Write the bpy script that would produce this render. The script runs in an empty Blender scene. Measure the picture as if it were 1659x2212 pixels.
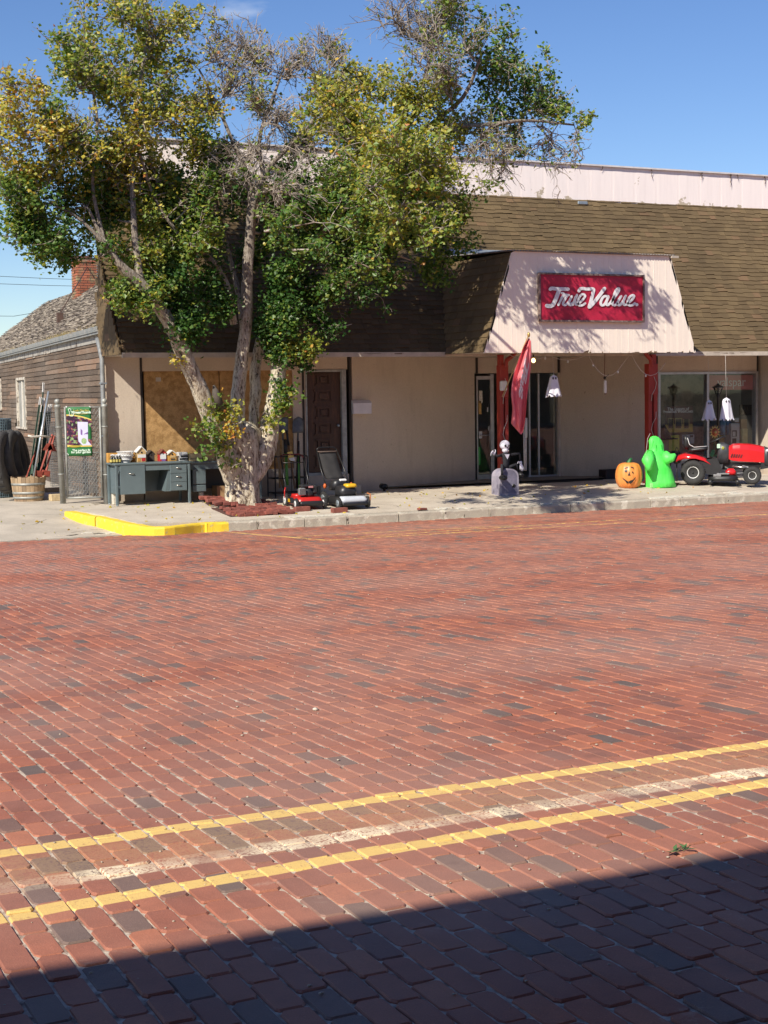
import bpy, math, random
import numpy as np
from mathutils import Vector, Matrix, Euler
random.seed(7); RNG = np.random.default_rng(11)
C = bpy.context.scene.collection; SC = bpy.context.scene
H = 1.62                                  # eye height above the brick road
# ---------------------------------------------------------------- camera
FPX, CX, CY = 3280., 829.5, 1106.
def _n(v): v = np.array(v, float); return v/np.linalg.norm(v)
_X = _n([7622-CX, CY-747, -FPX]); _Y = np.array([-768-CX, CY-875, -FPX]); _Y = _n(_Y-_X*np.dot(_X, _Y)); _Z = np.cross(_X, _Y)
RM = np.array([_X, _Y, _Z])               # rows: world axes seen from the camera (X along the shop front, Y into it)
cam = bpy.data.cameras.new('camera'); camo = bpy.data.objects.new('camera', cam); C.objects.link(camo)
cam.sensor_fit = 'VERTICAL'; cam.sensor_height = 24; cam.lens = 24*FPX/2212; cam.clip_start = .1; cam.clip_end = 3000
m4 = Matrix([list(RM[i])+[0] for i in range(3)]+[[0, 0, 0, 1]]); m4.translation = (0, 0, H); camo.matrix_world = m4
SC.camera = camo
# ---------------------------------------------------------------- light
SUN = Vector((.839, .545, -.83)).normalized()
w = bpy.data.worlds.new('World'); SC.world = w; w.use_nodes = True; wt = w.node_tree
sky = wt.nodes.new('ShaderNodeTexSky'); sky.sky_type = 'NISHITA'; sky.sun_disc = False
sky.sun_elevation = math.asin(-SUN.z); sky.sun_rotation = math.atan2(-SUN.x, -SUN.y)
sky.air_density = 1.0; sky.dust_density = .25; sky.ozone_density = 3.2; sky.altitude = 900
bg = wt.nodes['Background']; bg.inputs[1].default_value = .090
tc = wt.nodes.new('ShaderNodeTexCoord'); mp = wt.nodes.new('ShaderNodeMapping'); mp.inputs['Scale'].default_value = (1.0, 1.0, 3.2)
nz = wt.nodes.new('ShaderNodeTexNoise'); nz.inputs['Scale'].default_value = 7; nz.inputs['Detail'].default_value = 8; nz.inputs['Roughness'].default_value = .62
nz2 = wt.nodes.new('ShaderNodeTexNoise'); nz2.inputs['Scale'].default_value = 2.1; nz2.inputs['Detail'].default_value = 2
rp = wt.nodes.new('ShaderNodeValToRGB'); rp.color_ramp.elements[0].position = .60; rp.color_ramp.elements[1].position = .80
mm = wt.nodes.new('ShaderNodeMath'); mm.operation = 'MULTIPLY'
rp2 = wt.nodes.new('ShaderNodeValToRGB'); rp2.color_ramp.elements[0].position = .55; rp2.color_ramp.elements[1].position = .70
mx = wt.nodes.new('ShaderNodeMix'); mx.data_type = 'RGBA'; mx.inputs[7].default_value = (7.5, 8.0, 8.8, 1)
hs = wt.nodes.new('ShaderNodeHueSaturation'); hs.inputs['Saturation'].default_value = 1.16; hs.inputs['Hue'].default_value = .511; hs.inputs['Value'].default_value = 1.05
L = wt.links.new
L(tc.outputs['Generated'], mp.inputs[0]); L(mp.outputs[0], nz.inputs[0]); L(tc.outputs['Generated'], nz2.inputs[0])
L(nz.outputs[0], rp.inputs[0]); L(nz2.outputs[0], rp2.inputs[0]); L(rp.outputs[0], mm.inputs[0]); L(rp2.outputs[0], mm.inputs[1])
cd_ = RM @ np.array([545-CX, CY-52, -FPX]); cd_ = cd_/np.linalg.norm(cd_)
dt = wt.nodes.new('ShaderNodeVectorMath'); dt.operation = 'DOT_PRODUCT'; dt.inputs[1].default_value = tuple(cd_); L(tc.outputs['Generated'], dt.inputs[0])
cr = wt.nodes.new('ShaderNodeMapRange'); cr.inputs[1].default_value = math.cos(math.radians(2.0)); cr.inputs[2].default_value = 1; L(dt.outputs['Value'], cr.inputs[0])
nc = wt.nodes.new('ShaderNodeTexNoise'); nc.inputs['Scale'].default_value = 26; nc.inputs['Detail'].default_value = 6; L(mp.outputs[0], nc.inputs[0])
rc = wt.nodes.new('ShaderNodeValToRGB'); rc.color_ramp.elements[0].position = .5; rc.color_ramp.elements[1].position = .75; L(nc.outputs[0], rc.inputs[0])
cm = wt.nodes.new('ShaderNodeMath'); cm.operation = 'MULTIPLY'; L(cr.outputs[0], cm.inputs[0]); L(rc.outputs[0], cm.inputs[1])
ca = wt.nodes.new('ShaderNodeMath'); ca.operation = 'MAXIMUM'; L(cm.outputs[0], ca.inputs[0]); L(mm.outputs[0], ca.inputs[1]); cs_ = wt.nodes.new('ShaderNodeMath'); cs_.operation = 'MULTIPLY'; cs_.inputs[1].default_value = .38; L(ca.outputs[0], cs_.inputs[0]); L(cs_.outputs[0], mx.inputs[0]); L(sky.outputs[0], hs.inputs['Color']); L(hs.outputs[0], mx.inputs[6]); L(mx.outputs[2], bg.inputs[0])
sl = bpy.data.lights.new('sun', 'SUN'); sl.energy = 4.8; sl.angle = math.radians(.5); sl.color = (1, .93, .82)
so = bpy.data.objects.new('sun', sl); C.objects.link(so); so.rotation_euler = SUN.to_track_quat('-Z', 'Y').to_euler(); so.location = (-20, -8, 30)
SC.view_settings.view_transform = 'Standard'; SC.view_settings.look = 'None'; SC.view_settings.gamma = 1; SC.view_settings.exposure = .38
SC.view_settings.use_curve_mapping = False
SC.cycles.transparent_max_bounces = 12
# ---------------------------------------------------------------- placing by sight line: always onto a real surface of the place
def ray(x, y): return RM @ np.array([x-CX, CY-y, -FPX])
def PY(x, y, Y): d = ray(x, y); d = d*Y/d[1]; return Vector((d[0], d[1], d[2]+H))
def PX(x, y, X): d = ray(x, y); d = d*X/d[0]; return Vector((d[0], d[1], d[2]+H))
def PZ(x, y, z): d = ray(x, y); d = d*(z-H)/d[2]; return Vector((d[0], d[1], z))
def sz(Y): return -.525+.125*min(max((Y-24.5)/1.9, 0), 1)+.012*max(0, min(Y, 31)-28.5)           # pavement
def dz(Y): return -.69+.32*min(max((Y-24.97)/3.5, 0), 1)              # alley drive
def rz(Y): return 0. if Y <= 5 else -.68*((Y-5)/19.5)**1.15           # crowned brick road
def PS(x, y, f=sz):
    z = -.5
    for _ in range(30): p = PZ(x, y, z); z = f(p.y)
    return PZ(x, y, z)
# ---------------------------------------------------------------- materials
MATS = {}
def nodes(name):
    m = bpy.data.materials.new(name); m.use_nodes = True; t = m.node_tree; b = t.nodes['Principled BSDF']; return m, t, b
def N(t, typ, **k):
    n = t.nodes.new('ShaderNode'+typ)
    for a, v in k.items():
        if a.startswith('i_'): n.inputs[a[2:].replace('_', ' ')].default_value = v
        else: setattr(n, a, v)
    return n
def ramp(t, src, stops, interp='LINEAR'):
    r = t.nodes.new('ShaderNodeValToRGB'); r.color_ramp.interpolation = interp; e = r.color_ramp.elements
    while len(e) < len(stops): e.new(.5)
    for i, (p, c) in enumerate(stops):
        e[i].position = p; e[i].color = (c if len(c) == 4 else (*c, 1)) if hasattr(c, '__len__') else (c, c, c, 1)
    t.links.new(src, r.inputs[0]); return r.outputs[0]
def mixc(t, f, a, b, mode='MIX'):
    m = t.nodes.new('ShaderNodeMix'); m.data_type = 'RGBA'; m.blend_type = mode
    for i, v in ((0, f), (6, a), (7, b)):
        if hasattr(v, 'is_output') or hasattr(v, 'links'): t.links.new(v, m.inputs[i])
        else: m.inputs[i].default_value = v if i == 0 else (v if len(v) == 4 else (*v, 1))
    return m.outputs[2]
def math_(t, op, a, b=None, c=None, clamp=False):
    m = t.nodes.new('ShaderNodeMath'); m.operation = op; m.use_clamp = clamp
    for i, v in enumerate((a, b, c)):
        if v is None: continue
        if hasattr(v, 'links'): t.links.new(v, m.inputs[i])
        else: m.inputs[i].default_value = v
    return m.outputs[0]
def pos(t): return t.nodes.new('ShaderNodeNewGeometry').outputs['Position']
def noise(t, scale, detail=3, rough=.55, vec=None, stretch=None):
    v = vec or pos(t)
    if stretch:
        mpn = N(t, 'Mapping'); mpn.inputs['Scale'].default_value = stretch; t.links.new(v, mpn.inputs[0]); v = mpn.outputs[0]
    n = N(t, 'TexNoise'); n.inputs['Scale'].default_value = scale; n.inputs['Detail'].default_value = detail; n.inputs['Roughness'].default_value = rough
    t.links.new(v, n.inputs['Vector']); return n.outputs[0]
def bumpn(t, b, h, strength=.3, dist=.01):
    n = N(t, 'Bump'); n.inputs['Strength'].default_value = strength; n.inputs['Distance'].default_value = dist
    t.links.new(h, n.inputs['Height']); t.links.new(n.outputs[0], b.inputs['Normal'])
def mk(name, col, rough=.6, var=.2, scale=6, bump=.0, metal=0, col2=None, thr=(.35, .65), stretch=None, rnd=0, bscale=None, spec=None, fine=0):
    """general worn paint / metal / wood: two tones mixed by noise, a little relief"""
    if name in MATS: return MATS[name]
    m, t, b = nodes(name); c = (*col, 1)
    c2 = (*col2, 1) if col2 else tuple(x*(1-var) for x in col)+(1,)
    n = noise(t, scale, 5, .6, stretch=stretch); o = mixc(t, ramp(t, n, [(thr[0], 0), (thr[1], 1)]), c, c2)
    if fine:
        f = noise(t, 120, 2); o = mixc(t, fine, o, ramp(t, f, [(.3, .25), (.7, .9)]), 'OVERLAY')
    if rnd:
        oi = N(t, 'ObjectInfo'); v = math_(t, 'MULTIPLY_ADD', oi.outputs['Random'], 2*rnd, 1-rnd)
        h = N(t, 'HueSaturation'); t.links.new(o, h.inputs['Color']); t.links.new(v, h.inputs['Value']); o = h.outputs[0]
    t.links.new(o, b.inputs['Base Color']); b.inputs['Roughness'].default_value = rough; b.inputs['Metallic'].default_value = metal
    if spec is not None: b.inputs['Specular IOR Level'].default_value = spec
    if bump: bumpn(t, b, noise(t, bscale or scale*6, 4), bump, .012)
    MATS[name] = m; return m
# ---------------------------------------------------------------- mesh building
class MB:
    def __init__(s): s.v = []; s.f = []; s.sm = []; s.M = None
    def add(s, vs, fs, smooth=False):
        o = len(s.v); s.v += [tuple(s.M @ Vector(p)) if s.M is not None else tuple(p) for p in vs]
        s.f += [tuple(i+o for i in q) for q in fs]; s.sm += [smooth]*len(fs); return s
    def box(s, a, b):
        (x0, y0, z0), (x1, y1, z1) = a, b
        return s.add([(x0, y0, z0), (x1, y0, z0), (x1, y1, z0), (x0, y1, z0), (x0, y0, z1), (x1, y0, z1), (x1, y1, z1), (x0, y1, z1)],
                     [(0, 3, 2, 1), (4, 5, 6, 7), (0, 1, 5, 4), (1, 2, 6, 5), (2, 3, 7, 6), (3, 0, 4, 7)])
    def cb(s, c, d, bev=0, rot=None):       # centred box, optional chamfer on all vertical+horizontal edges
        hx, hy, hz = d[0]/2, d[1]/2, d[2]/2; M = Matrix.Translation(Vector(c))
        if rot is not None: M = M @ (Euler(rot).to_matrix().to_4x4() if not isinstance(rot, Matrix) else rot.to_4x4())
        if bev <= 0:
            vs = [(x*hx, y*hy, z*hz) for z in (-1, 1) for x, y in ((-1, -1), (1, -1), (1, 1), (-1, 1))]
            return s.add([M @ Vector(p) for p in vs], [(0, 3, 2, 1), (4, 5, 6, 7), (0, 1, 5, 4), (1, 2, 6, 5), (2, 3, 7, 6), (3, 0, 4, 7)])
        b = min(bev, hx*.9, hy*.9, hz*.9)
        def ring(ix, iz):
            x, y = hx-ix, hy-ix; c_ = b
            return [(-x+c_, -y, iz), (x-c_, -y, iz), (x, -y+c_, iz), (x, y-c_, iz), (x-c_, y, iz), (-x+c_, y, iz), (-x, y-c_, iz), (-x, -y+c_, iz)]
        vs = ring(b*.7, -hz)+ring(0, -hz+b)+ring(0, hz-b)+ring(b*.7, hz)
        fs = [tuple(range(7, -1, -1)), tuple(range(24, 32))]
        for k in range(3): fs += [(k*8+i, k*8+(i+1) % 8, k*8+8+(i+1) % 8, k*8+8+i) for i in range(8)]
        return s.add([M @ Vector(p) for p in vs], fs)
    def prism(s, pts, off):                  # polygon pts extruded by vector off
        n = len(pts); off = Vector(off); a = [Vector(p) for p in pts]; b = [p+off for p in a]
        nn = sum(((a[i]-a[0]).cross(a[i+1]-a[0]) for i in range(1, n-1)), Vector())
        flip = nn.dot(off) > 0
        fs = [tuple(range(n))[::-1], tuple(range(n, 2*n))] if flip else [tuple(range(n)), tuple(range(n, 2*n))[::-1]]
        for i in range(n):
            j = (i+1) % n; q = (i, j, j+n, i+n); fs.append(q if flip else q[::-1])
        return s.add(a+b, fs)
    def tube(s, pts, r, n=6, cap=True, smooth=True, flat=1.):
        pts = [Vector(p) for p in pts]; R = r if hasattr(r, '__len__') else [r]*len(pts)
        up = None; vs = []; k = len(pts)
        for i, p in enumerate(pts):
            d = (pts[min(i+1, k-1)]-pts[max(i-1, 0)])
            d = d.normalized() if d.length > 1e-9 else Vector((0, 0, 1))
            if up is None: up = Vector((0, 0, 1)) if abs(d.z) < .9 else Vector((1, 0, 0))
            a = d.cross(up); a = a.normalized() if a.length > 1e-6 else Vector((1, 0, 0)); bb = a.cross(d).normalized(); up = bb
            for j in range(n):
                t = 2*math.pi*j/n+math.pi/n; vs.append(p+(a*math.cos(t)+bb*math.sin(t)*flat)*R[i])
        fs = [(i*n+j, i*n+(j+1) % n, (i+1)*n+(j+1) % n, (i+1)*n+j) for i in range(k-1) for j in range(n)]
        if cap: fs += [tuple(range(n))[::-1], tuple(range((k-1)*n, k*n))]
        return s.add(vs, fs, smooth)
    def cyl(s, a, b, r, r2=None, n=12, smooth=True): return s.tube([a, b], [r, r if r2 is None else r2], n, True, smooth)
    def lathe(s, prof, n=24, c=(0, 0, 0), axis='Z', smooth=True, fn=None):   # prof: (r, h)
        vs = []
        for r, h in prof:
            for j in range(n):
                t = 2*math.pi*j/n; q = fn(t, r, h) if fn else (r*math.cos(t), r*math.sin(t), h)
                if axis == 'X': q = (q[2], q[0], q[1])
                if axis == 'Y': q = (q[0], q[2], q[1])
                vs.append((q[0]+c[0], q[1]+c[1], q[2]+c[2]))
        k = len(prof); fs = [(i*n+j, i*n+(j+1) % n, (i+1)*n+(j+1) % n, (i+1)*n+j) for i in range(k-1) for j in range(n)]
        fs += [tuple(range(n))[::-1], tuple(range((k-1)*n, k*n))]
        if axis == 'Y': fs = [f[::-1] for f in fs]
        return s.add(vs, fs, smooth)
    def ell(s, c, r, n=12, m=8, rot=None):
        vs = []; R = Euler(rot).to_matrix() if rot else None
        for i in range(m+1):
            a = math.pi*i/m
            for j in range(n):
                t = 2*math.pi*j/n; p = Vector((math.sin(a)*math.cos(t)*r[0], math.sin(a)*math.sin(t)*r[1], -math.cos(a)*r[2]))
                if R: p = R @ p
                vs.append(p+Vector(c))
        return s.add(vs, [(i*n+j, i*n+(j+1) % n, (i+1)*n+(j+1) % n, (i+1)*n+j) for i in range(m) for j in range(n)], True)
    def grid(s, fn, nu, nv, smooth=True, thick=None):
        vs = [Vector(fn(i/nu, j/nv)) for j in range(nv+1) for i in range(nu+1)]
        fs = [(j*(nu+1)+i, j*(nu+1)+i+1, (j+1)*(nu+1)+i+1, (j+1)*(nu+1)+i) for j in range(nv) for i in range(nu)]
        if thick is None: return s.add(vs, fs, smooth)
        k = len(vs); off = Vector(thick); vs2 = vs+[v-off for v in vs]; fs2 = fs+[tuple(i+k for i in f[::-1]) for f in fs]
        ed = [i for i in range(nu+1)]+[(j*(nu+1)+nu) for j in range(1, nv+1)]+[nv*(nu+1)+i for i in range(nu-1, -1, -1)]+[j*(nu+1) for j in range(nv-1, 0, -1)]
        for a in range(len(ed)): b = (a+1) % len(ed); fs2.append((ed[a], ed[a]+k, ed[b]+k, ed[b]))
        return s.add(vs2, fs2, smooth)
    def mesh(s, name, off=None):
        me = bpy.data.meshes.new(name); o = off or Vector()
        me.from_pydata([(p[0]-o.x, p[1]-o.y, p[2]-o.z) for p in s.v], [], s.f)
        me.polygons.foreach_set('use_smooth', s.sm); me.update(); return me
    def build(s, name, mat, parent=None, label=None):
        off = Vector(); p = parent
        while p is not None: off += p.location; p = p.parent
        me = s.mesh(name, off)
        me.materials.append(mat); return link(name, me, parent, label)
def link(name, me, parent=None, label=None, loc=None, rot=None):
    o = bpy.data.objects.new(name, me); C.objects.link(o); o.parent = parent
    if loc is not None: o.location = loc
    if rot is not None: o.rotation_euler = rot
    if label: o['label'] = label
    return o
def tag(o, label=None, cat=None, group=None, kind=None):
    for k, v in (('label', label), ('category', cat), ('group', group), ('kind', kind)):
        if v: o[k] = v
    return o
def thing(name, loc=(0, 0, 0), label=None, cat=None, group=None, rotz=0):
    o = bpy.data.objects.new(name, None); o.empty_display_size = .1; C.objects.link(o); o.location = loc; o.rotation_euler = (0, 0, rotz)
    return tag(o, label, cat, group)
PEND = []
def lthing(name, loc, label=None, cat=None, group=None):   # for parts written in the thing's own coordinates: placed at the end
    o = thing(name, (0, 0, 0), label, cat, group); PEND.append((o, Vector(loc))); return o
def kids(o): return [c for c in bpy.data.objects if c.parent is o]
def copy_tree(o, parent=None, label=None, loc=None, rotz=None):
    c = o.copy(); C.objects.link(c); c.parent = parent
    for ch in kids(o): copy_tree(ch, c)
    if label: c['label'] = label
    if loc is not None: c.location = loc
    if rotz is not None: c.rotation_euler = (0, 0, rotz)
    return c
def struct(o): o['kind'] = 'structure'; return o
def stuff(o): o['kind'] = 'stuff'; return o
def textmesh(name, s, size, mat, parent, M, extrude=.002, align='CENTER', bold=0., shear=0., space=1.):
    cu = bpy.data.curves.new(name, 'FONT'); cu.body = s; cu.size = size; cu.extrude = extrude; cu.align_x = align; cu.align_y = 'CENTER'
    cu.offset = bold; cu.shear = shear; cu.space_character = space; cu.resolution_u = 3
    to = bpy.data.objects.new('tmp', cu); C.objects.link(to)
    bpy.context.view_layer.update()
    me = bpy.data.meshes.new_from_object(to.evaluated_get(bpy.context.evaluated_depsgraph_get()))
    bpy.data.objects.remove(to); off = Vector(); p = parent
    while p is not None: off += p.location; p = p.parent
    me.transform(Matrix.Translation(-off) @ M); me.materials.clear(); me.materials.append(mat); me.name = name
    return link(name, me, parent)
def facing(p, sx=1.):   # text standing on a wall that faces -Y
    return Matrix.Translation(p) @ Matrix(((sx, 0, 0, 0), (0, 0, -1, 0), (0, 1, 0, 0), (0, 0, 0, 1)))
R = math.radians
# ================================================================ GROUND
def stripe(t, P, A, B, w, soft=.006, wear=None):
    """mask of a painted line from A to B (world XY)"""
    sp = N(t, 'SeparateXYZ'); t.links.new(P, sp.inputs[0]); x, y = sp.outputs[0], sp.outputs[1]
    L_ = math.hypot(B[0]-A[0], B[1]-A[1]); dx, dy = (B[0]-A[0])/L_, (B[1]-A[1])/L_
    wob = noise(t, 3, 2); wob = math_(t, 'MULTIPLY_ADD', wob, .03, -.015)
    s = math_(t, 'ADD', math_(t, 'MULTIPLY_ADD', x, -dy, A[0]*dy-A[1]*dx), math_(t, 'MULTIPLY', y, dx)); s = math_(t, 'ABSOLUTE', math_(t, 'ADD', s, wob))
    u = math_(t, 'ADD', math_(t, 'MULTIPLY_ADD', x, dx, -A[0]*dx-A[1]*dy), math_(t, 'MULTIPLY', y, dy))
    m = math_(t, 'MULTIPLY_ADD', s, -1/soft, w/soft+.5, clamp=True)
    m = math_(t, 'MULTIPLY', m, math_(t, 'MULTIPLY', math_(t, 'GREATER_THAN', u, 0.), math_(t, 'LESS_THAN', u, L_)))
    if wear is not None: m = math_(t, 'MULTIPLY', m, wear)
    return m
PA = [PZ(x, y, rz(Y)) for x, y, Y in ((500, 1151, 24.2), (705, 1167, 23), (1560, 1117, 23))]
def park(x, y):
    z = -.66
    for _ in range(20): p = PZ(x, y, z); z = rz(p.y)
    return (p.x, p.y)
def paint(t, base, P):
    g = noise(t, 90, 3); g2 = noise(t, 14, 4, .7)
    solid = ramp(t, math_(t, 'ADD', math_(t, 'MULTIPLY', g, .5), math_(t, 'MULTIPLY', g2, .5)), [(.36, .35), (.45, .94)])
    worn = ramp(t, math_(t, 'ADD', math_(t, 'MULTIPLY', g, .6), math_(t, 'MULTIPLY', g2, .4)), [(.41, .05), (.50, .95)])
    big = ramp(t, noise(t, 1.6, 3), [(.43, .22), (.58, 1)])
    a1 = PZ(-60, 1847, 0); b1 = PZ(2600, 1470, 0)
    yl = (.78, .53, .17)
    base = mixc(t, math_(t, 'MULTIPLY', stripe(t, P, (-6, 5.19), (26, 5.18), .17, .05), math_(t, 'MULTIPLY', worn, .25)), base, (.56, .37, .17))
    base = mixc(t, stripe(t, P, (-6, 4.955), (26, 5.15), .062, .014, math_(t, 'MULTIPLY', worn, big)), base, (.86, .71, .48))
    base = mixc(t, stripe(t, P, (-8, 5.43), (40, 5.42), .056, .006, solid), base, yl)
    base = mixc(t, stripe(t, P, (-6, 4.41), (30, 5.99), .050, .006, solid), base, yl)
    w2 = ramp(t, math_(t, 'ADD', math_(t, 'MULTIPLY', g, .5), math_(t, 'MULTIPLY', g2, .5)), [(.38, .25), (.5, .95)])
    for a, b in (((500, 1150), (705, 1167)), ((705, 1167), (1560, 1117)), ((640, 1159), (1130, 1134)), ((780, 1159), (1350, 1122)), ((1560, 1117), (1700, 1108))):
        base = mixc(t, stripe(t, P, park(*a), park(*b), .045, .02, w2), base, (.66, .42, .13))
    return base
def brick_mat(geo=True):
    m, t, b = nodes('road brick' if geo else 'road brick sheet'); P = pos(t)
    red = [(0, (.125, .092, .078)), (.07, (.150, .100, .082)), (.11, (.175, .096, .074)), (.16, (.215, .086, .062)), (.2, (.235, .092, .062)), (.35, (.280, .092, .056)), (.6, (.325, .106, .061)), (.85, (.37, .122, .067)), (1, (.44, .150, .075))]
    if geo:
        at = N(t, 'Attribute'); at.attribute_name = 'tone'; oi = N(t, 'ObjectInfo')
        tone = at.outputs['Fac']
        o = ramp(t, tone, red)
    else:
        mpn = N(t, 'Mapping'); mpn.inputs['Rotation'].default_value = (0, 0, R(90)); t.links.new(P, mpn.inputs[0])
        bt = N(t, 'TexBrick'); bt.inputs['Scale'].default_value = 1; bt.inputs['Brick Width'].default_value = .201; bt.inputs['Row Height'].default_value = .097
        bt.inputs['Mortar Size'].default_value = .006; bt.inputs['Color1'].default_value = (0, 0, 0, 1); bt.inputs['Color2'].default_value = (1, 1, 1, 1); bt.inputs['Mortar'].default_value = (.5, .5, .5, 1)
        t.links.new(mpn.outputs[0], bt.inputs[0]); o = mixc(t, bt.outputs['Fac'], ramp(t, bt.outputs['Color'], red), (.36, .27, .19))
    n1 = noise(t, 9, 5, .65); n2 = noise(t, 230, 2); n3 = noise(t, .55, 3)
    o = mixc(t, .55, o, ramp(t, n1, [(.25, .36), (.75, .62)]), 'OVERLAY')
    o = mixc(t, .35, o, ramp(t, n2, [(.3, .3), (.7, .75)]), 'OVERLAY')
    o = mixc(t, ramp(t, n2, [(.66, 0), (.74, .35)]), o, (.50, .36, .26))
    o = mixc(t, ramp(t, n3, [(.36, .06), (.66, .42)]), o, (.46, .285, .215))        # dusty wheel tracks
    n4 = noise(t, 1.7, 5, .7); o = mixc(t, ramp(t, n4, [(.60, 0), (.72, .38)]), o, (.10, .06, .05)); n5 = noise(t, 3.1, 6, .75); o = mixc(t, ramp(t, n5, [(.62, 0), (.70, .35)]), o, (.55, .40, .30))
    o = paint(t, o, P); t.links.new(o, b.inputs['Base Color'])
    t.links.new(ramp(t, n3, [(.35, .78), (.7, .60)]), b.inputs['Roughness']); b.inputs['Specular IOR Level'].default_value = .42
    h = math_(t, 'ADD', math_(t, 'MULTIPLY', n2, .35), n1); bumpn(t, b, h, .55, .006)
    return m
MBRICK = brick_mat(); MSHEET = brick_mat(False)
MSAND = mk('joint sand', (.60, .50, .39), .95, .3, 16, .5, col2=(.20, .12, .085), thr=(.42, .66), bscale=160)
MCONC = mk('concrete', (.56, .485, .385), .9, .25, 2.2, .35, col2=(.45, .385, .30), bscale=45, fine=.35)
MCONC2 = mk('drive concrete', (.50, .435, .345), .9, .25, 1.4, .3, col2=(.38, .33, .26), bscale=40, fine=.35)
MKERB = mk('kerb stone', (.40, .355, .28), .9, .2, 5, .5, col2=(.58, .53, .43), thr=(.56, .63), bscale=30, fine=.3)
MCHIP = mk('broken concrete', (.68, .63, .52), .95, .3, 18, .7, bscale=40)
MYEL = mk('yellow kerb paint', (.86, .60, .04), .6, .2, 11, .35, col2=(.62, .47, .16), thr=(.57, .66), bscale=50, fine=.2)
MEARTH = mk('dry earth', (.16, .125, .085), .95, .3, 3, .5, col2=(.20, .17, .09))
# far ground sheet
b_ = MB(); b_.grid(lambda u, v: ((u-.5)*1200, (v-.5)*1200+20, -.80), 8, 8); struct(b_.build('ground', MEARTH))
# road base sheet, following the crown: joint sand under the built bricks, brick material beyond them
XL, XR = lambda Y: .197*Y-3.2, lambda Y: .84*Y+3.2
Xo, Xp = lambda Y: XL(Y)+.16, lambda Y: XR(Y)-.16
def edgeY(x): return 24.95 if x < 7.55 else 24.43
ys = [-4, 1.2]+list(np.arange(2, 24.5, .75))+[24.45, 24.97]
road = thing('road'); struct(road)
b_ = MB()
for i in range(len(ys)-1):
    for s in range(2):
        a, c = ys[i], ys[i+1]
        for x0a, x1a, x0c, x1c in (((-60, Xo(a), -60, Xo(c)), (Xp(a), 70, Xp(c), 70))[s],):
            if a < 1.2: x0a, x1a, x0c, x1c = ((-60, Xo(1.2), -60, Xo(1.2)), (Xp(1.2), 70, Xp(1.2), 70))[s]
            b_.add([(x0a, a, rz(a)-.003), (x1a, a, rz(a)-.003), (x1c, c, rz(c)-.003), (x0c, c, rz(c)-.003)], [(0, 1, 2, 3)])
b_.add([(Xo(1.2), -4, 0), (Xp(1.2), -4, 0), (Xp(1.2), 1.2, 0), (Xo(1.2), 1.2, 0)], [(0, 1, 2, 3)])
b_.build('outer_paving', MSHEET, road)
b_ = MB(); nu, nv = 150, 520; Vv = []
yv = 1.2+(24.93-1.2)*(np.arange(nv+1)/nv)**1.25
for j in range(nv+1):
    y = yv[j]; xs0 = np.linspace(XL(y)-.05, XR(y)+.05, nu+1); h = -.0065+.0022*np.sin(xs0*3.1+y*2.7)*np.sin(y*1.9-xs0*1.3)+RNG.normal(0, .0009, nu+1)
    Vv.append(np.stack([xs0, np.full(nu+1, y), rz(y)+np.minimum(h, -.0045)], 1))
Vv = np.concatenate(Vv); b_.v = [tuple(p) for p in Vv]; b_.f = [(j*(nu+1)+i, j*(nu+1)+i+1, (j+1)*(nu+1)+i+1, (j+1)*(nu+1)+i) for j in range(nv) for i in range(nu)]; b_.sm = [True]*len(b_.f)
b_.build('joint_bed', MSAND, road)
# bricks, every one real: courses run across the street
BR = []
i = 0; x = -3.5
while x < 26:
    wx = .097*(1+random.uniform(-.035, .035)); y = 1.2+random.uniform(0, .22)
    ph = random.uniform(0, .19) if random.random() < .2 else (.10 if i % 2 else 0)+random.uniform(-.025, .025)
    y = 1.1+ph
    while y < 25:
        ln = .201*(1+random.gauss(0, .022)); yc = y+ln/2; xc = x+wx/2
        if XL(yc) < xc < XR(yc) and yc+ln/2 < edgeY(xc): BR.append((xc, yc, wx, ln))
        y += ln+.001
    x += wx; i += 1
BR = np.array(BR); NB = len(BR)
def wave(x, y): return .012*np.sin(y*.9+x*.35)+.008*np.sin(y*2.3+x*1.7+1.)
def brick_arrays(B):
    n = len(B); g = RNG
    gapx = g.uniform(.0035, .012, n); gapy = g.uniform(.0025, .008, n)
    hx = B[:, 2]/2-gapx/2; hy = B[:, 3]/2-gapy/2
    c = g.uniform(.005, .015, (n, 8)); c4 = c[:, :4]
    def ring(ins, cc):
        X, Y = hx-ins, hy-ins; k = cc*1.0
        return np.stack([np.stack([-X+k[:, 0], -Y], 1), np.stack([X-k[:, 1], -Y], 1), np.stack([X, -Y+k[:, 1]*1.4], 1), np.stack([X, Y-k[:, 2]*1.4], 1),
                         np.stack([X-k[:, 2], Y], 1), np.stack([-X+k[:, 3], Y], 1), np.stack([-X, Y-k[:, 3]*1.4], 1), np.stack([-X, -Y+k[:, 0]*1.4], 1)], 1)
    r0 = ring(0, c4); r1 = ring(.0038, c4); r0 = r0+g.normal(0, .0008, r0.shape); r1 = r1+g.normal(0, .0007, r1.shape)
    zt = np.clip(g.normal(0, .0018, n), -.002, .005)
    tx, ty = g.normal(0, .012, n), g.normal(0, .009, n)
    V = np.zeros((n, 24, 3)); V[:, :8, :2] = r0; V[:, 8:16, :2] = r0; V[:, 16:, :2] = r1
    V[:, :8, 2] = -.04; V[:, 8:16, 2] = -.006; V[:, 16:, 2] = 0
    V[:, 8:, 2] += tx[:, None]*V[:, 8:, 0]+ty[:, None]*V[:, 8:, 1]+zt[:, None]
    a = g.normal(0, .008, n); ca, sa = np.cos(a)[:, None], np.sin(a)[:, None]
    x, y = V[:, :, 0].copy(), V[:, :, 1].copy(); V[:, :, 0] = x*ca-y*sa; V[:, :, 1] = x*sa+y*ca
    return V
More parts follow.
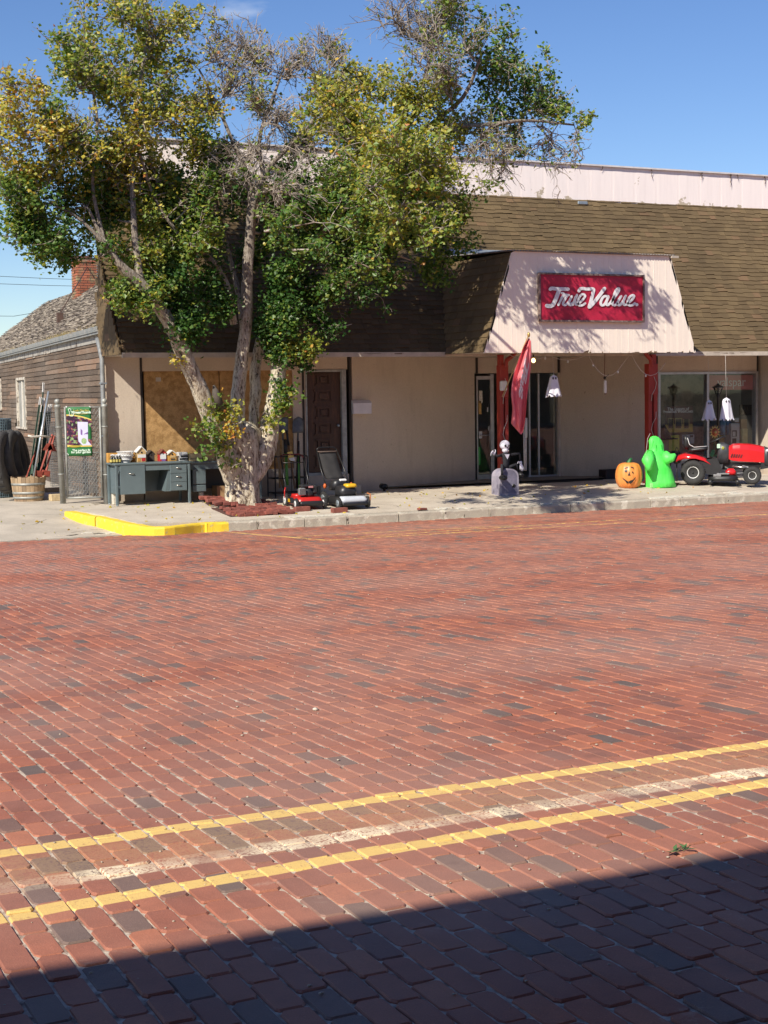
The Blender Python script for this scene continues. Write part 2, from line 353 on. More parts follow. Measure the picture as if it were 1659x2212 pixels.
BF = [tuple(range(16, 24))]+[(8+k, 8+(k+1) % 8, 16+(k+1) % 8, 16+k) for k in range(8)]+[(k, (k+1) % 8, 8+(k+1) % 8, 8+k) for k in range(8)]
def tones(n):
    t_ = RNG.beta(1.5, 1.4, n)*.84+.16; dk = RNG.random(n) < .125; t_[dk] = RNG.uniform(0, .19, dk.sum()); return t_
V = brick_arrays(BR); TN = tones(NB)
rzv = np.vectorize(rz)
cx_, cy_ = BR[:, 0]+wave(BR[:, 0], BR[:, 1]), BR[:, 1]
slope = (rzv(cy_+.1)-rzv(cy_-.1))/.2
near = np.argsort(BR[:, 1]+np.where((BR[:, 0] < .197*BR[:, 1]-.05) | (BR[:, 0] > .84*BR[:, 1]+.05) | (BR[:, 1] < 2.7), 100, 0))[:300]
isn = np.zeros(NB, bool); isn[near] = True
Vw = V.copy(); Vw[:, :, 2] += rzv(cy_)[:, None]+slope[:, None]*V[:, :, 1]; Vw[:, :, 0] += cx_[:, None]; Vw[:, :, 1] += cy_[:, None]
def brick_mesh(name, W, T):
    n = len(W); me = bpy.data.meshes.new(name); me.vertices.add(n*24); me.vertices.foreach_set('co', W.reshape(-1))
    loops = np.concatenate([np.array([i for f in BF for i in f])[None]+24*np.arange(n)[:, None]], 1).reshape(-1)
    cnt = np.tile(np.array([len(f) for f in BF]), n); st = np.concatenate([[0], np.cumsum(cnt)[:-1]])
    me.loops.add(len(loops)); me.loops.foreach_set('vertex_index', loops.astype(np.int32))
    me.polygons.add(len(cnt)); me.polygons.foreach_set('loop_start', st.astype(np.int32))
    sm = np.tile(np.array([0]+[1]*8+[0]*8, bool), n); me.update(calc_edges=True); me.polygons.foreach_set('use_smooth', np.zeros(len(cnt), bool))
    a = me.attributes.new('tone', 'FLOAT', 'FACE'); a.data.foreach_set('value', np.repeat(T, len(BF)).astype(np.float32))
    me.materials.append(MBRICK); me.validate(); return me
stuff(link('brick_paving', brick_mesh('brick_paving', Vw[~isn], TN[~isn]), road))
VAR = [brick_mesh('brick', V[k:k+1], TN[k:k+1]) for k in near[:60]]
for q, k in enumerate(near):
    o = link('brick', VAR[q % 60] if q >= 60 else VAR[q], road, loc=(cx_[k], cy_[k], rz(cy_[k]))); o.rotation_euler = (math.atan(slope[k]), 0, 0)
    o.scale = ((BR[k, 2]-.005)/(BR[near[q % 60], 2]-.005), (BR[k, 3]-.005)/(BR[near[q % 60], 3]-.005), 1)
# ---- pavement slabs
pav = thing('pavement'); struct(pav)
xs = [8.35, 9.6, 11.3, 13.0, 14.8, 16.6, 18.5, 20.4, 22.3, 24.5, 27, 31]
KPOLY = []
for i in range(len(xs)-1):
    for y0, y1 in ((24.66, 26.4), (26.4, 28.45), (28.45, 31.0)):
        if y0 > 28 and not 13 <= xs[i] < 20.4: continue
        if xs[i] == 8.35: continue
        a, c = xs[i]+.006, xs[i+1]-.006
        if xs[i] == 8.35 and y0 > 26: a = 7.62
        if xs[i] == 8.35 and y0 < 25: a = 7.95
        b_ = MB(); b_.add([(a, y0+.006, sz(y0)), (c, y0+.006, sz(y0)), (c, y1-.006, sz(y1)), (a, y1-.006, sz(y1)),
                           (a, y0+.006, -.8), (c, y0+.006, -.8), (c, y1-.006, -.8), (a, y1-.006, -.8)], [(0, 1, 2, 3), (0, 4, 5, 1), (1, 5, 6, 2), (2, 6, 7, 3), (3, 7, 4, 0)])
        dzp = random.uniform(-.004, .004); b_.v = [(p[0], p[1], p[2]+(dzp if p[2] > -.79 else 0)) for p in b_.v]
        b_.build('paving_slab', MCONC, pav)
b_ = MB(); b_.box((8.6, 24.6, -.79), (31, 31, -.62)); b_.build('slab_bed', MEARTH, pav)
# ---- alley drive
drv = thing('driveway'); struct(drv)
dy = [24.97, 25.6, 26.6, 28.47, 31, 34, 50]
for j in range(len(dy)-1):
    for x0, x1 in ((-6, -1.5), (-1.5, 3.2), (3.2, 7.57 if dy[j] < 28 else 12)):
        b_ = MB(); b_.grid(lambda u, v: (x0+.008+(x1-x0-.016)*u, dy[j]+.006+(dy[j+1]-dy[j]-.012)*v, dz(dy[j]+(dy[j+1]-dy[j])*v)), 3, 3, False, (0, 0, .1))
        b_.build('drive_slab', MCONC2, drv)
b_ = MB(); b_.box((-6, 24.96, -.82), (7.6, 50, -.74)); b_.build('slab_bed', MEARTH, drv)
# ---- kerb
kb = thing('kerb'); struct(kb)
brk = [PY(px, 1110, 24.45).x for px in (446, 555, 658, 749, 862, 958, 1057, 1150, 1233, 1306, 1406, 1470, 1569)]
kx = [8.62]+brk+[22.2, 24.5, 27, 31]
def kerb_piece(pts, mat, h0=.13, h1=.13, rough=.006):
    """pts: centre-line (x, y); section with a rounded top"""
    b = MB(); sec = [(-.10, -.30), (-.10, -.03), (-.085, -.006), (-.06, 0), (.07, 0), (.095, -.01), (.10, -.30)]
    n = len(pts); vs = []
    for i, p in enumerate(pts):
        p = Vector((*p, 0)); d = (Vector((*pts[min(i+1, n-1)], 0))-Vector((*pts[max(i-1, 0)], 0))).normalized(); nn = Vector((-d.y, d.x, 0))
        f = i/(n-1); top = p_top(p.x, p.y)+random.uniform(-.003, .003)
        for q, (a, z) in enumerate(sec):
            r_ = random.uniform(-rough, rough) if 0 < q < 6 else 0
            vs.append(p+nn*(a+r_)+Vector((0, 0, top+z+r_*.6)))
    k = len(sec); fs = [(i*k+j, (i+1)*k+j, (i+1)*k+j+1, i*k+j+1) for i in range(n-1) for j in range(k-1)]
    fs += [tuple(range(k)), tuple(range((n-1)*k, n*k))[::-1]]
    b.add(vs, fs, False); return b.build('kerb_stone', mat, kb)
def p_top(x, y): return sz(24.5)+.0 if y < 24.7 else max(sz(24.5)+(sz(y)-sz(24.5))*.95, dz(y)+.02)
for i in range(len(kx)-1):
    a, c = kx[i]+random.uniform(.004, .012), kx[i+1]-random.uniform(.004, .012); n = max(4, int((c-a)/.12))
    seg = [(a+(c-a)*k/n, 24.55+random.uniform(-.003, .003)) for k in range(n+1)]
    if i == 0: kerb_piece(seg, MYEL)
    elif i == 1:
        cut = PY(499, 1125, 24.45).x; kerb_piece([s_ for s_ in seg if s_[0] <= cut+.05], MYEL); kerb_piece([s_ for s_ in seg if s_[0] >= cut-.05], MKERB)
    else: kerb_piece(seg, MKERB)
def smooth_path(P_, n=4):
    P_ = [np.array(p, float) for p in P_]; P_ = [2*P_[0]-P_[1]]+P_+[2*P_[-1]-P_[-2]]; out = []
    for i in range(1, len(P_)-2):
        for k in range(n):
            t = k/n; a, b, c, d = P_[i-1], P_[i], P_[i+1], P_[i+2]; out.append(tuple(.5*((2*b)+(c-a)*t+(2*a-5*b+4*c-d)*t*t+(3*b-a-3*c+d)*t**3)))
    return out+[tuple(P_[-2])]
RET = [tuple(PS(x, y)[:2]) for x, y in ((150, 1103), (182, 1109), (214, 1115))]
RET2 = [tuple(PS(x, y)[:2]) for x, y in ((218, 1115.5), (245, 1122), (275, 1129), (310, 1134.5), (352, 1137.5))]+[(8.35, 24.55), (8.61, 24.55)]
kerb_piece(smooth_path(RET, 5), MYEL); kerb_piece(smooth_path(RET2, 4), MYEL)
KIN = [(p[0]+.1, p[1]+.03) for p in smooth_path(RET+RET2[:-1], 3)]
# corner slab inside the kerb return
pts = [(9.594, 24.66), (9.594, 28.45), (7.75, 28.45)]+[q for q in KIN if q[1] < 28.4 and q[0] < 9.5 and q[1] > 24.66]+[(8.5, 24.66)]
b_ = MB(); cutp = [q for q in pts if q[1] <= 26.4]; hi = [q for q in pts if q[1] > 26.4]; xi = np.interp(26.4, *zip(*sorted([(q[1], q[0]) for q in KIN])))
b_.prism([(x, y, sz(y)) for x, y in [(9.594, 24.66), (9.594, 26.39), (xi, 26.39)]+[q for q in KIN if 24.66 < q[1] < 26.38 and q[0] < 9.5][::1]+[(8.5, 24.66)]], (0, 0, -.2)); b_.build('paving_slab', MCONC, pav)
b_ = MB(); b_.prism([(x, y, sz(26.5)-.001) for x, y in [(9.594, 26.4), (9.594, 28.45), (7.75, 28.45)]+[q for q in KIN if 26.4 < q[1] < 28.4]+[(xi, 26.4)]], (0, 0, -.2)); b_.build('paving_slab', MCONC, pav)
# broken, patched kerb edges
def chip(cx, cy, r, zf, mat, name='concrete_patch', par=None, n=11, h=.012):
    pts = []
    for k in range(n):
        a = 2*math.pi*k/n; rr = r*random.uniform(.5, 1.15); X, Y = cx+rr*1.8*math.cos(a), cy+rr*.8*math.sin(a); pts.append((X, Y, zf(Y)-.01))
    b = MB(); b.prism(pts, (0, 0, .01+h)); return b.build(name, mat, par or kb)
for px, y, r in ((640, 24.68, .13), (668, 24.60, .10), (700, 24.62, .16), (745, 24.66, .12), (765, 24.56, .07), (960, 24.72, .12), (1000, 24.62, .10), (1015, 24.56, .06), (1180, 24.66, .10), (1260, 24.62, .16), (1290, 24.66, .12), (1420, 24.62, .14), (1450, 24.66, .2), (1490, 24.66, .16), (1530, 24.7, .12), (1590, 24.62, .17), (1640, 24.6, .14), (1580, 24.8, .1)):
    chip(PY(px, 1110, y).x, y, r, lambda Y: sz(24.5) if Y < 24.66 else sz(Y), MCHIP, h=random.uniform(.006, .013))
MCRACK = mk('crack dirt', (.06, .045, .03), .95, .3, 20, .4)
for px, w_ in ((749, .05), (960, .05), (1057, .03), (1233, .03), (1569, .05), (1000, .04), (555, .03)):
    X = PY(px, 1110, 24.5).x; b_ = MB()
    for s in range(4): b_.cb((X+random.uniform(-w_, w_)*.25, 24.466+random.uniform(-.01, .004), -.66+.03*s+random.uniform(-.01, .01)), (w_*random.uniform(.15, .35), .03, .035), 0, (0, random.uniform(-.6, .6), random.uniform(-.3, .3)))
    b_.build('crack', MCRACK, kb)
# gutter dirt and broken apron beside the yellow kerb
for k in range(22):
    x = random.uniform(6.2, 8.6); y = 25.0+random.uniform(-.02, .22)-(.25 if x > 7.6 else 0)
    if x > 7.55: y = 24.44+random.uniform(-.02, .01)
    if x <= 7.55: chip(x, y+.1, random.uniform(.03, .12), dz, random.choice([MCHIP, MCRACK, MCONC2]), 'concrete_patch', drv, h=random.uniform(.002, .008))
def crack_line(pts, zf, par, w=.006):
    b = MB(); P_ = [Vector((x, y, zf(y)+.004)) for x, y in pts]; vs = []
    for i, p in enumerate(P_):
        d = (P_[min(i+1, len(P_)-1)]-P_[max(i-1, 0)]).normalized(); n_ = Vector((-d.y, d.x, 0))*w*random.uniform(.4, 1.3); vs += [p-n_, p+n_]
    b.add(vs, [(2*i, 2*i+2, 2*i+3, 2*i+1) for i in range(len(P_)-1)]); b.build('crack', MCRACK, par)
def walk(x, y, a, n, st=.12):
    o = [(x, y)]
    for _ in range(n): a += random.uniform(-.45, .45); x += math.cos(a)*st; y += math.sin(a)*st; o.append((x, y))
    return o
for p in ((9.2, 25.4, .2), (12.5, 25.2, 1.2), (15.0, 25.0, 2.2), (14.4, 24.75, .4), (17.0, 25.6, .3), (19.4, 25.1, .1), (21.2, 24.8, .5), (13.3, 26.2, .1)): crack_line([q for q in walk(*p, 9) if 24.7 < q[1] < 28.3], sz, pav)
for p in ((5.6, 26.3, -.1), (6.4, 25.4, .5), (6.0, 27.5, .1), (6.6, 28, -.6)): crack_line([q for q in walk(*p, 8) if 25 < q[1] and q[0] < 7.5], dz, drv)
# ================================================================ STORE
def stucco():
    m, t, b = nodes('stucco'); n = noise(t, .9, 5, .6); f = noise(t, 38, 4, .7)
    o = mixc(t, ramp(t, n, [(.3, 0), (.7, 1)]), (.58, .49, .39), (.51, .43, .34))
    o = mixc(t, .3, o, ramp(t, f, [(.3, .35), (.7, .68)]), 'OVERLAY'); v_ = noise(t, 2.2, 5, .65, stretch=(1.6, 1.6, .35)); o = mixc(t, ramp(t, v_, [(.54, 0), (.72, .32)]), o, (.36, .29, .22)); w_ = noise(t, 11, 3); o = mixc(t, ramp(t, w_, [(.70, 0), (.73, .5)]), o, (.24, .18, .13))
    sp = N(t, 'SeparateXYZ'); t.links.new(pos(t), sp.inputs[0])                       # splash dirt near the pavement, stains
    low = math_(t, 'MULTIPLY', math_(t, 'MULTIPLY_ADD', sp.outputs[2], -2.2, .1, clamp=True), ramp(t, noise(t, 3, 4), [(.3, .2), (.65, 1)]))
    o = mixc(t, math_(t, 'MULTIPLY', low, .5), o, (.26, .20, .15)); t.links.new(o, b.inputs['Base Color'])
    b.inputs['Roughness'].default_value = .93; bumpn(t, b, f, .5, .012); return m
def shingle_mat(name, stops, var=.25):
    m, t, b = nodes(name); at = N(t, 'Attribute'); at.attribute_name = 'tone'; f = noise(t, 70, 3); g = noise(t, .7, 4, .6)
    o = ramp(t, at.outputs['Fac'], stops); o = mixc(t, .4, o, ramp(t, f, [(.3, .3), (.7, .72)]), 'OVERLAY'); o = mixc(t, .6, o, ramp(t, g, [(.3, .34), (.7, .66)]), 'OVERLAY')
    t.links.new(o, b.inputs['Base Color']); b.inputs['Roughness'].default_value = .92; bumpn(t, b, f, .5, .006); return m
MSTUC = stucco()
MSH = shingle_mat('brown shingles', [(0, (.105, .070, .032)), (.5, (.124, .084, .039)), (.9, (.142, .097, .045)), (1, (.165, .098, .050))])
MSHG = shingle_mat('weathered grey shingles', [(0, (.065, .050, .038)), (.3, (.155, .122, .092)), (.65, (.27, .222, .165)), (1, (.42, .36, .27))])
MTRIM = mk('cream trim', (.56, .49, .40), .7, .25, 5, .1)
MDARK = mk('black seam strip', (.035, .028, .024), .7, .3, 9)
MINT = mk('shop interior', (.26, .24, .20), .9, .3, 1.5)
MALU = mk('aluminium frame', (.50, .50, .49), .38, .2, 9, metal=.7)
MROOF = mk('flat roof felt', (.12, .12, .12), .9, .3, 3)
MGALV = mk('galvanised flashing', (.40, .46, .50), .45, .25, 6, metal=.55)
def pinkmetal(name, base, peel, thr, streak=.25):
    m, t, b = nodes(name); P = pos(t); n = noise(t, 1.6, 6, .68); s = noise(t, 4, 3, .6, stretch=(3, 3, .25)); f = noise(t, 60, 3)
    o = mixc(t, math_(t, 'MULTIPLY', ramp(t, s, [(.45, 0), (.7, 1)]), streak*.7), base, tuple(x*.72 for x in base))
    sp = N(t, 'SeparateXYZ'); t.links.new(P, sp.inputs[0])
    lo = math_(t, 'MULTIPLY_ADD', sp.outputs[2], -thr[2], thr[3], clamp=True)
    k = ramp(t, math_(t, 'ADD', n, math_(t, 'MULTIPLY', lo, .17)), [(thr[0], 0), (thr[0]+.012, 1)])
    o = mixc(t, k, o, peel); o = mixc(t, .12, o, f, 'OVERLAY'); t.links.new(o, b.inputs['Base Color']); b.inputs['Roughness'].default_value = .55
    bumpn(t, b, s, .15, .01); return m
MPINK = pinkmetal('pink painted band', (.93, .83, .78), (.50, .42, .31), (.685, 0, 2.2, 13.9))
MCAN = pinkmetal('canopy metal', (.90, .80, .68), (.26, .20, .14), (.80, 0, 6, 15.4))
def glass_mat(name, tint=(.9, .95, .95), refl=.02):
    m, t, b = nodes(name); t.nodes.remove(b); out = t.nodes['Material Output']
    tr = N(t, 'BsdfTransparent'); tr.inputs[0].default_value = (*tint, 1); gl = N(t, 'BsdfGlossy'); gl.inputs['Roughness'].default_value = .02
    gl.inputs['Color'].default_value = (.95, .97, 1, 1)
    fr = N(t, 'LayerWeight'); fr.inputs['Blend'].default_value = .5; ms = N(t, 'MixShader'); n = noise(t, 1.3, 2); bp = N(t, 'Bump'); bp.inputs['Strength'].default_value = .05; bp.inputs['Distance'].default_value = .02
    t.links.new(n, bp.inputs['Height']); t.links.new(bp.outputs[0], gl.inputs['Normal'])
    f = math_(t, 'MULTIPLY_ADD', math_(t, 'POWER', fr.outputs['Facing'], 4), .5, refl+.02, clamp=True); t.links.new(f, ms.inputs[0]); t.links.new(tr.outputs[0], ms.inputs[1]); t.links.new(gl.outputs[0], ms.inputs[2])
    t.links.new(ms.outputs[0], out.inputs[0]); return m
MGLASS = glass_mat('shop glass', (.93, .95, .94), .015)
ZT = .78+H                                             # soffit level
F = 28.5
store = thing('hardware_store', (7.89, F, -.4), 'beige stucco shop with a tall brown shingled mansard and pale pink metal top band', 'store')
def wall(name, x0, x1, y0, y1, z0, z1, mat=MSTUC, label=None, par=None):
    b = MB(); b.box((x0, y0, z0), (x1, y1, z1)); return b.build(name, mat, par or store, label)
XA = PY(306, 900, F).x; XW0 = PY(309, 802, F).x; XW1 = PY(632, 802, F).x; XD0 = PY(667, 900, F).x; XD1 = PY(752, 900, F).x
zpt = PY(310, 802, F).z
wall('wall', 7.9, XA, F, F+.25, -.8, ZT)
wall('wall', XA+.03, XD0-.05, F, F+.25, -.8, .14)                                 # under the boarded window
wall('wall', XA+.03, XD0-.05, F, F+.25, zpt, ZT)
wall('wall', XW1, XD0-.05, F+.002, F+.252, .14, zpt)
zd1 = PY(735, 803, F).z; zd0 = PY(735, 1019, F).z
wall('wall', XD0-.02, XD1, F+.003, F+.25, zd1+.05, ZT); wall('wall', XD0-.02, XD1, F+.003, F+.25, -.8, zd0-.05)
for px in (306, 655, 756): x = PY(px, 860, F).x; wall('seam_strip', x-.022, x+.022, F-.012, F+.27, -.5 if px > 600 else .1, ZT-.001, MDARK)
# boarded window: two sheets of chipboard
MOSB = mk('weathered chipboard', (.44, .265, .105), .85, .3, 9, .35, col2=(.30, .17, .06), thr=(.42, .6), bscale=90, fine=.5)
xm = (XW0+XW1)/2
wall('board', XW0+.02, xm-.01, F+.03, F+.05, .14, zpt, MOSB); wall('board', xm+.01, XW1, F+.035, F+.055, .14, zpt, MOSB)
wall('board_note', XW0+.26, XW0+.36, F+.026, F+.03, zpt-.2, zpt-.12, MTRIM)
# brown panelled door
door = thing('entry_door', (XD0, F, zd0)); door.parent = store; door.location = (XD0-7.89, 0, zd0+.4)
MDOOR = mk('dark brown wood door', (.062, .032, .019), .45, .35, 5, .15, col2=(.13, .062, .03), thr=(.5, .75), stretch=(4, 4, .7))
dx0, dx1 = XD0+.01, XD1-.14
b_ = MB(); b_.box((dx0, F+.06, zd0), (dx1, F+.10, zd1)); dl = b_.build('door_leaf', MDOOR, door)
b_ = MB(); xc = (dx0+dx1)/2-.02
for k in range(6):
    zc = zd0+.22+k*.335; w2_, h2_ = (.17, .115) if k % 2 == 0 else (.13, .105)
    for a in (-1, 1): b_.box((xc+a*w2_-.016, F+.035, zc-h2_), (xc+a*w2_+.016, F+.062, zc+h2_)); b_.box((xc-w2_-.05, F+.03, zc+a*h2_-.016), (xc+w2_+.05, F+.062, zc+a*h2_+.016))
    b_.cb((xc, F+.05, zc), (w2_*1.1, .035, h2_*1.1), .012)
b_.build('door_moulding', MDOOR, door)
MGREY = mk('chalky grey frame paint', (.40, .42, .41), .7, .35, 9, .1)
b_ = MB(); b_.box((dx1, F-.015, zd0-.06), (dx1+.10, F+.12, zd1+.05)); b_.box((dx0-.04, F-.013, zd1), (dx1-.001, F+.12, zd1+.045)); b_.box((dx0-.04, F-.014, zd0-.06), (dx1-.001, F+.12, zd0-.005)); b_.box((dx0-.07, F-.012, zd0-.06), (dx0-.041, F+.12, zd1+.045))
b_.build('door_frame', MGREY, door)
b_ = MB(); b_.ell((dx1-.07, F+.03, zd0+.95), (.03, .03, .03)); b_.build('door_knob', MGALV, door)
b_ = MB(); b_.box((XD0+.1, F-.32, sz(F)-.02), (XD1+.12, F-.005, sz(F)+.17)); b_.build('door_step', MCONC, store)
# wall right of the door, then the angled wall into the entrance
XB = PY(762, 900, F).x; pL = PY(1027, 1035, 30.0); pR = PY(1211, 1027, 30.0); pW = PY(1408, 1034, F)
def vwall(a, c, z0, z1, th=.2, name='wall', mat=MSTUC):
    a = Vector((a[0], a[1], 0)); c = Vector((c[0], c[1], 0)); d = (c-a).normalized(); n = Vector((-d.y, d.x, 0))*th
    b = MB(); b.prism([a+Vector((0, 0, z0)), c+Vector((0, 0, z0)), c+Vector((0, 0, z1)), a+Vector((0, 0, z1))], n); return b.build(name, mat, store)
vwall((XB, F), (pL.x, 30.0), -.8, ZT); vwall((pR.x, 30.0), (pW.x, F), -.8, ZT)
zh = PY(1100, 806, 30.0).z
b_ = MB(); b_.box((pL.x, 30.0, zh), (pR.x, 30.2, ZT)); b_.build('wall', MSTUC, store)
for px, z0 in ((1030, zh), (1207, zh)):
    x = PY(px, 800, 29.98).x; wall('seam_strip', x-.02, x+.02, 29.96, 30.0, z0, ZT-.001, MDARK)
# entrance doors and side glass (recess)
ent = thing('shop_entrance', (pL.x, 30.1, 0)); ent.parent = store; ent.location = (pL.x-7.89, 1.6, .4-.34)
z0 = sz(30)+.01
b_ = MB(); fx = [PY(p, 900, 30.05).x for p in (1029, 1062, 1072, 1140, 1150, 1165, 1200, 1208)]
def fr(b, x0, x1, za, zb, y0=30.03, y1=30.09): b.box((x0, y0, za), (x1, y1, zb))
zt_ = zh-.02; xs_ = [fx[0], fx[1]-.0, fx[3], fx[5], fx[7]]
dr1 = MB(); fr(dr1, fx[0], fx[0]+.03, z0, zt_-.12); fr(dr1, fx[1]-.04, fx[1]+.05, z0, zt_); fr(dr1, fx[0]+.031, fx[1]-.041, z0, z0+.13); fr(dr1, fx[0], fx[1]-.041, zt_-.12, zt_-.04)
d1 = dr1.build('door_frame', MALU, ent)
b_.box((fx[0]+.03, 30.05, z0+.13), (fx[1]-.04, 30.06, zt_-.12)); b_.build('glass_pane', MGLASS, ent)
b_ = MB(); b_.cyl((fx[1]-.08, 30.0, z0+.75), (fx[1]-.08, 30.0, z0+1.25), .012); b_.cyl((fx[0]+.05, 29.99, z0+1.02), (fx[1]-.08, 29.99, z0+1.02), .012); b_.build('push_bar', MALU, ent)
b_ = MB()
for x in (PY(1143, 900, 30.05).x, PY(1163, 900, 30.05).x, PY(1203, 900, 30.05).x): fr(b_, x-.022, x+.022, z0, zt_)
fr(b_, fx[3], fx[7], z0, z0+.06, 30.035, 30.085); b_.build('window_frame', MALU, ent)
b_ = MB(); b_.box((fx[3]+.03, 30.055, z0+.06), (fx[6]-.02, 30.062, zt_)); b_.build('glass_pane', MGLASS, ent)
wall('jamb', PY(1203, 900, 30).x+.03, pR.x, 29.99, 30.2, z0-.1, zh, MTRIM)
# notices on the door glass
for (x, z, w_, h_, c) in ((.07, 1.75, .09, .28, (.75, .73, .65)), (.06, 1.5, .07, .3, (.72, .45, .15)), (.06, .95, .08, .16, (.7, .72, .7)), (.30, 1.12, .07, .1, (.6, .62, .6)), (.28, 1.55, .03, .1, (.7, .7, .7)), (.03, .35, .06, .4, (.1, .5, .1))):
    b_ = MB(); b_.box((fx[0]+x, 30.045, z0+z), (fx[0]+x+w_, 30.049, z0+z+h_)); b_.build('notice', mk('notice%.2f' % (c[0]+x), c, .7, .3, 60), ent)
# main display window
wx0 = PY(1423, 900, F).x; wx1 = PY(1634, 900, F).x; wz1 = PY(1530, 808, F).z; wz0 = PY(1530, 989, F).z; wxm = PY(1528, 900, F).x
wall('wall', pW.x+.001, wx0-.03, F+.001, F+.2, -.8, ZT); wall('wall', wx0-.03, wx1+.03, F+.002, F+.2, -.8, wz0-.05); wall('wall', wx0-.03, wx1+.03, F+.002, F+.2, wz1+.05, ZT)
for px in (1419, 1636): x = PY(px, 800, F).x; wall('seam_strip', x-.02, x+.02, F-.01, F+.0, wz1+.02 if px < 1500 else -.4, ZT-.001, MDARK)
XE = PY(1641, 950, F).x
wall('wall', XE+.02, 31, 27.86, F+.2, -.8, ZT)
win = thing('display_window', (wx0, F, wz0)); win.parent = store; win.location = (wx0-7.89, 0, wz0+.4)
b_ = MB(); b_.box((wx0-.03, F-.03, wz0-.05), (wx1+.03, F+.12, wz0)); b_.box((wx0-.03, F-.03, wz1), (wx1+.03, F+.12, wz1+.05)); b_.box((wx0-.03, F-.028, wz0), (wx0+.03, F+.12, wz1)); b_.box((wx1-.04, F-.028, wz0), (wx1+.03, F+.12, wz1)); b_.box((wxm-.03, F-.029, wz0), (wxm+.03, F+.12, wz1))
b_.build('window_frame', MALU, win)
for a, c in ((wx0+.03, wxm-.03), (wxm+.03, wx1-.04)):
    b_ = MB(); b_.box((a, F+.03, wz0), (c, F+.04, wz1)); b_.build('glass_pane', MGLASS, win)
# interior
b_ = MB(); y0, y1 = F+.3, F+5
b_.add([(9.4, y1, -.35), (30.9, y1, -.35), (30.9, y1, 2.55), (9.4, y1, 2.55)], [(0, 3, 2, 1)])
b_.add([(8.4, y0, -.35), (30.9, y0, -.35), (30.9, y1, -.35), (9.4, y1, -.35), (8.4, y0, 2.55), (30.9, y0, 2.55), (30.9, y1, 2.55), (9.4, y1, 2.55)], [(0, 1, 2, 3), (4, 7, 6, 5)])
b_.build('interior', MINT, store)
b_ = MB(); b_.box((wx0-.2, F+.26, wz0-.12), (wx1+.2, F+1.7, wz0-.02)); b_.build('display_shelf', mk('shelf', (.35, .29, .22), .8), store)
b_ = MB(); b_.box((wx0-.4, F+1.75, -.35), (wx1+.6, F+1.8, 2.5)); b_.build('partition', mk('pegboard', (.36, .32, .26), .9, .5, 3, col2=(.12, .11, .09), thr=(.4, .6)), store)
# body of the building behind
b_ = MB(); b_.box((14.6, F+5.01, -.8), (31, 52, 3.7)); b_.build('rear_block', mk('rear block wall', (.30, .27, .22), .9), store)
b_ = MB(); b_.box((14.6, F+1.2, 3.72), (31, 51.9, 3.8)); b_.build('roof', MROOF, store)
# soffit and fascia
b_ = MB(); b_.box((7.9, 27.20, ZT+.001), (31, 28.74, ZT+.05)); b_.box((9.4, 28.741, ZT+.002), (31, 30.3, ZT+.05)); b_.build('soffit', MTRIM, store)
b_ = MB(); b_.box((7.88, 27.13, ZT-.05), (31, 27.19, ZT+.04)); b_.build('fascia', MTRIM, store)
